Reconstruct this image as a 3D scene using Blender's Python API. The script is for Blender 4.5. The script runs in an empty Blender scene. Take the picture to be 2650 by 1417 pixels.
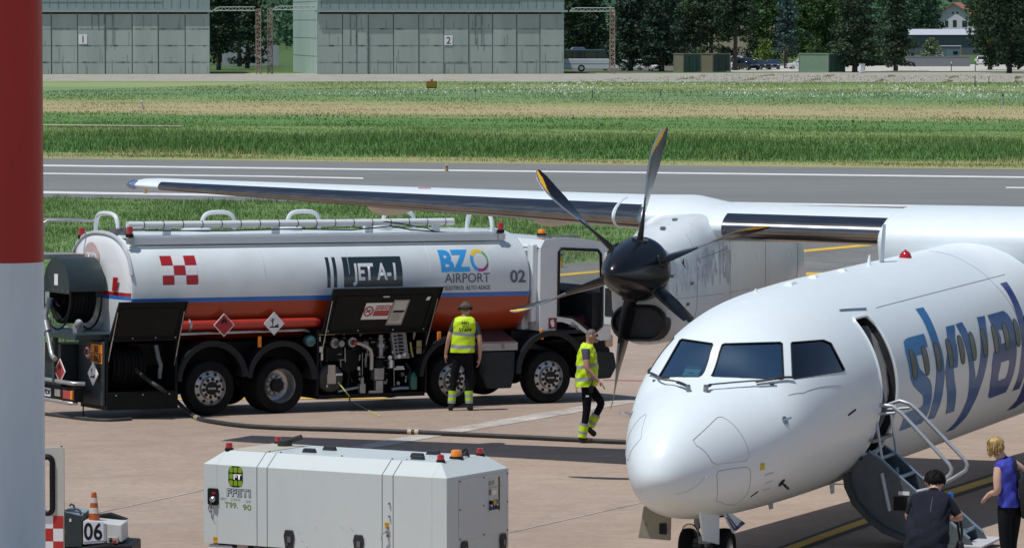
import bpy, bmesh, math, random
import numpy as np
from mathutils import Vector, Matrix, Euler

R = math.radians
rng = random.Random(7)
SC = bpy.context.scene
COL = SC.collection

# ---------------------------------------------------------------- camera, light, exposure
CAM_H = 6.7
FPX = 11500.0                      # focal length in pixels of a 2650 px wide frame
PITCH = math.atan(651.9 / FPX)
cam_d = bpy.data.cameras.new('camera')
cam = bpy.data.objects.new('camera', cam_d)
COL.objects.link(cam)
cam.location = (0, 0, CAM_H)
cam.rotation_euler = (math.pi / 2 - PITCH, 0, 0)
cam_d.sensor_width = 36.0
cam_d.lens = FPX / 2650.0 * 36.0
cam_d.clip_start = 0.5
cam_d.clip_end = 6000.0
SC.camera = cam

SUN_TO = Vector((-0.344, -0.22, 1.0)).normalized()      # towards the sun: behind the camera and to its left
SUN_EL = math.asin(SUN_TO.z)
world = bpy.data.worlds.new('World')
SC.world = world
world.use_nodes = True
wn = world.node_tree.nodes
bg = wn['Background']
sky = wn.new('ShaderNodeTexSky')
sky.sky_type = 'NISHITA'
sky.sun_disc = False
sky.sun_elevation = SUN_EL
sky.sun_rotation = math.atan2(SUN_TO.x, SUN_TO.y)
sky.altitude = 240
sky.air_density = 1.0
sky.dust_density = 0.6
sky.ozone_density = 1.6
world.node_tree.links.new(sky.outputs[0], bg.inputs[0])
bg.inputs[1].default_value = 0.085
sun_d = bpy.data.lights.new('sun', 'SUN')
sun_d.energy = 3.5
sun_d.angle = R(0.53)
sun_d.color = (1.0, 0.985, 0.94)
sun = bpy.data.objects.new('sun', sun_d)
COL.objects.link(sun)
sun.location = (-30, -40, 90)
sun.rotation_euler = SUN_TO.to_track_quat('Z', 'Y').to_euler()
SC.view_settings.view_transform = 'Standard'
SC.view_settings.look = 'None'
SC.view_settings.exposure = 0.0
SC.view_settings.gamma = 1.0
SC.view_settings.use_curve_mapping = False
SC.cycles.max_bounces = 6
SC.cycles.transparent_max_bounces = 12

# ---------------------------------------------------------------- placing helpers
cp_, sp_ = math.cos(PITCH), math.sin(PITCH)

def gz(y):
    """Height of the ground: the apron falls gently away from the terminal."""
    if y < 40: return 0.0136 * 35
    if y < 75: return 0.0136 * (75 - y)
    if y < 85: return -0.023 * (y - 75)
    return -0.23

def ray(u, v):
    x = (u - 1325) / FPX
    w = -(v - 708.5) / FPX
    return Vector((x, cp_ + w * sp_, -sp_ + w * cp_))

def G(u, v, dz=0.0):
    d = ray(u, v)
    z = 0.0
    for _ in range(30):
        t = (z + dz - CAM_H) / d.z
        z = gz(d.y * t)
    t = (z + dz - CAM_H) / d.z
    return Vector((d.x * t, d.y * t, z + dz))

def at(u, v, y):
    d = ray(u, v)
    return Vector((d.x * y / d.y, y, CAM_H + d.z * y / d.y))

# ---------------------------------------------------------------- materials
MATS = {}

def nodes_of(m):
    m.use_nodes = True
    nt = m.node_tree
    return nt, nt.nodes, nt.links, nt.nodes['Principled BSDF']

def sock(node, name):
    return node.inputs[name]

def pm(name, col, rough=0.5, metal=0.0, var=0.12, scale=6.0, bump=0.0, bscale=40.0, coat=0.0, dirt=None, dirt_amt=0.0,
       dirt_scale=2.0, stretch=(1, 1, 1), spec=0.5, rvar=0.0, emit=None, es=0.0):
    """Principled material whose colour and gloss vary with noise."""
    if name in MATS: return MATS[name]
    m = bpy.data.materials.new(name)
    nt, N, L, P = nodes_of(m)
    P.inputs['Roughness'].default_value = rough
    P.inputs['Metallic'].default_value = metal
    P.inputs['Specular IOR Level'].default_value = spec
    P.inputs['Coat Weight'].default_value = coat
    P.inputs['Coat Roughness'].default_value = 0.06
    tc = N.new('ShaderNodeTexCoord')
    mp = N.new('ShaderNodeMapping')
    mp.inputs['Scale'].default_value = stretch
    L.new(tc.outputs['Object'], mp.inputs[0])
    nz = N.new('ShaderNodeTexNoise')
    nz.inputs['Scale'].default_value = scale
    nz.inputs['Detail'].default_value = 6
    nz.inputs['Roughness'].default_value = 0.6
    L.new(mp.outputs[0], nz.inputs[0])
    rp = N.new('ShaderNodeValToRGB')
    c = Vector(col[:3])
    a, b = c * (1 - var), c * (1 + var)
    rp.color_ramp.elements[0].color = (a.x, a.y, a.z, 1)
    rp.color_ramp.elements[1].color = (min(b.x, 1), min(b.y, 1), min(b.z, 1), 1)
    rp.color_ramp.elements[0].position = 0.3
    rp.color_ramp.elements[1].position = 0.7
    L.new(nz.outputs['Fac'], rp.inputs[0])
    out = rp.outputs[0]
    if dirt is not None:
        n2 = N.new('ShaderNodeTexNoise')
        n2.inputs['Scale'].default_value = dirt_scale
        n2.inputs['Detail'].default_value = 8
        n2.inputs['Roughness'].default_value = 0.7
        L.new(mp.outputs[0], n2.inputs[0])
        r2 = N.new('ShaderNodeValToRGB')
        r2.color_ramp.elements[0].position = 0.45
        r2.color_ramp.elements[1].position = 0.75
        r2.color_ramp.elements[0].color = (0, 0, 0, 1)
        r2.color_ramp.elements[1].color = (dirt_amt,) * 3 + (1,)
        L.new(n2.outputs['Fac'], r2.inputs[0])
        mx = N.new('ShaderNodeMix')
        mx.data_type = 'RGBA'
        L.new(r2.outputs[0], mx.inputs['Factor'])
        L.new(out, mx.inputs['A'])
        mx.inputs['B'].default_value = (*dirt, 1)
        out = mx.outputs['Result']
    L.new(out, P.inputs['Base Color'])
    if rvar > 0:
        mr = N.new('ShaderNodeMapRange')
        mr.inputs['To Min'].default_value = max(0.02, rough - rvar)
        mr.inputs['To Max'].default_value = rough + rvar
        L.new(nz.outputs['Fac'], mr.inputs['Value'])
        L.new(mr.outputs[0], P.inputs['Roughness'])
    if bump > 0:
        n3 = N.new('ShaderNodeTexNoise')
        n3.inputs['Scale'].default_value = bscale
        n3.inputs['Detail'].default_value = 4
        L.new(mp.outputs[0], n3.inputs[0])
        bp = N.new('ShaderNodeBump')
        bp.inputs['Strength'].default_value = bump
        bp.inputs['Distance'].default_value = 0.02
        L.new(n3.outputs['Fac'], bp.inputs['Height'])
        L.new(bp.outputs[0], P.inputs['Normal'])
    if emit:
        P.inputs['Emission Color'].default_value = (*emit, 1)
        P.inputs['Emission Strength'].default_value = es
    MATS[name] = m
    return m

def glass_mat(name, tint, refl=0.12, rough=0.02, tintg=(0.95, 0.97, 1.0)):
    if name in MATS: return MATS[name]
    m = bpy.data.materials.new(name)
    m.use_nodes = True
    nt = m.node_tree
    N, L = nt.nodes, nt.links
    N.remove(N['Principled BSDF'])
    tr = N.new('ShaderNodeBsdfTransparent')
    tr.inputs[0].default_value = (*tint, 1)
    gl = N.new('ShaderNodeBsdfGlossy')
    gl.inputs['Roughness'].default_value = rough
    gl.inputs['Color'].default_value = (*tintg, 1)
    fr = N.new('ShaderNodeLayerWeight')
    fr.inputs['Blend'].default_value = 0.5
    pw = N.new('ShaderNodeMath'); pw.operation = 'POWER'; pw.inputs[1].default_value = 4.0
    L.new(fr.outputs['Facing'], pw.inputs[0])
    mr = N.new('ShaderNodeMapRange')
    mr.inputs['To Min'].default_value = refl
    mr.inputs['To Max'].default_value = 0.9
    L.new(pw.outputs[0], mr.inputs['Value'])
    mx = N.new('ShaderNodeMixShader')
    L.new(mr.outputs[0], mx.inputs[0])
    L.new(tr.outputs[0], mx.inputs[1])
    L.new(gl.outputs[0], mx.inputs[2])
    L.new(mx.outputs[0], N['Material Output'].inputs['Surface'])
    MATS[name] = m
    return m

# ---------------------------------------------------------------- mesh builder
class MB:
    def __init__(self):
        self.v, self.f, self.mi = [], [], []
        self.cur = 0
        self.M = Matrix.Identity(4)
    def add(self, verts, faces):
        o = len(self.v)
        for p in verts: self.v.append(tuple(self.M @ Vector(p)))
        for f in faces:
            self.f.append(tuple(i + o for i in f))
            self.mi.append(self.cur)
        return o
    def box(self, x0, x1, y0, y1, z0, z1):
        self.add([(x0,y0,z0),(x1,y0,z0),(x1,y1,z0),(x0,y1,z0),(x0,y0,z1),(x1,y0,z1),(x1,y1,z1),(x0,y1,z1)],
                 [(3,2,1,0),(4,5,6,7),(0,1,5,4),(1,2,6,5),(2,3,7,6),(3,0,4,7)])
    def cbox(self, c, s):
        self.box(c[0]-s[0]/2, c[0]+s[0]/2, c[1]-s[1]/2, c[1]+s[1]/2, c[2]-s[2]/2, c[2]+s[2]/2)
    def cyl(self, p0, p1, r0, r1=None, n=16, caps=True):
        if r1 is None: r1 = r0
        p0, p1 = Vector(p0), Vector(p1)
        d = (p1 - p0).normalized()
        a = d.orthogonal().normalized()
        b = d.cross(a)
        vs = []
        for p, r in ((p0, r0), (p1, r1)):
            for i in range(n):
                t = 2 * math.pi * i / n
                vs.append(p + (a * math.cos(t) + b * math.sin(t)) * r)
        fs = [(i, (i+1) % n, n + (i+1) % n, n + i) for i in range(n)]
        if caps: fs += [tuple(range(n))[::-1], tuple(range(n, 2*n))]
        self.add(vs, fs)
    def tube(self, pts, r, n=10, closed=False, rs=None):
        pts = [Vector(p) for p in pts]
        m = len(pts)
        vs = []
        ref = None
        for i, p in enumerate(pts):
            if closed:
                d = pts[(i+1) % m] - pts[i-1]
            else:
                d = pts[min(i+1, m-1)] - pts[max(i-1, 0)]
            if d.length < 1e-9: d = Vector((0, 0, 1))
            d.normalize()
            if ref is None or abs(ref.dot(d)) > 0.95:
                ref = d.orthogonal().normalized() if ref is None else ref
            a = (ref - d * ref.dot(d))
            if a.length < 1e-5: a = d.orthogonal()
            a.normalize()
            ref = a
            b = d.cross(a)
            rr = rs[i] if rs else r
            for k in range(n):
                t = 2 * math.pi * k / n
                vs.append(p + (a * math.cos(t) + b * math.sin(t)) * rr)
        fs = []
        for i in range(m if closed else m - 1):
            j = (i + 1) % m
            for k in range(n):
                fs.append((i*n+k, i*n+(k+1) % n, j*n+(k+1) % n, j*n+k))
        if not closed:
            fs += [tuple(range(n))[::-1], tuple(range((m-1)*n, m*n))]
        self.add(vs, fs)
    def lathe(self, prof, o=(0,0,0), ax=(0,0,1), n=32, a0=0.0, a1=2*math.pi):
        """prof: list of (radius, height along the axis)."""
        o, d = Vector(o), Vector(ax).normalized()
        a = d.orthogonal().normalized()
        b = d.cross(a)
        full = abs(a1 - a0 - 2*math.pi) < 1e-6
        cnt = n if full else n + 1
        vs = []
        for r, h in prof:
            for i in range(cnt):
                t = a0 + (a1 - a0) * i / n
                vs.append(o + d * h + (a * math.cos(t) + b * math.sin(t)) * max(r, 1e-5))
        fs = []
        for j in range(len(prof) - 1):
            for i in range(n):
                k = (i + 1) % cnt
                fs.append((j*cnt+i, j*cnt+k, (j+1)*cnt+k, (j+1)*cnt+i))
        self.add(vs, fs)
    def prism(self, poly, fn0, fn1):
        """poly: 2D outline; fn0/fn1 map a 2D point to the two end faces."""
        n = len(poly)
        vs = [fn0(p) for p in poly] + [fn1(p) for p in poly]
        fs = [tuple(range(n))[::-1], tuple(range(n, 2*n))] + [(i, (i+1) % n, n + (i+1) % n, n + i) for i in range(n)]
        self.add(vs, fs)
    def xz(self, poly, y0, y1):
        self.prism(poly, lambda p: (p[0], y0, p[1]), lambda p: (p[0], y1, p[1]))
    def yz(self, poly, x0, x1):
        self.prism(poly, lambda p: (x0, p[0], p[1]), lambda p: (x1, p[0], p[1]))
    def xy(self, poly, z0, z1):
        self.prism(poly, lambda p: (p[0], p[1], z0), lambda p: (p[0], p[1], z1))
    def loft(self, rings, caps=True, closed=True):
        n = len(rings[0])
        vs = [p for r in rings for p in r]
        fs = []
        for j in range(len(rings) - 1):
            for i in range(n if closed else n - 1):
                k = (i + 1) % n
                fs.append((j*n+i, j*n+k, (j+1)*n+k, (j+1)*n+i))
        if caps: fs += [tuple(range(n))[::-1], tuple(range((len(rings)-1)*n, len(rings)*n))]
        self.add(vs, fs)
    def ball(self, c, r, n=16, m=10, sx=1, sy=1, sz=1):
        vs, fs = [], []
        for j in range(m + 1):
            ph = math.pi * j / m
            for i in range(n):
                t = 2 * math.pi * i / n
                vs.append((c[0] + r*sx*math.sin(ph)*math.cos(t), c[1] + r*sy*math.sin(ph)*math.sin(t), c[2] + r*sz*math.cos(ph)))
        for j in range(m):
            for i in range(n):
                k = (i+1) % n
                fs.append((j*n+i, (j+1)*n+i, (j+1)*n+k, j*n+k))
        self.add(vs, fs)
    def build(self, name, mats, parent=None, smooth=40, bevel=0.0, seg=2, loc=None, fix=True, merge=False):
        me = bpy.data.meshes.new(name)
        me.from_pydata(self.v, [], self.f)
        if not isinstance(mats, (list, tuple)): mats = [mats]
        for m in mats: me.materials.append(m)
        me.polygons.foreach_set('material_index', self.mi)
        if fix:
            bm = bmesh.new()
            bm.from_mesh(me)
            if merge: bmesh.ops.remove_doubles(bm, verts=bm.verts, dist=1e-4)
            bmesh.ops.recalc_face_normals(bm, faces=bm.faces)
            bm.to_mesh(me)
            bm.free()
        if smooth:
            me.polygons.foreach_set('use_smooth', [True] * len(me.polygons))
            me.set_sharp_from_angle(angle=R(smooth))
        me.update()
        o = bpy.data.objects.new(name, me)
        COL.objects.link(o)
        if parent is not None: o.parent = parent
        if loc is not None: o.location = loc
        if bevel:
            b = o.modifiers.new('bevel', 'BEVEL')
            b.width = bevel
            b.segments = seg
            b.limit_method = 'ANGLE'
            b.angle_limit = R(35)
        return o

def tag(o, label=None, cat=None, group=None, kind=None):
    if label: o['label'] = label
    if cat: o['category'] = cat
    if group: o['group'] = group
    if kind: o['kind'] = kind
    return o

def thing(name, label, cat, loc=(0,0,0), rz=0.0, group=None, M=None):
    o = bpy.data.objects.new(name, None)
    o.empty_display_size = 0.2
    COL.objects.link(o)
    if M is not None: o.matrix_world = M
    else:
        o.location = loc
        o.rotation_euler = (0, 0, rz)
    return tag(o, label, cat, group)

def copy_tree(o, parent=None):
    c = o.copy()
    COL.objects.link(c)
    if parent is not None: c.parent = parent
    for ch in list(o.children): copy_tree(ch, c)
    return c

def text_bm(s, size, cuts=0.0, bold=0.0, space=1.0):
    """Filled lettering in the XY plane, its left end at 0 on the base line; optional cuts so that it can be wrapped."""
    cu = bpy.data.curves.new('lettering', 'FONT')
    cu.body = s
    cu.size = size
    cu.offset = bold
    cu.space_character = space
    cu.resolution_u = 3
    cu.fill_mode = 'FRONT'
    ob = bpy.data.objects.new('lettering', cu)
    COL.objects.link(ob)
    bpy.context.view_layer.update()
    dg = bpy.context.evaluated_depsgraph_get()
    me = bpy.data.meshes.new_from_object(ob.evaluated_get(dg))
    bm = bmesh.new()
    bm.from_mesh(me)
    bpy.data.objects.remove(ob)
    bpy.data.curves.remove(cu)
    bpy.data.meshes.remove(me)
    if cuts:
        cut_bm(bm, cuts)
    return bm

def cut_bm(bm, step, axis=1):
    vals = [v.co[axis] for v in bm.verts]
    if not vals: return
    lo, hi = min(vals), max(vals)
    n = Vector((0, 0, 0)); n[axis] = 1
    k = math.floor(lo / step) + 1
    while k * step < hi:
        co = Vector((0, 0, 0)); co[axis] = k * step
        bmesh.ops.bisect_plane(bm, geom=list(bm.verts) + list(bm.edges) + list(bm.faces), plane_co=co, plane_no=n)
        k += 1

def bm_obj(name, bm, mats, parent=None, fn=None, smooth=0):
    """bmesh -> object; fn maps (x, y) of the flat outline to its place on the thing."""
    if fn:
        for v in bm.verts: v.co = Vector(fn(v.co.x, v.co.y))
    me = bpy.data.meshes.new(name)
    bm.to_mesh(me)
    bm.free()
    if not isinstance(mats, (list, tuple)): mats = [mats]
    for m in mats: me.materials.append(m)
    if smooth:
        me.polygons.foreach_set('use_smooth', [True] * len(me.polygons))
    o = bpy.data.objects.new(name, me)
    COL.objects.link(o)
    if parent is not None: o.parent = parent
    return o

def text(s, size, mat, parent, fn, name='lettering', bold=0.0, width=None, cuts=0.0, space=1.0):
    bm = text_bm(s, size, cuts, bold, space)
    if width and len(bm.verts):
        w0 = max(v.co.x for v in bm.verts)
        x0 = min(v.co.x for v in bm.verts)
        for v in bm.verts: v.co.x = (v.co.x - x0) * width / (w0 - x0)
    return bm_obj(name, bm, mat, parent, fn)

def poly_bm(outline, holes=()):
    """Filled 2D outline with holes."""
    bm = bmesh.new()
    es = []
    for loop in (outline, *holes):
        vs = [bm.verts.new((p[0], p[1], 0)) for p in loop]
        for i in range(len(vs)): es.append(bm.edges.new((vs[i], vs[(i+1) % len(vs)])))
    bmesh.ops.triangle_fill(bm, edges=es, use_beauty=True)
    return bm

def smooth_poly(pts, n=2):
    for _ in range(n):
        q = []
        for i in range(len(pts)):
            a, b = Vector(pts[i]), Vector(pts[(i+1) % len(pts)])
            q += [a * 0.75 + b * 0.25, a * 0.25 + b * 0.75]
        pts = q
    return [tuple(p) for p in pts]

def rrect(x0, x1, y0, y1, r, n=5):
    pts = []
    for cx, cy, a in ((x1-r, y1-r, 0), (x0+r, y1-r, 90), (x0+r, y0+r, 180), (x1-r, y0+r, 270)):
        for i in range(n + 1):
            t = R(a + 90 * i / n)
            pts.append((cx + r * math.cos(t), cy + r * math.sin(t)))
    return pts

def curve_pts(pts, k=8):
    P = [Vector(p) for p in pts]; out = []
    for i in range(len(P)-1):
        p0, p1, p2, p3 = P[max(i-1, 0)], P[i], P[i+1], P[min(i+2, len(P)-1)]
        for j in range(k):
            t = j/k
            out.append(.5*((2*p1) + (p2-p0)*t + (2*p0-5*p1+4*p2-p3)*t*t + (3*p1-p0-3*p2+p3)*t**3))
    out.append(P[-1]); return out

# common materials
WHITE = pm('white_paint', (0.74, 0.79, 0.80), 0.32, var=0.03, coat=0.25, dirt=(0.5, 0.49, 0.46), dirt_amt=0.12, rvar=0.06)
BLACK = pm('black_paint', (0.012, 0.0135, 0.015), 0.42, var=0.3, dirt=(0.04, 0.04, 0.037), dirt_amt=0.5, spec=.3)
RUBBER = pm('tyre_rubber', (0.0075, 0.008, 0.0085), 0.8, var=0.3, bump=0.2, dirt=(0.028, 0.025, 0.022), dirt_amt=0.3, spec=.18)
STEEL = pm('bare_steel', (0.55, 0.56, 0.57), 0.33, 1.0, var=0.15, rvar=0.12)
DKSTEEL = pm('dull_steel', (0.25, 0.26, 0.27), 0.45, 0.9, var=0.3, rvar=0.15)
REDLENS = pm('red_lens', (0.42, 0.012, 0.012), 0.15, var=0.1, coat=0.6)
ORANGE = pm('amber_lens', (0.85, 0.24, 0.01), 0.2, var=0.1, coat=0.5)
SIGNWHITE = pm('sign_white', (0.8, 0.8, 0.8), 0.45, var=0.04)
INK = pm('ink_black', (0.009, 0.009, 0.011), 0.5, var=0.1, spec=.25)
# ---------------------------------------------------------------- ground, runway, markings, grass
def ground_mat(name, c0, c1, big=0.08, fine=9.0, rough=0.85, streak=(1, 1, 1), speck=0.25, bump=0.15, patch=0.3, pcol=None):
    if name in MATS: return MATS[name]
    m = bpy.data.materials.new(name)
    nt, N, L, P = nodes_of(m)
    P.inputs['Roughness'].default_value = rough
    P.inputs['Specular IOR Level'].default_value = 0.25
    tc = N.new('ShaderNodeTexCoord')
    mp = N.new('ShaderNodeMapping'); mp.inputs['Scale'].default_value = streak
    L.new(tc.outputs['Object'], mp.inputs[0])
    def noise(s, d=6, r=0.6):
        n = N.new('ShaderNodeTexNoise')
        n.inputs['Scale'].default_value = s; n.inputs['Detail'].default_value = d; n.inputs['Roughness'].default_value = r
        L.new(mp.outputs[0], n.inputs[0])
        return n.outputs['Fac']
    def ramp(f, p0, p1, a, b):
        r = N.new('ShaderNodeValToRGB')
        e = r.color_ramp.elements
        e[0].position, e[1].position = p0, p1
        e[0].color = (*a, 1); e[1].color = (*b, 1)
        L.new(f, r.inputs[0])
        return r.outputs[0]
    def mix(mode, fac, a, b):
        x = N.new('ShaderNodeMix'); x.data_type = 'RGBA'; x.blend_type = mode
        if isinstance(fac, float): x.inputs['Factor'].default_value = fac
        else: L.new(fac, x.inputs['Factor'])
        for s, val in (('A', a), ('B', b)):
            if isinstance(val, tuple): x.inputs[s].default_value = (*val, 1)
            else: L.new(val, x.inputs[s])
        return x.outputs['Result']
    col = ramp(noise(big, 8, 0.65), 0.35, 0.65, c0, c1)
    if pcol:
        pf = ramp(noise(big * 3.1, 10, 0.7), 0.52, 0.68, (0, 0, 0), (patch,) * 3)
        col = mix('MIX', pf, col, pcol)
    col = mix('OVERLAY', speck, col, ramp(noise(fine, 3, 0.7), 0.3, 0.7, (0.25,) * 3, (0.75,) * 3))
    col = mix('OVERLAY', speck * 0.8, col, ramp(noise(fine * 0.17, 4, 0.7), 0.35, 0.65, (0.3,) * 3, (0.7,) * 3))
    L.new(col, P.inputs['Base Color'])
    if bump:
        b = N.new('ShaderNodeBump'); b.inputs['Strength'].default_value = bump; b.inputs['Distance'].default_value = 0.02
        L.new(noise(fine, 5, 0.7), b.inputs['Height'])
        L.new(b.outputs[0], P.inputs['Normal'])
    MATS[name] = m
    return m

APRON = ground_mat('apron_concrete', (0.315, 0.236, 0.184), (0.395, 0.307, 0.246), 0.10, 16.0, streak=(0.6, 0.75, 1), speck=0.24, patch=0.35, pcol=(0.44, 0.36, 0.30))
ASPH = ground_mat('runway_asphalt', (0.165, 0.17, 0.17), (0.205, 0.21, 0.207), 0.05, 5.0, streak=(0.08, 1, 1), speck=0.2, patch=0.3, pcol=(0.25, 0.245, 0.235))
TAXI = ground_mat('taxiway_asphalt', (0.155, 0.155, 0.15), (0.20, 0.198, 0.19), 0.15, 8.0, speck=0.35, patch=0.35, pcol=(0.24, 0.235, 0.22))
SOIL = ground_mat('meadow_soil', (0.055, 0.105, 0.028), (0.085, 0.14, 0.04), 0.2, 6.0, speck=0.3)
GRAVEL = ground_mat('gravel', (0.44, 0.42, 0.38), (0.55, 0.52, 0.46), 0.3, 7.0, speck=0.35, patch=0.35, pcol=(0.25, 0.26, 0.14))
SLAB = ground_mat('old_concrete', (0.31, 0.29, 0.25), (0.41, 0.38, 0.33), 0.35, 5.0, streak=(0.6, 1, 1), speck=0.5, patch=0.95, pcol=(0.16, 0.17, 0.07))
LINEW = pm('runway_white', (0.70, 0.70, 0.69), 0.7, var=0.1, scale=3, dirt=(0.3, 0.3, 0.29), dirt_amt=0.5)
LINEOLD = ground_mat('worn_white', (0.36, 0.30, 0.25), (0.50, 0.48, 0.455), 0.9, 12.0, speck=0.5)
LINEY = pm('taxi_yellow', (0.74, 0.45, 0.03), 0.65, var=0.12, scale=3, dirt=(0.3, 0.22, 0.08), dirt_amt=0.4)
LINEK = pm('border_black', (0.035, 0.033, 0.032), 0.7, var=0.2)
LINER = pm('worn_red', (0.42, 0.12, 0.09), 0.7, var=0.2)

def sheet(name, pts, dz, mat, kind='structure'):
    bm = bmesh.new()
    bm.faces.new([bm.verts.new((p[0], p[1], 0)) for p in pts])
    for yb in (40, 75, 85):
        bmesh.ops.bisect_plane(bm, geom=list(bm.verts)+list(bm.edges)+list(bm.faces), plane_co=(0, yb, 0), plane_no=(0, 1, 0))
    for v in bm.verts: v.co.z = gz(v.co.y) + dz
    bmesh.ops.triangulate(bm, faces=bm.faces)
    bmesh.ops.recalc_face_normals(bm, faces=bm.faces)
    if sum(f.normal.z for f in bm.faces) < 0: bmesh.ops.reverse_faces(bm, faces=bm.faces)
    o = bm_obj(name, bm, mat)
    return tag(o, kind=kind)

def gxy(*uv): return [G(u, v).xy for u, v in uv]

GBASE = sheet('ground', [(-2500, -300), (2500, -300), (2500, 5500), (-2500, 5500)], 0, SOIL)
sheet('apron', [(-90, -60), (90, -60), *gxy((3400, 735), (2650, 740), (1470, 765), (1300, 772), (730, 882), (113, 886)), (-60, G(113, 888).y)], 0.004, APRON)
sheet('taxiway', gxy((-900, 784), (115, 785), (720, 779), (1300, 770.5), (1470, 763), (2650, 739), (3400, 734), (3400, 545), (2700, 580), (2310, 609), (2100, 627), (1470, 683), (900, 722), (115, 746), (-900, 790 - 60)), 0.008, TAXI)
sheet('runway', gxy((-1500, 390.5), (113, 408.5), (2650, 437), (4500, 458), (4500, 590), (2650, 556), (113, 511), (-1500, 480)), 0.004, ASPH)

def strip(name, pts, th, dz, mat, n=14):
    """A painted marking: pts is its upper edge as seen, th its height in the picture."""
    up, lo = [], []
    for (u0, v0), (u1, v1) in zip(pts[:-1], pts[1:]):
        for i in range(n):
            t = i / n
            u, v = u0 + (u1-u0)*t, v0 + (v1-v0)*t
            up.append(G(u, v)); lo.append(G(u, v + th))
    up.append(G(*pts[-1])); lo.append(G(pts[-1][0], pts[-1][1] + th))
    m = MB()
    k = len(up)
    vs = [(p.x, p.y, gz(p.y) + dz) for p in up + lo]
    m.add(vs, [(i, i+1, k+i+1, k+i) for i in range(k-1)])
    o = m.build(name, mat, smooth=0)
    if sum(p.normal.z for p in o.data.polygons) < 0: o.data.flip_normals()
    return tag(o, kind='structure')

strip('runway_line', [(-1200, 410), (113, 426.5), (2650, 457), (4000, 473)], 4.0, 0.010, LINEW)
strip('runway_line', [(-1200, 432), (113, 447.5), (700, 455), (940, 460)], 3.4, 0.010, LINEW)
strip('runway_line', [(2603, 484), (3600, 497)], 3.4, 0.010, LINEW)
strip('runway_line', [(-1200, 475), (113, 495), (2650, 535), (4000, 556)], 5.5, 0.010, LINEW)
strip('meadow_line', [(113, 326), (470, 329)], 1.6, 0.10, LINEOLD)
strip('taxi_line', [(600, 768), (1000, 745), (1430, 711), (1560, 700), (1800, 676), (2094, 646), (2310, 626), (2800, 580)], 6.0, 0.016, LINEY)
strip('taxi_line', [(2086, 706), (2400, 704)], 8.0, 0.016, LINEY)
strip('apron_line', [(-300, 1036), (113, 1034), (1000, 1029)], 3.2, 0.012, LINEY)
yl = [(1700, 1541), (1985, 1435), (2150, 1374), (2268, 1332), (2441, 1274), (2570, 1233), (2900, 1130)]
strip('guide_line_border', [(u, v - 8) for u, v in yl], 30, 0.010, LINEK)
strip('guide_line', yl, 14.5, 0.015, LINEY)
strip('slab_joint', [(200, 1338), (545, 1263), (900, 1192)], 1.5, 0.010, LINEOLD)
strip('slab_joint', [(1100, 1432), (1320, 1377), (1700, 1291), (2100, 1205)], 1.5, 0.010, LINEOLD)
strip('faded_stripe', [(820, 1180), (905, 1157), (1180, 1106), (1450, 1060), (1660, 1024)], 15, 0.010, LINEOLD)
strip('red_line', [(1560, 982), (1700, 985)], 2.0, 0.010, LINER)

# runway frame: local X along the runway, local Y away from the camera
RP0 = G(1325, 423)
RDIR = (G(2650, 437) - G(113, 408.5)); RDIR.z = 0; RDIR.normalize()
RNRM = Vector((-RDIR.y, RDIR.x, 0))
RANG = math.atan2(RDIR.y, RDIR.x)
def tof(u, v):
    return (G(u, v) - RP0).dot(RNRM)

def band_mat(name, stops, tmax, rnd=0.35, base=1.0, rough=0.8):
    """Meadow colour that runs in mown bands parallel to the runway; every blade differs a little."""
    m = bpy.data.materials.new(name)
    nt, N, L, P = nodes_of(m)
    P.inputs['Roughness'].default_value = rough
    P.inputs['Specular IOR Level'].default_value = 0.2
    tc = N.new('ShaderNodeTexCoord')
    sx = N.new('ShaderNodeSeparateXYZ'); L.new(tc.outputs['Object'], sx.inputs[0])
    mp = N.new('ShaderNodeMapping'); mp.inputs['Scale'].default_value = (0.05, 0.16, 0); L.new(tc.outputs['Object'], mp.inputs[0])
    nz = N.new('ShaderNodeTexNoise'); nz.inputs['Scale'].default_value = 1.0; nz.inputs['Detail'].default_value = 8; nz.inputs['Roughness'].default_value = 0.7
    L.new(mp.outputs[0], nz.inputs[0])
    ad = N.new('ShaderNodeMath'); ad.operation = 'MULTIPLY_ADD'
    L.new(nz.outputs['Fac'], ad.inputs[0]); ad.inputs[1].default_value = tmax * 0.17; L.new(sx.outputs[1], ad.inputs[2])
    dv = N.new('ShaderNodeMath'); dv.operation = 'DIVIDE'; L.new(ad.outputs[0], dv.inputs[0]); dv.inputs[1].default_value = tmax
    rp = N.new('ShaderNodeValToRGB')
    el = rp.color_ramp.elements
    while len(el) < len(stops): el.new(0.5)
    for e, (p, c) in zip(el, stops):
        e.position = min(1, max(0, p + 0.085)); e.color = (*[x * base for x in c], 1)
    L.new(dv.outputs[0], rp.inputs[0])
    ge = N.new('ShaderNodeNewGeometry')
    hs = N.new('ShaderNodeHueSaturation')
    mr = N.new('ShaderNodeMapRange'); mr.inputs['To Min'].default_value = 1 - rnd; mr.inputs['To Max'].default_value = 1 + rnd
    L.new(ge.outputs['Random Per Island'], mr.inputs['Value']); L.new(mr.outputs[0], hs.inputs['Value'])
    n2 = N.new('ShaderNodeTexNoise'); n2.inputs['Scale'].default_value = 0.35; n2.inputs['Detail'].default_value = 5; L.new(tc.outputs['Object'], n2.inputs[0])
    mh = N.new('ShaderNodeMapRange'); mh.inputs['To Min'].default_value = 0.485; mh.inputs['To Max'].default_value = 0.515
    L.new(n2.outputs['Fac'], mh.inputs['Value']); L.new(mh.outputs[0], hs.inputs['Hue'])
    L.new(rp.outputs[0], hs.inputs['Color'])
    L.new(hs.outputs[0], P.inputs['Base Color'])
    MATS[name] = m
    return m

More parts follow.
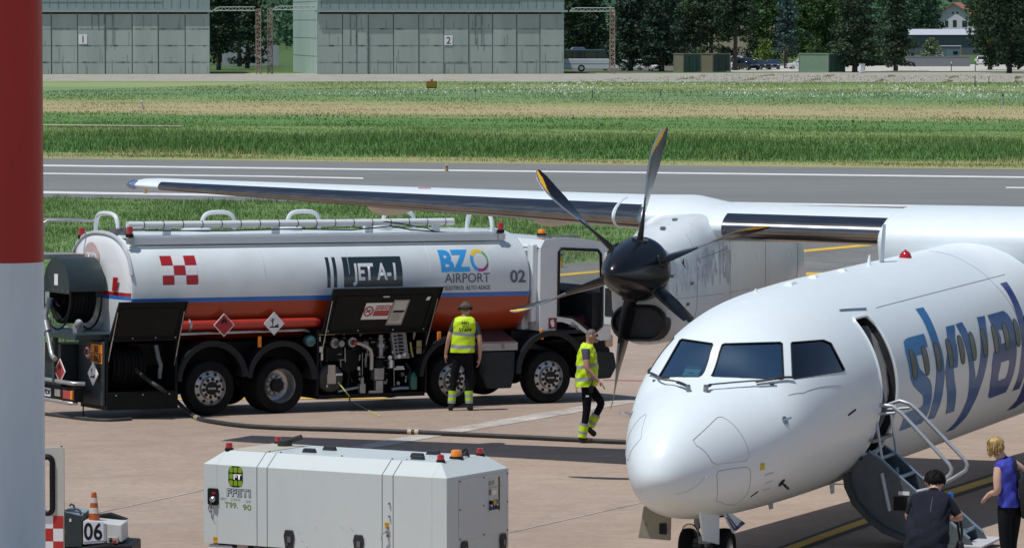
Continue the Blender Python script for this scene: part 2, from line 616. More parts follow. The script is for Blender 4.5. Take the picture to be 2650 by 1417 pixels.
TM = tof(1325, 211)
def tb(v): return tof(1325, v) / TM
gF, gD, gM, gT, gG, gY = (0.24, 0.23, 0.10), (0.085, 0.160, 0.045), (0.145, 0.205, 0.07), (0.285, 0.245, 0.13), (0.125, 0.195, 0.085), (0.20, 0.235, 0.10)
stops = [(tb(423), gF), (tb(413), gF), (tb(409), gD), (tb(368), gD), (tb(356), gM), (tb(334), gM), (tb(330), gD), (tb(308), gD), (tb(295), gT), (tb(278), gT), (tb(262), gM), (tb(254), gG), (tb(236), gG), (tb(226), gY), (tb(214), gY), (tb(205), gM)]
MEADOW = band_mat('meadow_bands', stops, TM, base=1.28)

def blades(name, region, n, h, w, mat, origin, ang, seed, lean=0.35, hvar=0.5, taper=0.15, keep=None):
    """One object of many single grass blades standing on the ground (region in the runway frame: x0, x1, y0, y1)."""
    g = np.random.default_rng(seed)
    x0, x1, y0, y1 = region
    x = g.uniform(x0, x1, n); y = y0 + (y1 - y0) * g.uniform(0, 1, n)
    c, s = math.cos(ang), math.sin(ang)
    wx = origin.x + c * x - s * y; wy = origin.y + s * x + c * y
    if keep is not None:
        k = keep(wx, wy, x, y)
        x, y, wx, wy = x[k], y[k], wx[k], wy[k]
    n = len(x)
    hh = h(x, y, g) if callable(h) else h * (1 + hvar * (g.uniform(-1, 1, n)))
    ww = w * g.uniform(0.6, 1.4, n)
    a = g.uniform(0, math.pi, n)
    z0 = np.full(n, -0.23)
    z0 = np.where(wy < 85, -0.023 * (wy - 75), z0)
    z0 = np.where(wy < 75, 0.0136 * (75 - wy), z0)
    lx, ly = g.normal(0, lean, n) * hh, g.normal(0, lean, n) * hh
    dx, dy = np.cos(a) * ww / 2, np.sin(a) * ww / 2
    V = np.empty((n, 4, 3))
    V[:, 0] = np.stack([x - dx, y - dy, z0 - 0.02], 1)
    V[:, 1] = np.stack([x + dx, y + dy, z0 - 0.02], 1)
    V[:, 2] = np.stack([x + lx + dx * taper, y + ly + dy * taper, z0 + hh], 1)
    V[:, 3] = np.stack([x + lx - dx * taper, y + ly - dy * taper, z0 + hh], 1)
    me = bpy.data.meshes.new(name)
    me.vertices.add(4 * n); me.loops.add(4 * n); me.polygons.add(n)
    me.vertices.foreach_set('co', V.reshape(-1))
    me.loops.foreach_set('vertex_index', np.arange(4 * n, dtype=np.int32))
    me.polygons.foreach_set('loop_start', np.arange(0, 4 * n, 4, dtype=np.int32))
    me.update(calc_edges=True)
    me.materials.append(mat)
    o = bpy.data.objects.new(name, me)
    COL.objects.link(o)
    o.location = (origin.x, origin.y, 0)
    o.rotation_euler = (0, 0, ang)
    return tag(o, kind='stuff')

def in_view(m=1.08):
    def f(wx, wy, x, y): return np.abs(wx) < wy * (1325 * m / FPX) + 3
    return f

# meadow ground sheet, then its grass in growing clumps
mm = MB()
mm.add([(-900, -0.5, -0.222), (900, -0.5, -0.222), (900, TM * 1.25, -0.222), (-900, TM * 1.25, -0.222)], [(0, 1, 2, 3)])
mo = mm.build('meadow', MEADOW, smooth=0)
mo.location = (RP0.x, RP0.y, 0); mo.rotation_euler = (0, 0, RANG)
tag(mo, kind='structure')
tD0, tD1, tT0, tT1 = tof(1325, 410), tof(1325, 352), tof(1325, 297), tof(1325, 266)
def far_h(x, y, g):
    n = len(x)
    tall = np.where((y > tD0) & (y < tD1), 0.34, 0.12)
    tall = np.where((y > tT0) & (y < tT1), 0.08, tall)
    tall = np.where(y < tD0, 0.06 + 0.05 * (y > 2), tall)
    cl = 0.75 + 0.5 * np.sin(x * 0.33 + 2 * np.sin(y * 0.21)) * np.sin(y * 0.4 + x * 0.05)
    return tall * np.clip(cl, 0.4, 1.4) * g.uniform(0.5, 1.35, n)
blades('meadow_grass', (-95, 95, 0.6, 75), 260000, far_h, 0.055, MEADOW, RP0, RANG, 1, keep=in_view())
_sa, _sb = G(-2000, 208), G(2650, 214)
def strip_edge(wx): return _sa.y + (_sb.y - _sa.y) * (wx - _sa.x) / (_sb.x - _sa.x)
blades('meadow_grass', (-120, 120, 75, TM * 1.2), 270000, far_h, 0.10, MEADOW, RP0, RANG, 2, keep=lambda wx, wy, x, y: in_view()(wx, wy, x, y) & (wy < strip_edge(wx) - .3 + .8*np.sin(wx*.9)))

FLOWER = pm('white_petals', (0.72, 0.74, 0.66), 0.7, var=0.15)
def flower_keep(wx, wy, x, y):
    d = np.sin(x * 0.13) + np.sin(x * 0.31 + y * 0.11) + 0.9 * np.sin(y * 0.23 + x * 0.02)
    return in_view()(wx, wy, x, y) & (d > -0.9 + (x < -5) * 1.0)
blades('meadow_flowers', (-90, 90, tof(1325, 247), tof(1325, 212)), 9000, lambda x, y, g: g.uniform(0.10, 0.17, len(x)), 0.07, FLOWER, RP0, RANG, 3, taper=1.6, keep=flower_keep)

# near grass strip between runway and taxiway, and the grass beside the taxiway
gN = (0.105, 0.195, 0.045)
NEARG = band_mat('strip_grass', [(0.0, (0.10, 0.17, 0.05)), (0.5, (0.14, 0.215, 0.07)), (1.0, (0.115, 0.185, 0.06))], 60.0, rnd=0.4, base=1.2)
NP0 = G(1325, 534)
def under(curve_pts, above=True):
    P = [G(u, v) for u, v in curve_pts]
    X = np.array([p.x for p in P]); Y = np.array([p.y for p in P])
    o = np.argsort(X); X, Y = X[o], Y[o]
    return lambda wx: np.interp(wx, X, Y)
top_l = under([(-900, 730), (115, 746), (900, 722), (1470, 683), (2100, 627), (2310, 609), (2700, 580), (3400, 545)])
rw_l = under([(-1500, 480), (113, 511), (2650, 556), (4500, 590)])
bot_l = under([(-900, 784), (115, 785), (720, 779), (1300, 770)])
ap_l = under([(-900, 890), (113, 886), (730, 882), (1300, 772)])
def near_keep(wx, wy, x, y):
    jig = 0.5 * np.sin(wx * 3.1) + 0.4 * np.sin(wx * 7.3)
    return in_view(1.12)(wx, wy, x, y) & (wy > top_l(wx) + 0.15 + 0.2 * jig) & (wy < rw_l(wx) - 0.2 + jig)
def near_h(x, y, g):
    cl = 0.7 + 0.5 * np.sin(x * 0.8 + 2 * np.sin(y * 0.5)) * np.sin(y * 0.9 + x * 0.2)
    return 0.15 * np.clip(cl, 0.35, 1.4) * g.uniform(0.5, 1.4, len(x))
gp = MB()
gp.add([tuple(G(u, v, 0.003)) for u, v in [(-900, 731), (115, 747), (900, 723), (1470, 684), (2100, 628), (2310, 610), (2700, 581), (3400, 546), (4500, 591), (2650, 557), (113, 512), (-1500, 481)]], [tuple(range(12))[::-1]])
tag(gp.build('grass_strip', NEARG, smooth=0), kind='structure')
blades('strip_grass', (-30, 32, -75, 12), 330000, near_h, 0.026, NEARG, NP0, RANG, 5, keep=near_keep)
def isl_keep(wx, wy, x, y):
    return in_view(1.12)(wx, wy, x, y) & (wy > ap_l(wx) + 0.1) & (wy < bot_l(wx) - 0.1) & (wx < 1.0)
blades('verge_grass', (-32, 22, -100, -40), 60000, near_h, 0.03, NEARG, NP0, RANG, 6, keep=isl_keep)

# old concrete strip in front of the hangars, with weeds along its joints
sheet('concrete_strip', gxy((-2000, 208), (2650, 214), (4300, 216), (4300, 190), (2650, 187), (1500, 190), (-2000, 193)), 0.02, SLAB)
sheet('parking_yard', gxy((1480, 186), (2300, 185), (2300, 163), (1480, 164)), 0.012, ground_mat('yard_shaded_dirt', (.10, .095, .08), (.16, .15, .12), .2, 4.0, speck=.4, patch=.5, pcol=(.09, .11, .05)))  # dirt ground with the shade under the trees put into its colour
sheet('gravel_yard', gxy((1880, 186.5), (2655, 184), (3300, 182), (3300, 163), (2380, 168), (1880, 172)), 0.02, GRAVEL)
WEED = pm('dry_weeds', (0.21, 0.20, 0.075), 0.8, var=0.4, scale=0.5)
def weed_keep(wx, wy, x, y):
    ph = (x * 1.0 + y * 0.23) % 8.2
    lim = 0.45 + 0.5 * np.sin(x * 0.7)
    return in_view()(wx, wy, x, y) & ((ph < lim) | (np.sin(x * 2.1) * np.sin(y * 1.3 + x) > 0.72))
blades('joint_weeds', (-95, 95, TM * 0.99, TM + 70), 90000, lambda x, y, g: g.uniform(0.04, 0.24, len(x)), 0.10, WEED, RP0, RANG, 8, keep=weed_keep)
# ---------------------------------------------------------------- hangars
HY = 588.0
def px2m(y): return y / FPX
HPAINT = pm('hangar_door_paint', (0.36, 0.42, 0.375), 0.75, var=0.10, scale=0.55, stretch=(1, 1, 0.16), dirt=(0.27, 0.325, 0.30), dirt_amt=0.4, dirt_scale=0.45, bump=0.1, bscale=3)
HWALL = pm('hangar_wall_paint', (0.40, 0.52, 0.47), 0.75, var=0.1, scale=0.5, stretch=(1, 1, 0.2), dirt=(0.16, 0.2, 0.19), dirt_amt=0.5, dirt_scale=0.5)
HTOP = pm('hangar_fascia_paint', (0.27, 0.345, 0.335), 0.7, var=0.1, scale=0.5, stretch=(2, 2, 0.2), dirt=(0.09, 0.12, 0.13), dirt_amt=0.5)
HSEAM = pm('seam_dark', (0.16, 0.205, 0.20), 0.8, var=0.4, scale=1.5)
HRAIL = pm('hangar_rail', (0.30, 0.36, 0.36), 0.6, var=0.2)
HROOF = pm('hangar_roof', (0.22, 0.24, 0.24), 0.7, var=0.15)

def hangar(label, u0, u1, base_v, yaw, depth, sign, su, sv, seams, extra):
    """Front runs from pixel column u0 to u1; local x along the front, y into the building."""
    p = at(u0, base_v, HY); q = at(u1, base_v, HY)
    wid = (q - p).length
    t = thing('hangar', label, 'hangar', (p.x, p.y, -0.23), yaw)
    H = 13.0; zd = 8.25
    m = MB()
    m.box(0, 0.3, 0.3, depth, 0, H - 1); m.box(wid - 0.3, wid, 0.3, depth, 0, H - 1); m.box(0.3, wid - 0.3, depth - 0.3, depth, 0, H - 1)
    m.cur = 1
    for k in (2.35, 4.75, 7.15, 9.6):
        m.box(-0.02, 0, 0.8, depth - 0.4, k, k + 0.06)
    m.build('side_wall', [HWALL, HSEAM], t)
    m = MB(); m.box(0, wid, 0, 0.3, zd, H - 1)
    m.cur = 1
    for k in range(int(wid / 1.15)):
        m.box(0.5 + k * 1.15, 0.56 + k * 1.15, -0.03, 0, zd + 0.5, H - 1.1)
    m.box(0.2, wid * 0.82, -0.04, 0, zd + 1.25, zd + 1.31)
    m.build('fascia', [HTOP, HSEAM], t)
    m = MB(); m.box(-0.4, wid + 0.4, -0.5, -0.003, zd - 0.06, zd + 0.22); m.build('door_rail', HRAIL, t)
    m = MB(); m.yz([(-0.4, H - 1), (depth + 0.3, H - 1), (depth * 0.5, H + 2)], -0.3, wid + 0.3); m.build('roof', HROOF, t)
    xs = [0.0] + [(s - u0) / (u1 - u0) * wid for s in seams] + [wid]
    g = random.Random(sign)
    for i, (a, b) in enumerate(zip(xs[:-1], xs[1:])):
        m = MB()
        off = 0.03 + 0.10 * (i % 2)
        m.box(a + 0.06, b - 0.06, -off, 0.12, 0.06, zd - 0.3)
        m.cur = 1; s = m
        for z in (1.55, 3.75, 5.95):
            s.box(a + 0.1, b - 0.1, -off - 0.012, -off, z, z + 0.05)
            for _ in range(3):
                c = g.uniform(a + 0.2, b - 0.9); s.box(c, c + g.uniform(0.3, 0.9), -off - 0.016, -off - 0.012, z - 0.05, z + 0.1)
        for _ in range(4):
            c = g.uniform(a + 0.25, b - 0.25)
            z = g.choice([0.1, 1.6, 3.8, 6.0]); L_ = g.uniform(0.5, 2.0)
            s.box(c, c + 0.06, -off - 0.014, -off, z, z + L_)
        m.build('door_leaf', [HPAINT, HSEAM], t)
    m = MB()
    for i, x in enumerate(xs):
        m.box(max(0.01, x - 0.07), min(wid - 0.01, x + 0.07), 0.13, 0.2, 0.02, zd - 0.07)
    m.box(0.05, wid - 0.05, -0.2, 0.14, 0.0, 0.05)
    m.build('door_gap', HSEAM, t)
    m = MB()
    for (a, b, z0, z1) in extra:
        xa, xb = (a - u0) / (u1 - u0) * wid, (b - u0) / (u1 - u0) * wid
        m.box(xa, xa + 0.14, -0.17, -0.15, z0, z1); m.box(xb, xb + 0.14, -0.17, -0.15, z0, z1); m.box(xa + 0.14, xb, -0.169, -0.151, z1 - 0.07, z1)
    m.build('wicket_frame', HSEAM, t)
    x0 = (su - u0) / (u1 - u0) * wid; z0 = (base_v - sv) * HY / FPX
    m = MB(); m.box(x0 - 0.56, x0 + 0.56, -0.2, -0.17, z0 - 0.64, z0 + 0.64); b = m.build('number_sign', SIGNWHITE, t)
    text(str(sign), 1.28, INK, b, lambda x, y: (x0 - 0.30 + x, -0.206, z0 - 0.46 + y), 'digit', bold=0.012)
    return t

hangar('grey green hangar with closed sliding doors marked 1, behind the red and white pole', -130, 542, 195, R(4), 26, 1, 213.5, 104.5,
       [-60, 5, 66, 132, 200, 271, 341, 408, 478], [(236, 253, 5.9, 7.9), (268, 290, 3.9, 7.9)])
hangar('grey green hangar with closed sliding doors marked 2, behind the propeller', 822, 1469, 193, R(9), 30, 2, 1163.5, 105.5,
       [887, 954, 1020, 1086, 1152, 1217, 1280, 1343, 1405], [(906, 922, 3.9, 7.9), (922, 951, 0.2, 5.8), (1152, 1216, 0.1, 1.6), (1234, 1250, 3.9, 7.9)])

# rusty lattice gantries carrying the door rails
RUST = pm('rusty_lattice', (0.30, 0.235, 0.19), 0.85, var=0.55, scale=2.5, stretch=(1, 1, 0.6), dirt=(0.17, 0.09, 0.05), dirt_amt=0.8, dirt_scale=1.5)
PALE = pm('pale_truss', (0.36, 0.43, 0.37), 0.7, var=0.25)
def gantry(label, posts, u0, u1, vt, y, group):
    c = at(posts[0], 189, y)
    t = thing('lattice_gantry', label, 'gantry', (c.x, c.y, -0.23), group=group)
    for pu in posts:
        x = at(pu, 100, y).x - c.x
        m = MB()
        h = 6.7 - (vt + 6 - 56.6) * y / FPX + 0.23
        w = 0.3
        for sx in (-w, w):
            for sy in (-w, w): m.cyl((x+sx, sy, 0), (x+sx, sy, h), 0.07, n=6)
        k = int(h / 0.55)
        for i in range(k):
            z0, z1 = h*i/k, h*(i+1)/k
            s = 1 if i % 2 else -1
            for yy in (-w, w): m.cyl((x-w*s, yy, z0), (x+w*s, yy, z1), 0.045, n=5)
            for xx in (-w, w): m.cyl((x+xx, -w*s, z0), (x+xx, w*s, z1), 0.045, n=5)
            m.cbox((x, -w, z1), (0.6, 0.05, 0.16)); 
        m.build('post', RUST, t)
    a, b = at(u0, vt, y).x - c.x, at(u1, vt, y).x - c.x
    z0 = 6.7 - (vt + 9 - 56.6) * y / FPX + 0.23; z1 = 6.7 - (vt - 56.6) * y / FPX + 0.23
    m = MB()
    m.cyl((a, 0, z0), (b, 0, z0), 0.07, n=6); m.cyl((a + 0.8, 0, z1), (b, 0, z1), 0.06, n=6)
    m.cyl((a, 0, z0), (a + 0.8, 0, z1), 0.05, n=6)
    k = max(3, int((b - a) / 0.8))
    for i in range(k):
        xa, xb = a + (b-a)*i/k, a + (b-a)*(i+1)/k
        m.cyl((xa, 0, z0), ((xa+xb)/2, 0, z1), 0.04, n=5); m.cyl(((xa+xb)/2, 0, z1), (xb, 0, z0), 0.04, n=5)
    m.build('truss', PALE, t)
gantry('rusty lattice post with a short white truss beside hangar 1', [669], 552, 660, 19, 590, 'lattice gantries beside the hangars')
gantry('rusty lattice post close to the left side wall of hangar 2', [699], 706, 820, 17, 591, 'lattice gantries beside the hangars')
gantry('flaking lattice post with a white truss at the right end of hangar 2', [1585], 1474, 1590, 21, 592, 'lattice gantries beside the hangars')

# ---------------------------------------------------------------- trees
def leaf_mat(name, col, rnd=0.38):
    m = bpy.data.materials.new(name)
    nt, N, L, P = nodes_of(m)
    P.inputs['Roughness'].default_value = 0.65
    P.inputs['Specular IOR Level'].default_value = 0.25
    ge = N.new('ShaderNodeNewGeometry')
    mr = N.new('ShaderNodeMapRange'); mr.inputs['To Min'].default_value = 1 - rnd; mr.inputs['To Max'].default_value = 1 + rnd
    L.new(ge.outputs['Random Per Island'], mr.inputs['Value'])
    tc = N.new('ShaderNodeTexCoord')
    n2 = N.new('ShaderNodeTexNoise'); n2.inputs['Scale'].default_value = 0.5; n2.inputs['Detail'].default_value = 4
    L.new(tc.outputs['Object'], n2.inputs[0])
    hs = N.new('ShaderNodeHueSaturation'); hs.inputs['Color'].default_value = (*col, 1)
    mh = N.new('ShaderNodeMapRange'); mh.inputs['To Min'].default_value = 0.47; mh.inputs['To Max'].default_value = 0.53
    L.new(n2.outputs['Fac'], mh.inputs['Value']); L.new(mh.outputs[0], hs.inputs['Hue'])
    L.new(mr.outputs[0], hs.inputs['Value']); L.new(hs.outputs[0], P.inputs['Base Color'])
    MATS[name] = m
    return m
BARK = pm('bark', (0.075, 0.06, 0.05), 0.9, var=0.35, scale=3, stretch=(1, 1, 0.25))
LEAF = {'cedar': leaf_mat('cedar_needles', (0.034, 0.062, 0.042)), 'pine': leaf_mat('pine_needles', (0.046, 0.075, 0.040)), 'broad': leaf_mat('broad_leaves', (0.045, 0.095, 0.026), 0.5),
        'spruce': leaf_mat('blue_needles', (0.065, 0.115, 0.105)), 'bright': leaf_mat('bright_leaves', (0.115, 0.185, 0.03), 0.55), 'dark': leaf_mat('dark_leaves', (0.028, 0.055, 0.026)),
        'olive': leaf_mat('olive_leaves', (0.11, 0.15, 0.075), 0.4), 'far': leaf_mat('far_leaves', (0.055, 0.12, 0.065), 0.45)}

def crown_mesh(clumps, per, size, mat, name, parent, seed, droop=0.0, flat=1.0):
    g = np.random.default_rng(seed)
    V = []
    for (c, r, rz) in clumps:
        n = max(8, int(per * r * r))
        d = g.normal(size=(n, 3)); d /= np.linalg.norm(d, axis=1)[:, None]
        rad = r * g.uniform(0.45, 1.08, n) ** 0.6
        p = np.array(c) + d * rad[:, None] * np.array([1, 1, rz / r])
        a = g.normal(size=(n, 3)); a[:, 2] *= 0.6; a[:, 2] -= droop
        a /= np.linalg.norm(a, axis=1)[:, None]
        b = np.cross(a, g.normal(size=(n, 3))); b /= np.linalg.norm(b, axis=1)[:, None]
        s = size * g.uniform(0.5, 1.5, n)[:, None]
        q = np.empty((n, 4, 3))
        q[:, 0] = p - a*s*0.5 - b*s*0.12; q[:, 1] = p - b*s*0.34 + a*s*0.1; q[:, 2] = p + a*s*0.6; q[:, 3] = p + b*s*0.34 + a*s*0.05
        V.append(q)
    V = np.concatenate(V)
    n = len(V)
    me = bpy.data.meshes.new(name)
    me.vertices.add(4*n); me.loops.add(4*n); me.polygons.add(n)
    me.vertices.foreach_set('co', V.reshape(-1))
    me.loops.foreach_set('vertex_index', np.arange(4*n, dtype=np.int32))
    me.polygons.foreach_set('loop_start', np.arange(0, 4*n, 4, dtype=np.int32))
    me.update(calc_edges=True)
    me.materials.append(mat)
    o = bpy.data.objects.new(name, me)
    COL.objects.link(o)
    o.parent = parent
    return o

def tree(label, u, vb, y, h, wpx, kind, seed, low=0.18, name='tree', cat='tree', group='trees behind the airfield', per=82, size=0.40, leaf=None):
    g = random.Random(seed)
    p = at(u, vb, y)
    W = wpx * y / FPX / 2
    t = thing(name, label, cat, (p.x, p.y, -0.26), group=group)
    m = MB()
    tr = max(0.1, h * 0.022)
    pts = [(0, 0, 0)]
    for i in range(1, 7): pts.append((g.uniform(-.12, .12) * i * 0.4, g.uniform(-.12, .12) * i * 0.4, h * 0.92 * i / 6))
    m.tube(pts, tr, 8, rs=[tr * (1.25 - 1.1 * i / 6) for i in range(7)])
    cl = []
    conif = kind in ('cedar', 'pine', 'spruce')
    z = h * low
    while z < h:
        f = max(0.0, (z / h - low) / (1 - low))
        if kind == 'spruce': rad = W * (1 - f) ** 0.8
        elif conif: rad = W * (1 - f ** 2.2) * (0.75 + 0.25 * math.sin(z * 2.1))
        else: rad = W * math.sqrt(max(0.02, 1 - (2 * f - 0.85) ** 2 / 1.35))
        k = max(3, int(rad * (2.6 if conif else 2.0)) + 2)
        for i in range(k):
            a = 2 * math.pi * (i + g.random()) / k
            rr = rad * g.uniform(0.45, 1.0)
            zz = z + g.uniform(-0.35, 0.35) - (0.12 * rr if conif else 0)
            c = (math.cos(a) * rr, math.sin(a) * rr, zz)
            r = g.uniform(0.55, 0.95) * (0.9 if conif else 1.15) * max(0.6, min(1.3, W / 3))
            cl.append((c, r, r * (0.5 if conif else 0.8)))
            if g.random() < 0.45:
                m.tube([(0, 0, zz - 0.25 * rr - 0.2), (c[0]*0.5, c[1]*0.5, zz - 0.1*rr), c], 0.05, 5, rs=[tr*0.35, tr*0.22, 0.02])
        if not conif or f > 0.1: cl.append(((g.uniform(-.3, .3) * W, g.uniform(-.3, .3) * W, z), min(W * 0.6, 1.2), 0.9))
        z += (0.95 if conif else 1.15) * max(0.7, min(1.25, W / 3))
    m.build('trunk', BARK, t, smooth=60)
    crown_mesh(cl, per, size, leaf or LEAF[kind], 'crown', t, seed, droop=0.35 if conif else 0.1)
    return t

TREES = [
 ('dark broadleaf tree with a thick trunk in the gap beside hangar 1', 566, 183, 640, 13, 120, 'dark', .26),
 ('dark green tree between the hangars, behind the lattice posts', 640, 178, 662, 13.5, 130, 'pine', .12),
 ('bright leaved tree high above the gap between the hangars', 620, 180, 690, 14, 130, 'broad', .38),
 ('dark broadleaf tree rising over the parked bus', 1512, 176, 655, 14, 130, 'dark', .22),
 ('dense dark cedar just right of the lattice post by hangar 2', 1632, 178, 628, 14, 150, 'cedar', .10),
 ('broad dark cedar with drooping boughs above the white hatchback', 1712, 182, 620, 15, 150, 'cedar', .12),
 ('grey green cedar above the pair of dark containers', 1800, 181, 640, 15, 160, 'pine', .24),
 ('tall dark tree with a bare trunk beside the dark container', 1902, 180, 634, 14, 110, 'dark', .40),
 ('slender blue spruce beside the row of parked cars', 2034, 178, 660, 11.5, 76, 'spruce', .28),
 ('bright green broadleaf tree behind the blue spruce', 1985, 165, 790, 15, 150, 'broad', .18),
 ('bright green broadleaf tree behind the pale green container', 2105, 165, 770, 15, 190, 'broad', .15),
 ('large grey green pine with two low trunks behind the white cabinet', 2212, 182, 612, 14.5, 165, 'pine', .12),
 ('dark wide pine right of the white cabinet', 2318, 180, 626, 12.5, 110, 'pine', .12),
 ('hazy green tree left of the house', 2385, 120, 1000, 15, 110, 'far', .10),
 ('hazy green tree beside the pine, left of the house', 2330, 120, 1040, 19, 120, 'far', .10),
 ('huge dark broadleaf tree at the right edge by the pale yard', 2612, 180, 600, 14, 200, 'dark', .13),
 ('leafy dark tree leaning over the red roof', 2562, 176, 640, 13, 130, 'broad', .36),
 ('dark tree filling the gap behind hangar 1', 590, 175, 720, 14, 170, 'dark', .08),
 ('dark tree far behind the bus', 1480, 168, 730, 15, 150, 'broad', .15),
 ('dark tree behind the cedars', 1680, 168, 720, 15, 190, 'dark', .08),
 ('dark tree behind the grey green cedar', 1840, 165, 735, 15, 170, 'broad', .30),
]
for i, (lb, u, vb, y, h, w, k, low) in enumerate(TREES):
    tree(lb, u, vb, y, h, w, k, 100 + i, low)
BUSHES = [  # the dark hedge bushes are added to fill in shade under the trees
 ('small bright green tree between the parked cars', 1978, 168, 668, 3.6, 64, 'bright', 'small_tree', 'tree'),
 ('round dark green bush behind the pale green container', 2112, 160, 690, 3.6, 64, 'broad', 'bush', 'bush'),
 ('grey olive bush beside the low white hut', 2408, 155, 700, 3.6, 66, 'olive', 'bush', 'bush'),
  ('dark hedge bush filling in shade behind the white cars under the cedars', 1630, 166, 705, 5, 190, 'dark', 'bush', 'bush'),
 ('dark hedge bush filling in shade behind the containers under the cedars', 1770, 166, 700, 5, 190, 'cedar', 'bush', 'bush'),
 ('dark hedge bush filling in shade behind the coach', 1510, 166, 700, 5, 150, 'dark', 'bush', 'bush'),
 ('dark hedge bush filling in shade behind the pines and the cabinet', 2260, 166, 705, 5, 240, 'dark', 'bush', 'bush'),
 ('dark hedge bush filling in shade behind the row of parked cars', 1960, 160, 740, 3.2, 220, 'dark', 'bush', 'bush'),
 ('dark hedge bush filling in shade at the right edge behind the silver car', 2600, 160, 730, 4.5, 160, 'dark', 'bush', 'bush'),
]
for i, (lb, u, vb, y, h, w, k, nm, ct) in enumerate(BUSHES):
    tree(lb, u, vb, y, h, w, k, 300 + i, 0.1, nm, ct, 'bushes behind the airfield', per=95, size=0.34)

# wooded hills that close the view
m = MB()
g = np.random.default_rng(11)
xs = np.linspace(-900, 900, 90); ys = np.linspace(1500, 2900, 26)
def hill_z(x, y):
    f = (y - 1500) / 1400
    return -1 + 190 * f ** 1.15 * (0.85 + 0.18 * math.sin(x * 0.006) + 0.1 * math.sin(x * 0.021 + y * 0.004)) + 3 * math.sin(x * 0.08) * math.sin(y * 0.05) * f
vs = [(x, y, hill_z(x, y)) for y in ys for x in xs]
m.add(vs, [(j*90+i, j*90+i+1, (j+1)*90+i+1, (j+1)*90+i) for j in range(25) for i in range(89)])
HILL = ground_mat('wooded_hill', (0.022, 0.060, 0.032), (0.05, 0.105, 0.045), 0.02, 0.2, speck=0.5, bump=0)
tag(m.build('hills', HILL, smooth=60), kind='structure')
cl = []
rg = random.Random(5)
for _ in range(700):
    x = rg.uniform(-170, 190); y = rg.uniform(1080, 1500)
    r = rg.uniform(3.5, 6)
    cl.append(((x, y, rg.uniform(1, 13)), r, r * 1.1))
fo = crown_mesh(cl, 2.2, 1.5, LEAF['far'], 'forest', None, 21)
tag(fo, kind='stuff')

# ---------------------------------------------------------------- house, sheds, wall
HOUSEW = pm('house_render', (0.62, 0.63, 0.66), 0.8, var=0.06)
TILE = pm('red_tiles', (0.36, 0.15, 0.11), 0.8, var=0.25, scale=1.5)
WIN = pm('dark_window', (0.03, 0.035, 0.045), 0.15, var=0.3)
p = at(2468, 78, 1050)
t = thing('house', 'white gabled house with a red tiled roof among the trees', 'house', (p.x, p.y, -0.23), R(-14))
m = MB(); W2 = 4.7
m.xz([(-W2, 0), (W2, 0), (W2, 8.0), (0, 11.3), (-W2, 8.0)], 0, 11); m.build('wall', HOUSEW, t)
m = MB()
for s in (-1, 1):
    m.prism([(0, 11.5), (s * (W2 + 0.8), 7.9), (s * (W2 + 0.8), 7.6), (0, 11.2)], lambda q: (q[0], -0.7, q[1]), lambda q: (q[0], 11.5, q[1]))
m.build('roof', TILE, t)
for x, z, w, h in ((-1.7, 5.7, .8, 1.5), (0.25, 5.7, .9, 1.6), (2.6, 5.7, 1.2, 1.5)):
    m = MB(); m.box(x - w/2, x + w/2, -0.05, -0.004, z, z + h); m.build('window', WIN, t)
for x in (0.1, 1.15):
    m = MB(); m.cyl((x - 0.3, -0.05, 9.0), (x - 0.3, -0.004, 9.0), 0.26, n=14); m.build('round_window', WIN, t)

p = at(2446, 106, 930)
t = thing('long_shed', 'long low shed with a pale grey roof below the house', 'shed', (p.x, p.y, -0.23))
m = MB(); m.box(-7.2, 7.2, 0, 9, 0, 4.3); m.build('wall', pm('shed_wall', (0.10, 0.12, 0.15), 0.8), t)
m = MB(); m.prism([(-0.6, 4.2), (4.5, 5.4), (9.6, 4.2)], lambda q: (-7.5, q[0], q[1]), lambda q: (7.5, q[0], q[1])); m.build('roof', pm('shed_roof', (0.46, 0.48, 0.53), 0.7, var=0.15), t)
p = at(2462, 146, 760)
t = thing('hut', 'small pale hut with a white corrugated roof and an open side', 'hut', (p.x, p.y, -0.23))
m = MB(); m.box(-0.9, 1.4, 0, 2.5, 0, 2.2); m.box(-2.4, -0.93, 0.2, 2.3, 0, 2.0); m.build('wall', pm('hut_wall', (0.42, 0.50, 0.52), 0.8), t)
m = MB(); m.box(-1.9, 1.7, -0.4, 2.8, 2.75, 2.85); m.build('roof', SIGNWHITE, t)
m = MB(); m.box(0.3, 1.1, -0.04, -0.003, 1.3, 1.9); m.build('window', WIN, t)
m = MB()
for x in (-1.8, 1.6): m.cyl((x, -0.3, 0), (x, -0.3, 2.75), 0.08, n=8)
m.build('post', pm('yellow_post', (0.35, 0.25, 0.08), 0.7), t)
p = at(2430, 168, 690)
m = MB(); m.box(-5.2, 4.8, 0, 0.3, 0, 1.5); m.box(-5.25, 4.85, -0.05, 0.35, 1.5, 1.58)
w = m.build('garden_wall', pm('grey_wall', (0.20, 0.21, 0.23), 0.85, var=0.2), None, loc=(p.x, p.y, -0.23))
tag(w, 'long low grey wall at the back of the pale yard', 'wall')
p = at(640, 182, 705)
m = MB(); m.box(-4, 5, 0, 0.3, 0, 3.2)
tag(m.build('boundary_wall', pm('pale_wall', (0.33, 0.36, 0.4), 0.85, var=0.15), None, loc=(p.x, p.y, -0.23)), 'pale wall low behind the trees between the hangars', 'wall')
p = at(1940, 135, 900)
m = MB(); m.box(-8, 9, 0, 8, 0, 6.2)
tag(m.build('earth_bank', pm('tan_bank', (0.42, 0.33, 0.26), 0.9, var=0.2, scale=0.5), None, loc=(p.x, p.y, -0.23)), kind='structure')

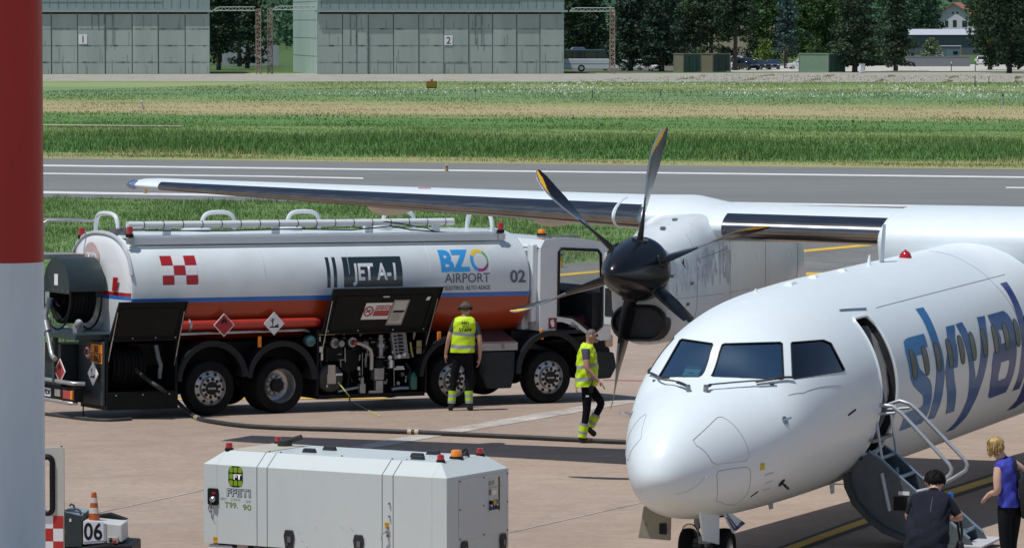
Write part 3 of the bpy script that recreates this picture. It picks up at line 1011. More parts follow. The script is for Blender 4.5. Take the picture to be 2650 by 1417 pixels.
# ---------------------------------------------------------------- containers, cabinet
def container(label, u0, um, u1, vb, y, side, end, yaw, ridge=True):
    """Shipping container: the side runs u0..um, the door end um..u1."""
    p = at(um, vb, y)
    t = thing('shipping_container', label, 'container', (p.x, p.y, -0.23), yaw, 'shipping containers at the parking place')
    L_ = (um - u0) * y / FPX / max(0.25, math.cos(yaw))
    We = (u1 - um) * y / FPX / max(0.25, abs(math.sin(yaw)))
    We = min(We, 2.6)
    m = MB()
    k = int(L_ / 0.28)
    pts = []
    for i in range(k):
        x = -L_ + L_ * i / k; d = L_ / k
        pts += [(x, 0.0), (x + d*0.4, 0.0), (x + d*0.5, 0.06), (x + d*0.9, 0.06)]
    pts += [(0, 0), (0, We), (-L_, We)]
    m.xy(pts, 0.12, 2.48); m.build('side_panel', side, t)
    m = MB()
    for x in (-L_, -0.0):
        for yy in (0.0, We): m.box(x - 0.08, x + 0.08, yy - 0.08, yy + 0.08, 0, 2.6)
    m.box(-L_ + .08, -.08, -0.05, 0.05, 2.48, 2.6); m.box(-L_ + .08, -.08, -0.05, 0.05, 0, 0.12)
    m.box(-0.05, 0.05, .08, We - .08, 2.48, 2.6); m.box(-L_ + .02, -.02, 0.05, We, 2.5, 2.57)
    m.build('frame', side, t)
    m = MB(); m.box(0.003, 0.06, 0.1, We/2 - 0.02, 0.1, 2.47); m.box(0.003, 0.06, We/2 + 0.02, We - 0.1, 0.1, 2.47); m.build('door', end, t)
    m = MB()
    for yy in (We*0.3, We*0.7): m.cyl((0.09, yy, 0.15), (0.09, yy, 2.4), 0.025, n=6)
    m.build('lock_bar', end, t)
    return t
TAN = pm('tan_paint', (0.24, 0.23, 0.16), 0.7, var=0.15)
DGREEN = pm('dark_green_paint', (0.028, 0.066, 0.052), 0.6, var=0.12)
DGREY = pm('dark_grey_paint', (0.035, 0.05, 0.045), 0.6, var=0.12)
PGREEN = pm('pale_green_paint', (0.24, 0.335, 0.245), 0.7, var=0.15)
container('tan container with a dark green end, left of the pair under the cedar', 1747, 1768, 1816, 185, 612, TAN, DGREEN, -R(74))
container('tan container with a black end, right of the pair under the cedar', 1815, 1844, 1890, 184.5, 614, TAN, DGREY, -R(72))
container('pale green ribbed container with a dark green end beside the pines', 2077, 2144, 2188, 184, 610, PGREEN, DGREEN, -R(62))
p = at(2233, 187, 598)
t = thing('utility_cabinet', 'white utility cabinet standing in front of the pine', 'cabinet', (p.x, p.y, -0.23), R(20))
m = MB(); m.box(-0.33, 0.33, 0, 0.5, 0.1, 1.25); m.build('housing', SIGNWHITE, t, bevel=0.03)
m = MB(); m.box(-0.37, 0.37, -0.04, 0.54, 1.25, 1.32); m.box(-0.3, 0.3, 0.03, 0.47, 0, 0.1); m.build('cap', pm('grey_cap', (0.4, 0.4, 0.42), 0.7), t)
m = MB(); m.cbox((0.22, -0.02, 0.7), (0.05, 0.03, 0.16)); m.build('handle', INK, t)

# ---------------------------------------------------------------- cars and bus
GLASSD = pm('car_glass', (0.02, 0.03, 0.04), 0.05, var=0.2, coat=0.5)
GLASSB = pm('sky_glass', (0.10, 0.16, 0.24), 0.08, var=0.3, coat=0.5)
HEAD = pm('head_lamp', (0.8, 0.82, 0.85), 0.1, var=0.1, coat=0.8)
def car(label, u, vb, y, yaw, paint, h=1.5, L_=4.2, W_=1.75, van=False, group='cars parked behind the airfield'):
    p = at(u, vb, y)
    t = thing('parked_car', label, 'car', (p.x, p.y, -0.23), yaw, group)
    w = W_ / 2
    hb = 0.92 if not van else 1.05
    low = [(-L_/2, .35), (-L_/2 + .1, .25), (L_/2 - .1, .25), (L_/2, .38), (L_/2 - .02, hb - .22), (L_/2 - .35, hb - .1), (L_/2 - 1.05, hb), (-L_/2 + .15, hb + .03), (-L_/2, hb - .1)]
    m = MB(); m.xz(low, -w, w); m.build('body', paint, t, bevel=0.07, seg=3)
    x0, x1 = -L_/2 + .12, L_/2 - (1.0 if van else 1.15)
    x2, x3 = x1 - (.45 if van else .75), x0 + (.1 if van else .4)
    def ring(xa, xb, z, ww): return [(xa, -ww, z), (xb, -ww, z), (xb, ww, z), (xa, ww, z)]
    m = MB(); m.loft([ring(x0, x1, hb - .02, w - .06), ring(x3, x2, h - .06, w - .2)]); m.build('window', GLASSD, t, bevel=0.03)
    m = MB(); m.loft([ring(x3 - .02, x2 + .02, h - .07, w - .18), ring(x3 + .12, x2 - .15, h, w - .28)])
    for s in (-1, 1):
        for xa, xb in ((x0, x3), (x1, x2), ((x0+x1)/2, (x2+x3)/2)):
            m.cyl((xa, s*(w - .055), hb), (xb, s*(w - .195), h - .06), .05, n=6)
    m.build('roof', paint, t, bevel=0.03)
    for s in (-1, 1):
        for xx in (-L_/2 + .75, L_/2 - .8):
            m = MB(); m.lathe([(.12, -.1), (.3, -.1), (.32, -.05), (.32, .08), (.28, .1), (.12, .1)], (xx, s*(w - .1), .32), (0, 1, 0), 18); wo = m.build('wheel', RUBBER, t)
            m = MB(); m.cyl((xx, s*(w - .1) + s*.085, .32), (xx, s*(w - .1) + s*.108, .32), .2, n=14); m.build('rim', STEEL, wo)
        m = MB(); m.cbox((L_/2 - .08, s*(w - .28), hb - .27), (.12, .36, .16)); m.build('headlight', HEAD, t, bevel=.03)
        m = MB(); m.cbox((-L_/2 + .03, s*(w - .2), hb - .15), (.1, .2, .3)); m.build('tail_light', REDLENS, t, bevel=.03)
        m = MB(); m.cbox((x1 - .1, s*(w + .08), hb + .08), (.12, .2, .14)); m.build('mirror', paint, t, bevel=.03)
    m = MB(); m.cbox((L_/2 - .01, 0, hb - .35), (.06, .9, .18)); m.build('grille', INK, t)
    return t
CWHITE = pm('car_white', (0.75, 0.76, 0.78), 0.2, var=0.03, coat=0.8)
CBLACK = pm('car_black', (0.012, 0.014, 0.018), 0.15, var=0.1, coat=1.0)
CBLUE = pm('car_blue', (0.03, 0.05, 0.11), 0.2, var=0.1, coat=1.0)
CSILV = pm('car_silver', (0.42, 0.43, 0.46), 0.25, 0.6, var=0.05, coat=0.8)
car('white car half hidden behind the lattice post and a tree trunk', 1590, 176, 634, R(175), CWHITE)
car('white hatchback side on under the cedar', 1634, 179, 640, R(172), CWHITE, 1.55, 4.0)
car('white car facing the airfield under the dark cedar', 1698, 182, 625, R(-84), CWHITE, 1.6)
car('white van parked behind the bare tree trunk', 1906, 176, 650, R(-98), CWHITE, 1.95, 4.6, 1.85, True)
car('black tall car next to the white van', 1936, 178, 640, R(-62), CBLACK, 1.75)
car('black car left of the blue car', 1966, 177, 645, R(-55), CBLACK, 1.5)
car('dark blue car with its front to the airfield', 2000, 175, 650, R(-88), CBLUE, 1.45)
car('white car side on, its tail hidden by the pale green container', 2072, 177, 655, R(186), CWHITE, 1.5)
car('silver car with a lit red tail light by the huge tree', 2568, 166, 690, R(75), CSILV, 1.5)
car('white car farthest right at the back of the pale yard', 2541, 164, 710, R(85), CWHITE, 1.5)

BUSW = pm('bus_white', (0.62, 0.63, 0.70), 0.3, var=0.04, coat=0.5)
p = at(1577, 183, 618)
t = thing('coach', 'white coach with dark windows parked behind hangar 2', 'bus', (p.x, p.y, -0.23), R(4))
m = MB(); m.xz([(-11, .35), (0, .35), (0.0, 1.75), (-.25, 1.8), (-11, 1.8)], 0, 2.5); m.build('body', BUSW, t, bevel=.08)
m = MB(); m.xz([(-11, 1.8), (-.2, 1.8), (-.5, 2.95), (-11, 2.95)], .04, 2.46); m.build('window_band', GLASSD, t, bevel=.05)
m = MB(); m.xz([(-11, 2.95), (-.5, 2.95), (-.65, 3.08), (-11, 3.08)], .08, 2.42); m.build('roof', GLASSB, t, bevel=.04)
m = MB(); m.xz([(-5.3, 3.09), (-3.2, 3.09), (-3.5, 3.4), (-5.0, 3.4)], .5, 2.0); m.build('air_conditioner', GLASSB, t, bevel=.05)
m = MB()
for k in range(6): m.box(-10.5 + k * 1.75, -10.42 + k * 1.75, 0.015, 0.04, 1.85, 2.9)
m.build('window_post', INK, t)
m = MB(); m.box(-11, -.05, -.012, -.002, 1.08, 1.12); m.build('panel_seam', INK, t)
for xx in (-3.9, -10.2):
    m = MB(); m.lathe([(.15, -.12), (.46, -.12), (.5, -.06), (.5, .1), (.15, .12)], (xx, .1, .5), (0, 1, 0), 22); wo = m.build('wheel', RUBBER, t)
    m = MB(); m.cyl((xx, -.03, .5), (xx, -.05, .5), .28, n=18); m.build('rim', STEEL, wo)
m = MB(); m.cbox((.02, .35, 1.0), (.08, .3, .5)); m.build('tail_light', REDLENS, t)

# ---------------------------------------------------------------- small things on the field
YSIGN = pm('yellow_sign', (0.24, 0.14, 0.012), 0.6, var=0.25)
def marker(name, label, cat, u, vb, h, mat, r=0.07, top=None, lean=0.0, group=None):
    p = G(u, vb)
    t = thing(name, label, cat, p, group=group)
    m = MB(); m.cyl((0, 0, -.02), (lean, 0, h * .8), r * 1.25, r * .8, n=10); m.build('post', mat, t)
    m = MB(); m.lathe([(r*.6, 0), (r*1.3, .02), (r*1.3, h*.16), (r*.5, h*.2), (0, h*.2)], (lean, 0, h * .8), (0, 0, 1), 12); m.build('head', top or mat, t)
    return t
p = G(1117, 237)
t = thing('marker_board', 'dark yellow box sign on thin legs in the far meadow', 'sign', p)
m = MB(); m.box(-.52, .52, 0, .5, .4, 1.05); m.build('panel', YSIGN, t, bevel=.03)
m = MB(); m.box(-.53, .53, -.01, .51, .33, .4); m.build('base', INK, t)
m = MB()
for x in (-.35, .35): m.cyl((x, .25, 0), (x, .25, .33), .04, n=8)
m.build('leg', DKSTEEL, t)
m = MB(); m.ball((0, .25, 1.15), .14, 10, 6); m.build('lamp', DKSTEEL, t)
GREYP = pm('grey_post', (0.30, 0.31, 0.36), 0.6, var=0.15)
DKP = pm('dark_post', (0.06, 0.06, 0.065), 0.7, var=0.2)
marker('marker_post', 'leaning grey marker post in the dry grass near hangar 1', 'post', 371, 284, .75, GREYP, .06, SIGNWHITE, -.14, 'marker posts in the meadow')
marker('marker_post', 'grey marker post right of the yellow box sign', 'post', 1230, 260, 1.0, GREYP, .075, DKP, 0, 'marker posts in the meadow')
marker('marker_post', 'thin dark marker post in front of the lattice post', 'post', 1533, 254, .9, DKP, .05, GREYP, 0, 'marker posts in the meadow')
marker('marker_post', 'thin dark marker post before the cedar boughs', 'post', 1709, 249, .75, DKP, .04, GREYP, 0, 'marker posts in the meadow')
marker('marker_post', 'grey marker post nearest the right edge of the meadow', 'post', 2595, 274, 1.0, GREYP, .08, DKP, 0, 'marker posts in the meadow')
marker('marker_post', 'dark marker post among the white flowers at the right', 'post', 2523, 226, 1.3, DKP, .06, GREYP, 0, 'marker posts in the meadow')
marker('marker_post', 'forked dark marker post in the weedy concrete at the right', 'post', 2559, 219, 1.1, DKP, .05, SIGNWHITE, 0, 'marker posts in the meadow')
marker('marker_post', 'thin marker post on the far concrete right of the cabinet', 'post', 2462, 184, 1.3, DKP, .06, SIGNWHITE, 0, 'marker posts in the meadow')
marker('marker_post', 'pale topped post in front of the huge dark tree', 'post', 2524, 184, 1.7, DKP, .06, SIGNWHITE, 0, 'marker posts in the meadow')
LAMPO = pm('orange_lamp_body', (0.42, 0.25, 0.10), 0.5, var=0.2)
LAMPC = pm('pale_lamp_glass', (0.62, 0.55, 0.42), 0.25, var=0.1)
EL = 'edge lights along the runway and taxiway'
marker('runway_light', 'orange edge light on the far side of the runway', 'edge light', 1156, 444, .32, LAMPO, .07, LAMPC, 0, EL)
marker('runway_light', 'orange edge light below the wing tip', 'edge light', 376, 501, .36, LAMPO, .065, LAMPC, 0, EL)
marker('taxiway_light', 'yellow edge light seen through the truck window', 'edge light', 1448, 693, .42, LINEY, .085, DKP, 0, EL)
marker('taxiway_light', 'yellow edge light seen below the inner wing', 'edge light', 2128, 631, .36, LINEY, .08, DKP, 0, EL)
# ---------------------------------------------------------------- aircraft
AWHITE = pm('aircraft_white', (0.75, 0.815, 0.845), 0.38, var=0.015, coat=0.12, spec=.35, dirt=(0.66, 0.66, 0.65), dirt_amt=0.14, dirt_scale=0.8, rvar=0.05)
NWHITE = pm('nacelle_white', (0.72, 0.765, 0.785), 0.3, var=0.03, coat=0.3, dirt=(0.36, 0.37, 0.38), dirt_amt=0.42, dirt_scale=1.6, stretch=(1, 1, 0.35), rvar=0.08)
METAL = pm('deicing_boot', (0.27, 0.262, 0.255), 0.17, 1.0, var=0.2, scale=3, stretch=(6, 0.4, 6), rvar=0.07, dirt=(0.14, 0.13, 0.12), dirt_amt=0.4)
PROPK = pm('propeller_black', (0.007, 0.008, 0.011), 0.25, var=0.1, coat=0.2, rvar=0.04, spec=.35)
PROPG = pm('propeller_edge', (0.33, 0.36, 0.39), 0.35, 0.7, var=0.15)
PROPY = pm('propeller_yellow', (0.80, 0.45, 0.02), 0.4, var=0.06)
INTER = pm('cabin_dark', (0.022, 0.023, 0.025), 0.7, var=0.3)
INTERG = pm('cabin_grey', (0.24, 0.24, 0.26), 0.7, var=0.08)
FRAMEK = pm('window_seal', (0.02, 0.021, 0.024), 0.45, var=0.2)
WSCREEN = glass_mat('windscreen_glass', (0.30, 0.50, 0.58), 0.42, tintg=(.62, .88, 1.0))
SIDEGL = glass_mat('side_glass', (0.07, 0.08, 0.11), 0.12)
CABGL = pm('cabin_glass', (0.115, 0.115, 0.12), 0.3, var=0.45, scale=5, spec=.25)
SEAM = pm('panel_line', (0.30, 0.31, 0.34), 0.6, var=0.1)
NAVY = pm('navy_paint', (0.015, 0.03, 0.16), 0.35, var=0.1)

PROF = np.array([
[0.0,1.53,1.53,1.53,0.0],[0.03,1.66,1.41,1.53,.13],[.1,1.79,1.29,1.54,.23],[.3,1.99,1.13,1.56,.385],[.6,2.17,1.025,1.59,.545],[1.0,2.33,.955,1.65,.715],[1.5,2.47,.905,1.75,.90],[1.85,2.565,.885,1.83,1.01],
[2.3,2.925,.87,1.92,1.12],[2.6,3.09,.86,1.97,1.17],[3.0,3.21,.85,2.03,1.225],[3.5,3.30,.84,2.08,1.27],[4,3.355,.835,2.11,1.30],[5,3.40,.83,2.13,1.325],[6,3.42,.83,2.135,1.325],[22,3.42,.83,2.135,1.325],
[25,3.42,1.15,2.3,1.2],[28,3.42,1.8,2.6,.85],[31,3.4,2.55,3.0,.4],[32.4,3.3,2.9,3.1,.12]])

def pchip(xs, ys, x):
    h = np.diff(xs); d = np.diff(ys) / h
    m = np.zeros(len(xs))
    m[0], m[-1] = d[0], d[-1]
    for i in range(1, len(xs) - 1):
        if d[i-1] * d[i] > 0:
            w1, w2 = 2*h[i] + h[i-1], h[i] + 2*h[i-1]
            m[i] = (w1 + w2) / (w1 / d[i-1] + w2 / d[i])
    i = min(max(int(np.searchsorted(xs, x)) - 1, 0), len(xs) - 2)
    t = (x - xs[i]) / h[i]
    return (1+2*t)*(1-t)**2*ys[i] + t*(1-t)**2*h[i]*m[i] + t*t*(3-2*t)*ys[i+1] + t*t*(t-1)*h[i]*m[i+1]
PS = np.sqrt(PROF[:, 0])
def prof(a):
    s = math.sqrt(max(a, 0))
    return [pchip(PS, PROF[:, k], s) for k in (1, 2, 3, 4)]
def surf(a, th, off=0.0):
    zt, zb, zc, w = prof(a)
    s = math.sin(th)
    h = (zt - zc) if s > 0 else (zc - zb)
    p = Vector((a - 1.8, w * math.cos(th), zc + h * s))
    if off:
        e = 0.01
        def q(aa, tt):
            zt, zb, zc, w = prof(aa); s = math.sin(tt); h = (zt - zc) if s > 0 else (zc - zb)
            return Vector((aa - 1.8, w * math.cos(tt), zc + h * s))
        n = (q(a + e, th) - q(max(a - e, 0.0005), th)).cross(q(a, th + e) - q(a, th - e)).normalized()
        if n.dot(Vector((0, math.cos(th), math.sin(th)))) < 0: n = -n
        p = p + n * off
    return p
def wrap(l):
    return [(a, t + 2*math.pi if t < -0.2 and t < 0 and False else (t + 2*math.pi if t < -1.57 else t)) for a, t in l]
def rim_pts(poly, k=8, off=0.0):
    out = []
    n = len(poly)
    for i in range(n):
        (a0, t0), (a1, t1) = poly[i], poly[(i+1) % n]
        for j in range(k):
            f = j / k
            out.append(surf(a0 + (a1-a0)*f, t0 + (t1-t0)*f, off))
    return out
def round_poly(poly, r=0.16):
    """Round the corners of an (a, theta) outline."""
    out = []
    n = len(poly)
    for i in range(n):
        p0, p, p1 = Vector(poly[i-1]), Vector(poly[i]), Vector(poly[(i+1) % n])
        a, b = p + (p0 - p) * r, p + (p1 - p) * r
        for t in (0, .33, .67, 1): out.append(tuple(a*(1-t)**2 + p*2*t*(1-t) + b*t*t))
    return out

ACM_ = Matrix.Translation((2.3029, 52.1362, 0)) @ Matrix.Rotation(R(68), 4, 'Z') @ Matrix.Rotation(-R(1.0), 4, 'Y')
AC = thing('turboprop_airliner', 'white twin turboprop airliner with its door open and stairs down, blue lettering on its side', 'aircraft',
           M=Matrix.Translation((2.3029, 52.1362, 0)) @ Matrix.Rotation(R(68), 4, 'Z') @ Matrix.Rotation(-R(1.0), 4, 'Y'))

# fuselage with cockpit cavity, window openings and doorway cut out of it
def ring_at(a, n=112, sc=1.0, zmin=None):
    pts = []
    zt, zb, zc, w = prof(a)
    for i in range(n):
        t = 2*math.pi*i/n
        p = surf(a, t)
        p = Vector((p.x, p.y*sc, zc + (p.z - zc)*sc))
        if zmin is not None: p.z = max(p.z, zmin)
        pts.append(tuple(p))
    return pts
sta = [0.0006, .004, .012, .025, .045, .07, .1, .14, .19, .25, .32, .4, .5, .6, .72, .85, 1, 1.15, 1.3, 1.45, 1.6, 1.72, 1.82, 1.9, 2, 2.1, 2.2, 2.3, 2.42, 2.55, 2.7, 2.85, 3, 3.2, 3.4, 3.6, 3.8, 4, 4.25, 4.5, 4.75, 5, 5.3, 5.6, 6, 7, 8, 9, 10, 11, 12, 14, 16, 18, 20, 22, 23, 24, 25, 26, 27, 28, 29, 30, 31, 31.8, 32.4]
m = MB(); m.loft([ring_at(a) for a in sta])
fus = m.build('fuselage', [AWHITE, INTER, INTERG], AC, smooth=50)

W2 = [(2.254,1.505),(2.534,1.04),(2.033,.863),(1.766,1.505)]
W3 = wrap([(2.254,1.607),(2.614,2.175),(2.175,2.436),(1.789,1.628)])
W4 = wrap([(2.721,2.241),(3.341,2.416),(3.46,2.484),(3.436,2.787),(2.271,2.517)])
W1 = [(a, math.pi - t) for a, t in W4]
DOOR = wrap([(4.551,2.346),(5.05,2.356),(5.106,2.484),(5.10,2.748),(5.11,3.048),(5.12,-3.03),(5.12,-2.776),(5.12,-2.50),(4.46,-2.50),(4.45,-2.685),(4.443,-2.937),(4.455,3.128),(4.48,2.815),(4.51,2.557)])
DOOR = round_poly(DOOR, 0.2)
def straight(poly, k=8, c=.035):
    """Outline with edges straight in space, laid back onto the skin as (a, theta)."""
    P_ = [surf(a, t) for a, t in poly]
    eye = ACM_.inverted() @ Vector((0, 0, CAM_H))
    out = []
    for i in range(len(P_)):
        p, q = P_[i], P_[(i+1) % len(P_)]
        for j in range(k + 1):
            f = c + (1 - 2*c)*j/k
            r = p.lerp(q, f)
            if p.y < .72:
                d = (r - eye).normalized()
                def inside(v):
                    zt, zb, zc, w = prof(v.x + 1.8); h = (zt - zc) if v.z > zc else (zc - zb)
                    return (v.y/w)**2 + ((v.z - zc)/h)**2 - 1
                lo, hi = r - d*.25, r + d*.02
                if inside(lo) > 0 and inside(hi) < 0:
                    for _ in range(24):
                        md = (lo + hi)/2
                        if inside(md) > 0: lo = md
                        else: hi = md
                    r = hi
            a = r.x + 1.8
            zt, zb, zc, w = prof(a); h = (zt - zc) if r.z > zc else (zc - zb)
            t = math.atan2((r.z - zc)/h, r.y/w)
            out.append((a, t + 2*math.pi if t < -1.57 else t))
    return out
def cutter(outline, deep, mat, shrink=1.0):
    pts = rim_pts(outline, 4 if len(outline) < 60 and outline is DOOR else 1)
    c = sum(pts, Vector()) / len(pts)
    inn = Vector((0, 0, 0))
    for i in range(len(pts)): inn += (pts[i] - c).cross(pts[(i+1) % len(pts)] - c)
    inn.normalize()
    axis = Vector((c.x, 0, 2.15))
    if inn.dot(axis - c) < 0: inn = -inn
    m = MB()
    m.loft([[tuple(p - inn*0.12) for p in pts], [tuple(p + inn*deep) for p in pts]])
    return m.build('cutter', mat, AC, smooth=0)
cut = []
def cavity_ring(a, zmin=2.28, sc=.955, n=24):
    zt, zb, zc, w = prof(a)
    t0 = math.asin((zmin - zc) / ((zt - zc) * sc))
    out = []
    for i in range(n + 1):
        t = t0 + (math.pi - 2*t0) * i / n
        out.append((a - 1.8, w*sc*math.cos(t), zc + (zt - zc)*sc*math.sin(t)))
    return out
m = MB(); m.loft([cavity_ring(a) for a in (1.95, 2.1, 2.3, 2.5, 2.75, 3.0, 3.3, 3.6, 3.9)])
cut.append(m.build('cutter', INTER, AC, smooth=0))
for w in (W1, W2, W3, W4): cut.append(cutter(straight(w), 0.22, FRAMEK))
cut.append(cutter(DOOR, 0.95, INTER))
for i, c in enumerate(cut):
    b = fus.modifiers.new('cut', 'BOOLEAN')
    b.operation = 'DIFFERENCE'; b.solver = 'EXACT'; b.object = c; b.material_mode = 'TRANSFER'
bpy.context.view_layer.update()
me = bpy.data.meshes.new_from_object(fus.evaluated_get(bpy.context.evaluated_depsgraph_get()))
fus.modifiers.clear()
fus.data = me
me.polygons.foreach_set('use_smooth', [True] * len(me.polygons))
me.set_sharp_from_angle(angle=R(35))
for c in cut: bpy.data.objects.remove(c)

def patch(name, outline, mat, off, parent, k=6, rings=7):
    """Skin-following pane that fills an (a, theta) outline."""
    n = len(outline)
    ol = []
    for i in range(n):
        (a0, t0), (a1, t1) = outline[i], outline[(i+1) % n]
        for j in range(k): ol.append((a0 + (a1-a0)*j/k, t0 + (t1-t0)*j/k))
    ca = sum(p[0] for p in ol) / len(ol); ct = sum(p[1] for p in ol) / len(ol)
    m = MB()
    vs = [tuple(surf(ca, ct, off))]
    N_ = len(ol)
    for r in range(1, rings + 1):
        f = r / rings
        vs += [tuple(surf(ca + (a-ca)*f, ct + (t-ct)*f, off)) for a, t in ol]
    fs = [(0, 1 + i, 1 + (i+1) % N_) for i in range(N_)]
    for r in range(rings - 1):
        for i in range(N_):
            fs.append((1 + r*N_ + i, 1 + (r+1)*N_ + i, 1 + (r+1)*N_ + (i+1) % N_, 1 + r*N_ + (i+1) % N_))
    m.add(vs, fs)
    return m.build(name, mat, parent, smooth=60)
for nm, w, mt in (('windscreen', W2, WSCREEN), ('windscreen', W3, WSCREEN), ('side_window', W1, SIDEGL), ('side_window', W4, SIDEGL)):
    rp_ = straight(w)
    o = patch(nm, rp_, mt, -0.012, AC, k=1)
    m = MB(); m.tube(rim_pts(rp_, 1, 0.0), 0.008, 6, closed=True); m.build('window_frame', FRAMEK, o)
m = MB(); m.tube(rim_pts(DOOR, 4, 0.0), 0.022, 6, closed=True); m.build('door_frame', AWHITE, AC)
m = MB()
pz = [1.45, 1.8, 2.1, 2.4, 2.7, 2.9]
def skin_y(a, z):
    zt, zb, zc, w = prof(a); h = (zt - zc) if z > zc else (zc - zb)
    return -w * math.sqrt(max(0, 1 - ((z - zc) / h) ** 2))
m.yz([(skin_y(5, z) + 0.10, z) for z in pz] + [(-0.35, 2.9), (-0.35, 1.45)], 5.02 - 1.8, 5.08 - 1.8)
m.build('bulkhead', INTERG, AC, smooth=0)
m = MB()
for z in (1.75, 1.95, 2.05, 2.3): m.cbox((5.07 - 1.8, skin_y(5, z) + .12, z), (.05, .03, .05))
m.build('door_latch', STEEL, AC)

# cabin windows
for side in (-1, 1):
    for k in range(27):
        a = 5.86 + 0.533 * k
        if side == 1 and k % 2: continue
        pts = []
        for i in range(20):
            t = 2*math.pi*i/20
            ca, sa = math.cos(t), math.sin(t)
            da = 0.108 * math.copysign(abs(ca) ** 0.75, ca); dz = 0.185 * math.copysign(abs(sa) ** 0.75, sa)
            zt, zb, zc, w = prof(a); z = 2.36 + dz
            th = math.asin((z - zc) / (zt - zc) if z > zc else (z - zc) / (zc - zb))
            pts.append((a + da, th if side == 1 else math.pi - th))
        if side == -1 and k < 12 or k % 3 == 0:
            o = patch('cabin_window', pts, CABGL, 0.007, AC, k=1, rings=2)
            m = MB(); m.tube(rim_pts(pts, 1, 0.004), 0.006, 5, closed=True); m.build('window_frame', FRAMEK, o)

# lettering on the side: a paint that deepens from sky blue to navy along the word
LET = bpy.data.materials.new('lettering_blue')
nt, N_, L_, P_ = nodes_of(LET)
P_.inputs['Roughness'].default_value = 0.35; P_.inputs['Coat Weight'].default_value = 0.12; P_.inputs['Specular IOR Level'].default_value = 0.3
tc = N_.new('ShaderNodeTexCoord'); sx = N_.new('ShaderNodeSeparateXYZ'); L_.new(tc.outputs['Object'], sx.inputs[0])
mr = N_.new('ShaderNodeMapRange'); mr.inputs['From Min'].default_value = 3.8; mr.inputs['From Max'].default_value = 9.6; L_.new(sx.outputs[0], mr.inputs['Value'])
rp = N_.new('ShaderNodeValToRGB'); rp.color_ramp.elements[0].color = (0.014, 0.175, 0.42, 1); rp.color_ramp.elements[1].color = (0.008, 0.028, 0.20, 1)
L_.new(mr.outputs[0], rp.inputs[0]); L_.new(rp.outputs[0], P_.inputs['Base Color'])
LETTERS = [
 [[(5.719,2.731),(5.823,2.709),(5.976,2.701),(6.64,2.705),(6.634,2.756),(6.593,2.841),(6.448,2.844),(6.357,2.897),(6.054,2.893),(6.041,2.946),(6.088,3.025),(6.314,3.099),(6.498,-3.121),(6.592,-3.058),(6.652,-2.964),(6.713,-2.828),(6.702,-2.734),(6.59,-2.673),(5.638,-2.67),(5.571,-2.865),(6.223,-2.867),(6.325,-2.885),(6.305,-2.939),(6.233,-2.989),(5.991,-3.053),(5.782,-3.113),(5.663,3.095),(5.646,2.941),(5.639,2.837)]],
 [[(6.901,2.439),(7.234,2.442),(7.205,2.538),(7.154,2.675),(7.121,2.81),(7.133,2.891),(7.148,3.01),(7.15,3.139),(7.14,-2.979),(7.168,-2.819),(7.156,-2.68),(6.824,-2.692),(6.763,-2.864),(6.751,-3.033),(6.788,3.087),(6.792,2.946),(6.808,2.809),(6.83,2.694),(6.883,2.553)]],
 [[(7.625,2.7),(8.019,2.703),(7.831,2.832),(7.796,3.002),(7.735,3.121),(7.547,3.125),(7.613,-3.048),(7.776,-2.919),(7.907,-2.801),(8.039,-2.679),(7.648,-2.684),(7.456,-2.85),(7.28,-2.995),(7.173,3.14),(7.265,3.018),(7.416,2.897)]],
 [[(8.063,2.702),(8.368,2.698),(8.435,2.797),(8.447,2.967),(8.499,-3.128),(8.647,-2.961),(8.707,-3.036),(8.778,3.135),(8.864,2.995),(8.973,2.84),(9.071,2.694),(9.443,2.699),(9.315,2.807),(9.246,2.926),(9.179,3.082),(9.049,-3.025),(8.959,-2.857),(8.934,-2.688),(8.955,-2.523),(8.81,-2.376),(8.437,-2.377),(8.521,-2.495),(8.502,-2.644),(8.465,-2.791),(8.338,-2.97),(8.258,3.138),(8.19,2.989),(8.126,2.824)]],
 [[(9.561,2.702),(10.334,2.702),(10.47,2.748),(10.547,2.817),(10.567,2.931),(10.56,3.121),(10.559,-3.027),(10.549,-2.891),(10.507,-2.766),(10.484,-2.694),(9.711,-2.686),(9.559,-2.725),(9.41,-2.892),(9.365,-3.082),(9.423,3.099),(9.566,3.042),(9.546,2.973),(9.569,2.838)],
  [(9.809,2.884),(10.037,2.889),(10.076,2.981),(10.065,3.028),(9.824,3.029),(9.853,2.966)], [(9.809,-3.065),(10.189,-3.066),(10.234,-3.036),(10.22,-2.929),(10.183,-2.876),(9.807,-2.873),(9.758,-2.948)]],
 [[(10.954,2.406),(11.276,2.406),(11.226,2.529),(11.178,2.683),(11.158,2.8),(11.137,2.926),(11.146,-3.123),(11.162,-2.958),(11.167,-2.832),(11.196,-2.678),(10.834,-2.68),(10.84,-2.799),(10.795,-3.011),(10.819,3.139),(10.824,2.85),(10.835,2.779),(10.894,2.664),(10.954,2.51)]],
 [[(11.435,-2.363),(11.506,-2.491),(11.347,-2.684),(11.247,-2.84),(11.619,-2.813),(11.928,-2.604),(12.129,-2.448),(11.856,-2.358)]],
]
for loops in LETTERS:
    ls = [wrap(l) for l in loops]
    bm = poly_bm(ls[0], ls[1:])
    cut_bm(bm, 0.05, 1)
    bm_obj('letter', bm, LET, AC, lambda a, t: surf(a, t, 0.004), smooth=1)

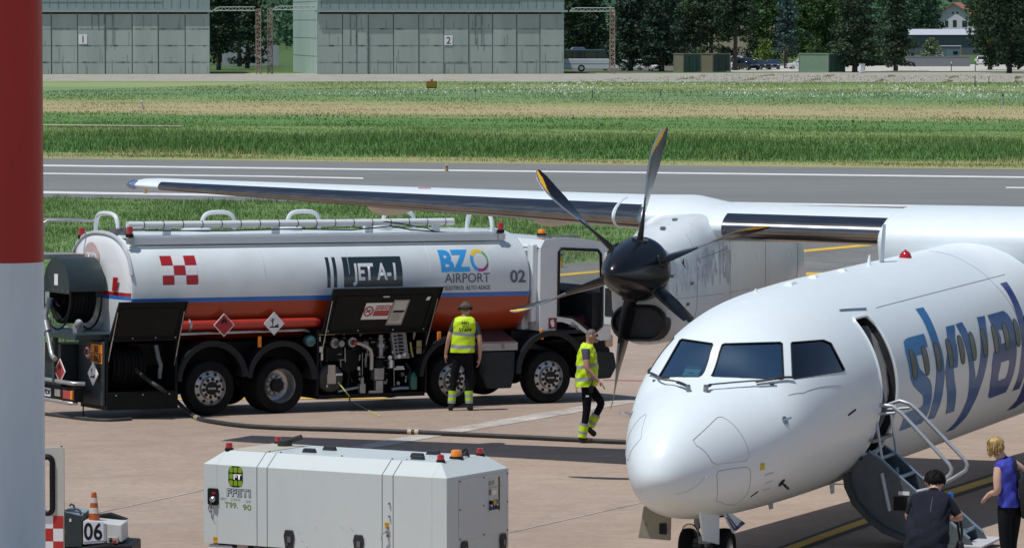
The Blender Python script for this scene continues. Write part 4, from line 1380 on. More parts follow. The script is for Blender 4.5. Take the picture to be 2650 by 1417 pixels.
# panel lines, wipers, probes and marks on the skin
def line(name, pts, r, mat, off=0.001, k=6, parent=AC):
    pts = wrap(pts)
    out = []
    for (a0, t0), (a1, t1) in zip(pts[:-1], pts[1:]):
        for j in range(k): out.append(surf(a0 + (a1-a0)*j/k, t0 + (t1-t0)*j/k, off))
    out.append(surf(*pts[-1], off))
    m = MB(); m.tube(out, r, 5)
    return m.build(name, mat, parent)
line('nose_hatch', [(0.436,2.322),(0.639,2.3),(0.937,2.252),(0.995,2.287),(1.034,2.401),(1.066,2.605),(1.096,2.826),(1.122,3.087),(1.072,3.151),(0.82,3.084),(0.596,3.018),(0.541,2.94),(0.484,2.66),(0.428,2.465),(0.436,2.322)], .0035, SEAM, k=4)
line('nose_hatch', [(a, math.pi - t) for a, t in [(0.436,2.322),(0.639,2.3),(0.937,2.252),(0.995,2.287),(1.034,2.401),(1.066,2.605),(1.096,2.826),(1.122,3.087),(1.072,3.15),(0.82,3.084),(0.596,3.018),(0.541,2.94),(0.484,2.66),(0.428,2.465),(0.436,2.322)]], .0035, SEAM, k=4)
line('nose_hatch', [(0.602,-3.029),(0.625,-3.112),(0.82,-3.085),(1.079,-3.026),(1.15,-2.968),(1.193,-2.827),(1.317,-2.48),(1.263,-2.271),(1.05,-2.323),(0.771,-2.448),(0.661,-2.752),(0.602,-3.029)], .0035, SEAM, k=4)
line('skin_seam', [(5.592, 2.314), (11.5, 2.314)], .004, SEAM, k=30)
line('skin_seam', [(10.9, 1.57), (10.72, 2.012), (10.7, 2.4), (10.86, 2.832)], .004, SEAM, k=8)
line('skin_seam', [(2.08, 2.60), (2.3, 2.72), (3.2, 2.9)], .003, SEAM, k=8)
line('rain_gutter', [(4.438, 2.21), (5.242, 2.29)], .012, STEEL, .01)
line('rub_strip', [(0.135, 3.839), (0.454, 3.224)], .005, SIGNWHITE, .003)
WK = pm('wiper_black', (0.02, 0.02, 0.022), 0.5)
for arm, bl, piv in (([(1.292,1.521),(1.497,1.304),(1.745,1.065),(1.921,0.941),(2.004,0.884)], [(2.208,0.689),(2.004,0.884),(1.858,1.082)], (1.292,1.521)),
                     ([(1.338,1.755),(1.42,1.78),(1.549,1.908),(1.851,2.125),(2.056,2.337)], [(1.904,2.161),(2.078,2.344),(2.275,2.514)], (1.338,1.755))):
    w = line('wiper', arm, .011, DKSTEEL, .06)
    line('wiper_blade', bl, .014, WK, .03, parent=w)
    line('wiper_base', arm[:2], .02, WK, .055, parent=w)
    m = MB(); p = surf(*piv); q = surf(*piv, .075); m.cyl(p, q, .03, n=12); m.build('pivot', DKSTEEL, w)
for (a, t) in ((1.838, 2.828), (1.838, math.pi - 2.828)):
    p, q = surf(a, t, -.01), surf(a, t, .09)
    m = MB(); m.cyl(surf(a, t, .002), surf(a, t, .006), .05, n=14); m.cyl(p, q, .014); m.tube([q + Vector((.02, 0, 0)), q - Vector((.16, 0, 0))], .012, 8); m.build('pitot_probe', STEEL, AC)
p, q = surf(1.998, 2*math.pi-2.531, 0.004), surf(1.998, 2*math.pi-2.531, .05)
m = MB(); m.cyl(surf(1.998, 2*math.pi-2.531, .001), p, .055, n=16); m.cyl(p, q, .012); m.tube([q, q + Vector((.13, 0, -.05))], .018, 6); m.build('angle_vane', FRAMEK, AC)
line('vent_slit', [(3.339, 3.218), (3.562, 3.195)], .014, INK, .0)
bmk = poly_bm([(1.319, 3.284), (1.396, 3.300), (1.424, 3.408), (1.344, 3.394)])
bm_obj('warning_mark', bmk, pm('mark_yellow', (0.62, 0.45, 0.02), .5), AC, lambda a, t: surf(a, t, .004))
for (a, t, s) in ((1.47, 3.52, 'REFUEL'), (1.56, 3.67, 'DRAIN'), (1.62, 3.80, 'STATIC')):
    text(s, 0.05, SEAM, AC, lambda x, y, a=a, t=t: surf(a + x, t - y / 1.2, .004), 'small_marking')
line('vent_slit', [(1.45, 3.86), (1.52, 3.78)], .009, INK, .002)
m = MB()
for a, hgt, ln in ((4.94, .03, .30), (5.85, .025, .16), (7.03, .025, .16)):
    z = prof(a)[0]; m.loft([[(a-1.8-ln/2, -.07, z-.02), (a-1.8+ln/2, -.07, z-.02), (a-1.8+ln/2, .07, z-.02), (a-1.8-ln/2, .07, z-.02)], [(a-1.8-ln/4, -.03, z+hgt), (a-1.8+ln/3, -.03, z+hgt), (a-1.8+ln/3, .03, z+hgt), (a-1.8-ln/4, .03, z+hgt)]])
    m.build('roof_antenna', AWHITE, AC); m = MB()
for a, hgt, ln, y in ((8.12, .16, .06, 0), (8.57, .52, .26, 0), (4.15, .06, .05, .2)):
    z = prof(a)[0] - .03
    m = MB(); m.loft([[(a-1.8, y-.02, z), (a-1.8+ln*.5, y-.035, z), (a-1.8+ln, y, z), (a-1.8+ln*.5, y+.035, z)], [(a-1.8+hgt*.35, y-.008, z+hgt), (a-1.8+hgt*.35+ln*.35, y-.012, z+hgt), (a-1.8+hgt*.35+ln*.65, y, z+hgt), (a-1.8+hgt*.35+ln*.35, y+.012, z+hgt)]])
    m.build('blade_antenna', AWHITE, AC)
for a, hgt in ((4.0, .17), (6.45, .26)):
    z = prof(a)[1] + .03
    m = MB(); m.loft([[(a-1.8, -.012, z), (a-1.8+.2, -.012, z), (a-1.8+.2, .012, z), (a-1.8, .012, z)], [(a-1.8+.1, -.006, z-hgt), (a-1.8+.22, -.006, z-hgt), (a-1.8+.22, .006, z-hgt), (a-1.8+.1, .006, z-hgt)]]); m.build('drain_mast', AWHITE, AC)
m = MB(); zb_ = prof(9.63)[0]; m.lathe([(.085, -.02), (.085, .01), (.07, .05), (.045, .08), (.015, .095), (.012, .11), (0, .11)], (9.63-1.8, -.05, zb_), (0, 0, 1), 18); m.build('beacon', REDLENS, AC)

# wing
def airfoil(n=26, t=.17, camb=.02):
    up, lo = [], []
    for i in range(n + 1):
        x = (1 - math.cos(math.pi * i / n)) / 2
        y = 5*t*(.2969*math.sqrt(x) - .126*x - .3516*x*x + .2843*x**3 - .1036*x**4)
        c = camb * 4 * x * (1 - x)
        up.append((x, c + y)); lo.append((x, c - y))
    return up, lo
def wing_at(y):
    """leading edge a, its height, chord, thickness at span station y."""
    s = abs(y)
    if s < 4.6: return 12.95, 3.50 + .012*max(0, s-1.2), 2.95, .17
    f = (s - 4.6) / (14.0 - 4.6)
    return 12.72 + 1.95*f if s > 4.6 else 12.95, 3.66 + .27*f, 2.95 - 1.75*f, .165 - .04*f
def wing_pt(y, x, z, ch=None):
    la, lz, c, t = wing_at(y)
    if ch: c = ch
    return (la - 1.8 + x*c, y, lz + z*c)
ys = [0, .6, 1.2, 2, 3, 4, 4.6, 5.2, 6, 7.5, 9, 10.5, 12, 13.2, 13.8, 14.05, 14.2]
rings = []
for y in [-q for q in ys[:0:-1]] + ys:
    la, lz, c, t = wing_at(y)
    sc = 1.0 if abs(y) < 13.9 else (0.86 if abs(y) < 14.1 else .55)
    up, lo = airfoil(t=t)
    r = [(la-1.8 + x*c + (1-sc)*c*.3*(1-x), y, lz + z*c*sc) for x, z in up] + [(la-1.8 + x*c + (1-sc)*c*.3*(1-x), y, lz + z*c*sc) for x, z in lo[-2:0:-1]]
    rings.append(r)
m = MB(); m.loft(rings); wing = m.build('wing', AWHITE, AC, smooth=50)
def edge_patch(y0, y1, xu, xl, off=.005):
    m = MB(); rs = []
    for i in range(9):
        y = y0 + (y1-y0)*i/8
        la, lz, c, t = wing_at(y)
        up, lo = airfoil(80, t)
        pts = [p for p in up if p[0] <= xu][::-1] + [p for p in lo[1:] if p[0] <= xl]
        r = []
        for j, (x, z) in enumerate(pts):
            a = Vector((pts[max(j-1, 0)])); b = Vector((pts[min(j+1, len(pts)-1)]))
            d = (b - a).normalized(); nrm = Vector((-abs(d.y) if False else d.y, -d.x))
            if nrm.dot(Vector((x - .3, z - .01))) < 0: nrm = -nrm
            r.append((la-1.8 + x*c + nrm.x*off, y, lz + z*c + nrm.y*off))
        rs.append(r)
    m.loft(rs, caps=False, closed=False)
    return m.build('leading_edge', METAL, wing, smooth=60)
for s in (1, -1):
    for y0, y1 in ((1.3, 3.72), (5.38, 7.205), (7.209, 8.605), (8.609, 10.205), (10.209, 12.405), (12.409, 13.55)):
        edge_patch(s*y0, s*y1, .10, .085)
    edge_patch(s*4.95, s*5.32, .09, .06)
    m = MB(); m.tube([wing_pt(s*5.35, x, z) for x, z in airfoil(40, wing_at(5.35)[3])[0][12::-1]] + [wing_pt(s*5.35, x, z) for x, z in airfoil(40, wing_at(5.35)[3])[1][1:10]], .02, 6); m.build('edge_band', AWHITE, wing)
    la, lz, c, t = wing_at(14.0)
    m = MB(); m.ball((la - 1.8 + .16, s*14.1, lz + .01), .15, 14, 8, sx=1.1, sy=.65, sz=.5); m.build('navigation_light', glass_mat('clear_lens', (.5, .6, .75), .25), wing)
    for y, dz in ((9.9, -.12), (7.14, -.15)):
        la, lz, c, t = wing_at(y)
        m = MB(); m.ball((la - 1.8 + c*.78, s*y, lz + dz), .30, 18, 12, sx=2.6, sy=.95, sz=.68); m.build('flap_fairing', pm('fairing_cream', (.62, .59, .52), .4, var=.05), wing)
    m = MB()
    m.tube([wing_pt(s*9.0, .28, .09), wing_pt(s*8.8, .30, .09)], .012, 5)
    m.build('wing_mark', REDLENS, wing)

# fairing over the wing centre: a deeper aerofoil that sinks into the crown of the fuselage
rs = []
for y, f in ((-1.31, .55), (-1.30, .80), (-1.27, .93), (-1.2, 1.0), (-.6, 1.0), (0, 1.0), (.6, 1.0), (1.2, 1.0), (1.27, .93), (1.30, .80), (1.31, .55)):
    up, lo = airfoil(22, .2, 0); c = 4.6
    r = [(12.66 - 1.8 + (1-f)*.25 + x*c*(1 - .06*(1-f)), y, 3.42 + z*c*.93*f) for x, z in up] + [(12.66 - 1.8 + (1-f)*.25 + x*c*(1 - .06*(1-f)), y, 3.42 + z*c*2.1*(.6 + .4*f)) for x, z in lo[-2:0:-1]]
    rs.append(r)
m = MB(); m.loft(rs); m.build('wing_fairing', AWHITE, AC, smooth=60)

# tail
m = MB()
def fin_ring(z, a0, c, t): 
    up, lo = airfoil(12, t, 0)
    return [(a0-1.8 + x*c, y*c, z) for x, y in up] + [(a0-1.8 + x*c, y*c, z) for x, y in lo[-2:0:-1]]
m.loft([fin_ring(3.2, 26.2, 6, .1), fin_ring(4.2, 28, 4.3, .11), fin_ring(7.9, 30.4, 3.1, .1)]); m.build('fin', NAVY, AC, smooth=50)
m = MB(); rs = []
for y in (-4.6, -3, 0, 3, 4.6):
    up, lo = airfoil(12, .1, 0); c = 2.6 - .25*abs(y); a0 = 30.5 + .12*abs(y)
    rs.append([(a0-1.8 + x*c, y, 7.95 + z*c) for x, z in up] + [(a0-1.8 + x*c, y, 7.95 + z*c) for x, z in lo[-2:0:-1]])
m.loft(rs); m.build('tailplane', AWHITE, AC, smooth=50)

# engine nacelle, spinner and blades (one side, then mirrored)
HZ = 3.055
NST = ((11.42, 3.42, 1.99, .43, .9), (11.6, 3.46, 1.96, .455, .85), (11.9, 3.53, 1.95, .50, .78), (12.3, 3.62, 1.95, .56, .70), (12.8, 3.71, 1.97, .62, .60), (13.3, 3.765, 2.0, .66, .50), (14.2, 3.78, 2.08, .66, .48), (15.4, 3.74, 2.2, .655, .46), (16.3, 3.60, 2.32, .64, .46), (16.75, 3.42, 2.42, .62, .48), (17.05, 3.15, 2.52, .58, .5))
GREYV = pm('vent_grey', (.12, .125, .13), .5)
GREYW = pm('worn_grey', (.52, .55, .58), .5, var=.2)
def nacelle(s):
    nc = []
    for a, zt, zb, hw, ex in NST:
        r = []
        for i in range(56):
            t = 2*math.pi*i/56; ct, st = math.cos(t), math.sin(t)
            zc = (zt + zb)/2; hh = (zt - zb)/2
            r.append((a-1.8, s*4.4 + hw*math.copysign(abs(ct)**ex, ct), zc + hh*math.copysign(abs(st)**ex, st)))
        nc.append(r)
    m = MB(); m.loft(nc); n = m.build('nacelle', NWHITE, AC, smooth=45)
    # chin intake: a rounded slot with a rubber lip and a dark throat
    def pill(hw, hh, x, k=10):
        pts = []
        for i in range(k+1):
            t = -math.pi/2 + math.pi*i/k; pts.append((x, s*4.4 + (hw-hh) + hh*math.cos(t), 2.29 + hh*math.sin(t)))
        for i in range(k+1):
            t = math.pi/2 + math.pi*i/k; pts.append((x, s*4.4 - (hw-hh) + hh*math.cos(t), 2.29 + hh*math.sin(t)))
        return pts
    m = MB(); m.loft([pill(.42, .27, 9.75), pill(.415, .262, 9.60), pill(.40, .245, 9.50), pill(.375, .22, 9.49), pill(.355, .20, 9.54), pill(.34, .185, 9.72)], caps=False); m.build('intake_lip', WK, n, smooth=60)
    m = MB(); m.loft([pill(.36, .20, 9.57), pill(.36, .20, 9.59)]); m.build('intake_throat', INTER, n, smooth=0)
    # panel joints, vents and scuffs on both flanks, laid on the skin
    def ny(a, z, q, off=.002):
        k = [t[0] for t in NST]
        zt, zb, hw, ex = (float(np.interp(a, k, [t[i] for t in NST])) for i in (1, 2, 3, 4))
        zc, hh = (zt + zb)/2, (zt - zb)/2
        return s*4.4 + q*(hw*(1 - min(.999, abs((z - zc)/hh))**(2/ex))**(ex/2) + off)
    for q in (-1, 1):
        m = MB()
        def run(pts, r=.006): m.tube([(a-1.8, ny(a, z, q, 0), z) for a, z in pts], r, 4)
        run([(12.27, 2.2 + .1*i) for i in range(14)]); run([(13.4, 2.25 + .1*i) for i in range(14)], .004)
        run([(11.6 + .3*i, 2.62 - .005*i) for i in range(10)], .004); run([(12.28 + .2*i, 3.14 + .018*i) for i in range(6)], .007)
        run([(15.0, 2.4 + .1*i) for i in range(12)], .004); run([(16.6, 2.5 + .1*i) for i in range(9)], .006)
        m.build('panel_joint', SEAM, n)
        for a, z in ((11.55, 2.95), (12.1, 2.81), (11.71, 2.55), (12.0, 2.52)):
            m = MB(); m.add([(a-1.8+da, ny(a+da, z+dz, q), z+dz) for da, dz in ((-.05, -.022), (.05, -.022), (.05, .022), (-.05, .022))], [(0, 1, 2, 3)]); m.build('vent', GREYV, n, smooth=0)
        m = MB(); m.add([(a-1.8, ny(a, z, q), z) for a, z in ((11.88, 3.11), (11.95, 3.03), (11.95, 3.19))], [(0, 1, 2)]); m.build('triangle_mark', INK, n, smooth=0)
        g_ = random.Random(4)
        m = MB()
        for k in range(60):
            a, z = 12.3 + 1.1*g_.random(), 2.85 + .42*g_.random(); w_, h_ = g_.uniform(.02, .06), g_.uniform(.05, .2)
            b0 = len(m.v); pts = [(a + w_*math.cos(t)*g_.uniform(.5, 1), z - h_*.3 + h_*math.sin(t)*g_.uniform(.5, 1)) for t in np.linspace(0, 6.28, 9)[:-1]]
            m.add([(x-1.8, ny(x, zz, q, .0015 + k*2e-5), zz) for x, zz in pts], [tuple(range(8))])
        for k in range(26):
            a, z = 11.5 + .75*g_.random(), 2.75 + .5*g_.random(); w_, h_ = g_.uniform(.008, .03), g_.uniform(.06, .3)
            m.add([(x-1.8, ny(x, zz, q, .003 + k*2e-5), zz) for x, zz in ((a, z), (a+w_, z+.01), (a+w_*.8, z-h_), (a+.004, z-h_*.8))], [(0, 1, 2, 3)])
        m.build('worn_paint', GREYW, n, smooth=0)
    m = MB()
    for a in (12.1, 12.6): m.cbox((a-1.8, s*4.4 - .1, 3.585 + (a-12.1)*.18), (.10, .05, .05))
    m.build('top_vent', DKSTEEL, n)
    m = MB(); m.loft([[(17.0-1.8, s*4.4 + .5*math.cos(t), 2.86 + .32*math.sin(t)) for t in np.linspace(0, 2*math.pi, 24, endpoint=False)], [(17.5-1.8, s*4.4 + .3*math.cos(t), 2.95 + .2*math.sin(t)) for t in np.linspace(0, 2*math.pi, 24, endpoint=False)]]); m.build('exhaust', NWHITE, n, smooth=45)
    return n
def propeller(s):
    pr = bpy.data.objects.new('propeller', None); COL.objects.link(pr); pr.parent = AC
    m = MB()
    m.lathe([(0, 0), (.04, .008), (.09, .04), (.155, .12), (.235, .27), (.305, .45), (.365, .65), (.412, .85), (.448, 1.04), (.462, 1.15), (.455, 1.21), (.42, 1.23), (0, 1.23)], (10.24-1.8, s*4.4, HZ), (1, 0, 0), 48)
    m.build('spinner', PROPK, pr, smooth=40)
    for k in range(6):
        phi = R(10.5 + 60*k)
        er = Vector((0, -math.sin(phi), math.cos(phi)))          # towards the tip
        et = Vector((0, math.cos(phi), math.sin(phi)))           # towards the leading edge when the blades are flat
        ef = Vector((-1, 0, 0))
        rr = [.34, .42, .52, .62, .75, .9, 1.05, 1.2, 1.35, 1.5, 1.6] + [1.62 + .02*k for k in range(20)] + [2.01, 2.02, 2.03, 2.04, 2.05, 2.055]
        m = MB(); rs = []
        prof_n = 26
        for r in rr:
            f = r / 2.055
            c = np.interp(r, [.34, .5, .8, 1.2, 1.5, 1.75, 1.92, 2.02, 2.055], [.21, .27, .32, .345, .335, .29, .22, .12, .045])
            th = np.interp(r, [.34, .5, .8, 1.2, 2.055], [.5, .32, .13, .075, .04])
            be = R(np.interp(r, [.34, .7, 1.1, 1.5, 2.055], [115, 109, 95, 79, 66]))
            sw = np.interp(r, [.34, .9, 1.3, 1.7, 1.95, 2.055], [0, .015, .02, -.02, -.085, -.14])
            ec = et*math.cos(be) + ef*math.sin(be)
            en = et*math.sin(be) - ef*math.cos(be)
            base = Vector((11.22-1.8, s*4.4, HZ)) + er*r
            up, lo = airfoil(prof_n, th, .02)
            ring = [base + ec*(c*(.42 - x) + sw) + en*(z*c) for x, z in up] + [base + ec*(c*(.42 - x) + sw) + en*(z*c) for x, z in lo[-2:0:-1]]
            rs.append([tuple(p) for p in ring])
        m.loft(rs)
        nn = 2*prof_n
        mi = []
        for j in range(len(rr)-1):
            for i in range(nn):
                x = (i if i < prof_n else nn - 1 - i)
                rm = (rr[j] + rr[j+1]) / 2
                if rm > 1.0 and x < 6 + 2*(rm > 1.9): mi.append(1)
                elif rm > 1.64 and x < 6 + 8*min(1, (rm - 1.64)/.3): mi.append(2)
                else: mi.append(0)
        mi += [0, 0]
        m.mi = mi
        b = m.build('blade', [PROPK, PROPG, PROPY], pr, smooth=50)
        m = MB(); p0 = Vector((11.22-1.8, s*4.4, HZ)) + er*.36; m.cyl(p0, p0 + er*.085, .125, .115, n=20); m.build('blade_root', PROPK, b)
    return pr
nacelle(1); nacelle(-1); propeller(1); propeller(-1)
for s in (1, -1):
    g = bpy.data.objects.new('main_gear', None); COL.objects.link(g); g.parent = AC
    zg = -.16
    m = MB(); m.cyl((15.7-1.8, s*4.4, 2.3), (15.75-1.8, s*4.4, zg + .42), .09, n=14); m.cyl((15.75-1.8, s*4.4 - .3, zg + .42), (15.75-1.8, s*4.4 + .3, zg + .42), .06); m.build('strut', DKSTEEL, g)
    for q in (-.24, .24):
        m = MB(); m.lathe([(.2, -.11), (.38, -.11), (.42, -.06), (.42, .06), (.38, .11), (.2, .11)], (15.75-1.8, s*4.4+q, zg + .42), (0, 1, 0), 28); w_ = m.build('tyre', RUBBER, g)
        m = MB(); m.cyl((15.75-1.8, s*4.4+q-.08, zg + .42), (15.75-1.8, s*4.4+q+.08, zg + .42), .2, n=20); m.build('rim', STEEL, w_)

# nose gear with its open doors
g = bpy.data.objects.new('nose_gear', None); COL.objects.link(g); g.parent = AC
ZG = .30
m = MB(); m.cyl((0, 0, 1.2), (0, 0, ZG + .23), .055, n=16); m.cyl((0, -.22, ZG + .235), (0, .22, ZG + .235), .04, n=12); m.cyl((-.3, 0, 1.0), (0, 0, .66), .03, n=10); m.tube([(-.07, .06, .95), (-.10, .08, .7), (-.06, .05, .5)], .015, 6); m.tube([(-.07, -.06, .95), (-.12, -.05, .66), (-.06, -.05, .5)], .014, 6)
m.cbox((-.05, 0, .62), (.12, .16, .1)); m.cbox((-.02, .1, .85), (.1, .08, .2)); m.build('strut', DKSTEEL, g, bevel=.008)
m = MB(); m.cbox((-.11, .0, .44), (.03, .2, .12)); m.build('tow_fitting', LINEY, g, bevel=.01)
for q in (-.215, .215):
    m = MB(); m.lathe([(.12, -.075), (.2, -.08), (.225, -.05), (.23, 0), (.225, .05), (.2, .08), (.12, .075)], (0, q, ZG + .23), (0, 1, 0), 30); w_ = m.build('tyre', RUBBER, g)
    m = MB(); m.lathe([(0, -.05), (.10, -.05), (.125, -.07), (.125, .07), (.10, .05), (0, .05)], (0, q, ZG + .23), (0, 1, 0), 24); m.build('rim', STEEL, w_)
m = MB(); m.lathe([(.02, .10), (.06, .07), (.095, 0), (.10, -.02), (.09, -.025)], (-.05, .19, .71), (1, 0, .1), 22); lo_ = m.build('taxi_lamp', INK, g)
m = MB(); m.lathe([(0, -.012), (.09, -.02)], (-.05, .19, .71), (1, 0, .1), 22); m.build('lens', pm('lamp_mirror', (.75, .72, .64), .12, .8, var=.15, scale=20), lo_)
DOORIN = pm('door_inside', (.30, .275, .21), .7, var=.15, dirt=(.1, .09, .06), dirt_amt=.6, dirt_scale=6)
def slab4(name, pts, th, mats, parent, nrm):
    n = Vector(nrm).normalized() * th
    m = MB()
    a = [Vector(p) for p in pts]
    m.add([tuple(p) for p in a] + [tuple(p + n) for p in a], [(0, 1, 2, 3), (7, 6, 5, 4), (0, 4, 5, 1), (1, 5, 6, 2), (2, 6, 7, 3), (3, 7, 4, 0)])
    return m.build(name, mats, parent, smooth=0, bevel=.008)
d = slab4('gear_door', [(-1.15, .37, 1.13), (-1.05, .07, 1.06), (-1.05, .08, .73), (-1.18, .43, .765)], .03, DOORIN, g, (1, 0, 0))
m = MB(); m.cbox((-1.085, .155, .87), (.02, .085, .125)); m.cbox((-1.09, .235, .80), (.02, .035, .045)); m.build('door_recess', INK, d)
m = MB(); m.tube([(-1.13, .33, 1.1), (-1.13, .385, 1.0), (-1.14, .34, .92), (-1.14, .37, .86)], .008, 5); m.cyl((-1.12, .33, 1.0), (-1.0, .25, 1.1), .012); m.build('door_rod', INK, d)
d = slab4('gear_door', [(-1.09, -.3, 1.10), (-.40, -.3, .96), (-.41, -.3, .62), (-.95, -.3, .73)], .025, AWHITE, g, (0, 1, 0))
d = slab4('gear_door', [(-.3, -.31, .98), (-.16, -.31, 1.0), (.42, -.34, .77), (-.08, -.36, .71)], .02, AWHITE, g, (0, 1, .2))
m = MB()
for f0, f1, g0, g1 in ((.08, .2, .25, .9), (.3, .42, .1, .9), (.2, .6, .84, .96), (.66, .96, .8, .97)):
    A_, B_, C_, D_ = Vector((-.3, -.315, .98)), Vector((-.16, -.315, 1.0)), Vector((.42, -.347, .77)), Vector((-.08, -.367, .71))
    q = lambda f, h: (A_*(1-f) + B_*f)*(1-h) + (D_*(1-f) + C_*f)*h
    m.add([tuple(q(f0, g0)), tuple(q(f1, g0)), tuple(q(f1, g1)), tuple(q(f0, g1))], [(0, 1, 2, 3)])
m.build('door_stripe', NAVY, d, smooth=0)
slab4('gear_door', [(-.72, .33, 1.0), (-.25, .33, .94), (-.35, .38, .87), (-.95, .36, .84)], .02, AWHITE, g, (0, -1, 0))
m = MB(); m.xz([(-.6, 1.0), (.35, .95), (.3, .86), (-.5, .93)], -.2, .2); m.build('gear_bay', INTER, g)
m = MB(); m.cyl((-.25, .28, .93), (-.62, .27, .95), .02); m.cyl((-.3, -.18, 1.0), (.05, -.05, .8), .018); m.build('door_actuator', INK, g)

# airstair: the lower part of the door swung down
st = bpy.data.objects.new('airstair', None); COL.objects.link(st); st.parent = AC
STG = pm('stair_grey', (.085, .105, .115), .5, var=.15, dirt=(.05, .06, .06), dirt_amt=.5)
STB = pm('stair_edge', (.30, .36, .43), .35, .6, var=.1)
SKIN = pm('stair_skin', (.055, .065, .07), .5, var=.2)
side = [(-1.17, 1.42), (-1.31, 1.34), (-1.56, 1.12), (-1.83, .90), (-2.44, .40), (-2.50, .30), (-2.28, .30), (-1.95, .345), (-1.69, .40), (-1.41, .50), (-1.24, .62), (-1.05, .81), (-.96, 1.0), (-.94, 1.14)]
for a in (4.42, 5.03):
    m = MB(); m.yz(side, a-1.8, a-1.8+.03); p_ = m.build('side_panel', STG, st, smooth=0)
    m = MB(); m.tube([(a-1.8+.015, y, z) for y, z in side[:5]], .022, 6); m.build('panel_edge', STB, p_)
low = side[6:]
def offs(pts, d):
    out = []
    for i, p in enumerate(pts):
        a, b = Vector(pts[max(i-1, 0)]), Vector(pts[min(i+1, len(pts)-1)])
        t = (b - a).normalized(); out.append((p[0] + t.y*d*1.0, p[1] - t.x*d))
    return out
o1 = offs(low, -.0); o2 = offs(low, .07)
m = MB(); m.loft([[(4.30-1.8, *p) for p in o1 + o2[::-1]], [(5.20-1.8, *p) for p in o1 + o2[::-1]]]); m.build('door_skin', SKIN, st, smooth=40)
for i in range(5):
    y, z = -1.30 - .255*i, 1.325 - .218*i
    m = MB(); m.box(4.45-1.8, 5.03-1.8, y + .02, y + .27, z - .03, z - .012); m.build('step', STG, st, smooth=0)
    m = MB(); m.tube([(4.45-1.8, y, z), (5.03-1.8, y, z)], .026, 8); m.build('step_nose', STB, st)
m = MB(); m.box(4.36-1.8, 5.28-1.8, -2.62, -2.36, .295, .325); m.build('foot_plate', pm('foot_plate_grey', (.5, .5, .52), .5), st, bevel=.006)
RAIL = pm('hand_rail', (.42, .46, .49), .35, .3, var=.08, rvar=.08)
for a, hp in ((4.44, [(-1.20, 1.96), (-1.35, 1.99), (-1.47, 1.98), (-1.59, 1.89), (-2.18, 1.30), (-2.215, 1.24), (-2.20, 1.18), (-2.12, 1.10), (-1.95, .99), (-1.76, .94)]),
              (5.05, [(-1.22, 1.93), (-1.37, 1.985), (-1.50, 1.95), (-1.59, 1.88), (-2.20, 1.29), (-2.235, 1.23), (-2.22, 1.16), (-2.12, 1.09), (-1.95, .99), (-1.76, .94)])):
    m = MB(); m.tube([(a-1.8, y, z) for y, z in hp], .024, 10); r_ = m.build('handrail', RAIL, st)
    m = MB(); m.cyl((a-1.8, -1.5, 1.9), (a-1.8, -1.1, 1.86), .018); m.cyl((a-1.8, -1.26, 1.84), (a-1.8, -1.36, 1.14), .018); m.cyl((a-1.8-.03, -1.34, 1.16), (a-1.8-.03, -1.44, .70), .026); m.build('rail_strut', RAIL, r_)
m = MB(); m.cbox((4.75-1.8, -1.23, 1.55), (.75, .06, .04)); m.build('sill_bar', DKSTEEL, st)
m = MB(); m.box(4.41-1.8, 4.418-1.8, -1.66, -1.49, .71, .88); m.build('hatch', INK, st)
m = MB(); m.box(4.412-1.8, 4.419-1.8, -1.69, -1.55, .90, .945); m.build('placard', SIGNWHITE, st)
# ---------------------------------------------------------------- fuel tanker
TK = thing('fuel_tanker', 'white and orange four axle fuel tanker with open equipment flaps, parked behind the wing', 'tanker',
           M=Matrix.Translation((-5.18594, 75.52121, 0.0)) @ Matrix.Rotation(R(31), 4, 'Z') @ Matrix.Rotation(0.014, 4, 'Y'))
# local x: towards the cab, y: away from the viewer (0 = near side, 2.5 = far side)
TWHITE = pm('tanker_white', (0.71, 0.755, 0.775), 0.25, var=0.02, coat=0.5, dirt=(0.55, 0.55, 0.53), dirt_amt=0.25, dirt_scale=1.2, rvar=0.05)
CHASSIS = pm('chassis_black', (0.009, 0.010, 0.012), 0.55, var=0.35, dirt=(0.022, 0.02, 0.019), dirt_amt=0.35, spec=.18)
FLAPK = pm('flap_dark', (0.009, 0.0115, 0.012), 0.45, var=0.15, dirt=(0.016, 0.019, 0.018), dirt_amt=0.4, spec=.15)
REDP = pm('pipe_red', (0.45, 0.035, 0.018), 0.35, var=0.1, coat=0.3)
TREDB = pm('sign_red', (0.42, 0.02, 0.025), 0.4, var=0.06)
TBLUE = pm('stripe_blue', (0.025, 0.17, 0.55), 0.35, var=0.04)
GREENK = pm('hood_green', (0.020, 0.036, 0.040), 0.42, var=0.12)
ORSIGN = pm('orange_plate', (0.85, 0.26, 0.01), 0.45, var=0.05)
SLATE = pm('letter_slate', (0.10, 0.115, 0.14), 0.45, var=0.08)
# tank paint: white above, a blue stripe, orange red below (a paint line at fixed height)
TANK = bpy.data.materials.new('tank_paint')
nt, N_, L_, P_ = nodes_of(TANK)
P_.inputs['Roughness'].default_value = 0.34; P_.inputs['Coat Weight'].default_value = 0.3; P_.inputs['Coat Roughness'].default_value = 0.08
tc = N_.new('ShaderNodeTexCoord'); sx = N_.new('ShaderNodeSeparateXYZ'); L_.new(tc.outputs['Object'], sx.inputs[0])
dv = N_.new('ShaderNodeMath'); dv.operation = 'DIVIDE'; dv.inputs[1].default_value = 4.0; L_.new(sx.outputs[2], dv.inputs[0])
rp = N_.new('ShaderNodeValToRGB'); rp.color_ramp.interpolation = 'CONSTANT'
e = rp.color_ramp.elements
e[0].position = 0; e[0].color = (0.40, 0.048, 0.012, 1)
e[1].position = 1.925/4; e[1].color = (0.025, 0.17, 0.55, 1)
x_ = e.new(2.005/4); x_.color = (0.69, 0.745, 0.77, 1)
L_.new(dv.outputs[0], rp.inputs[0])
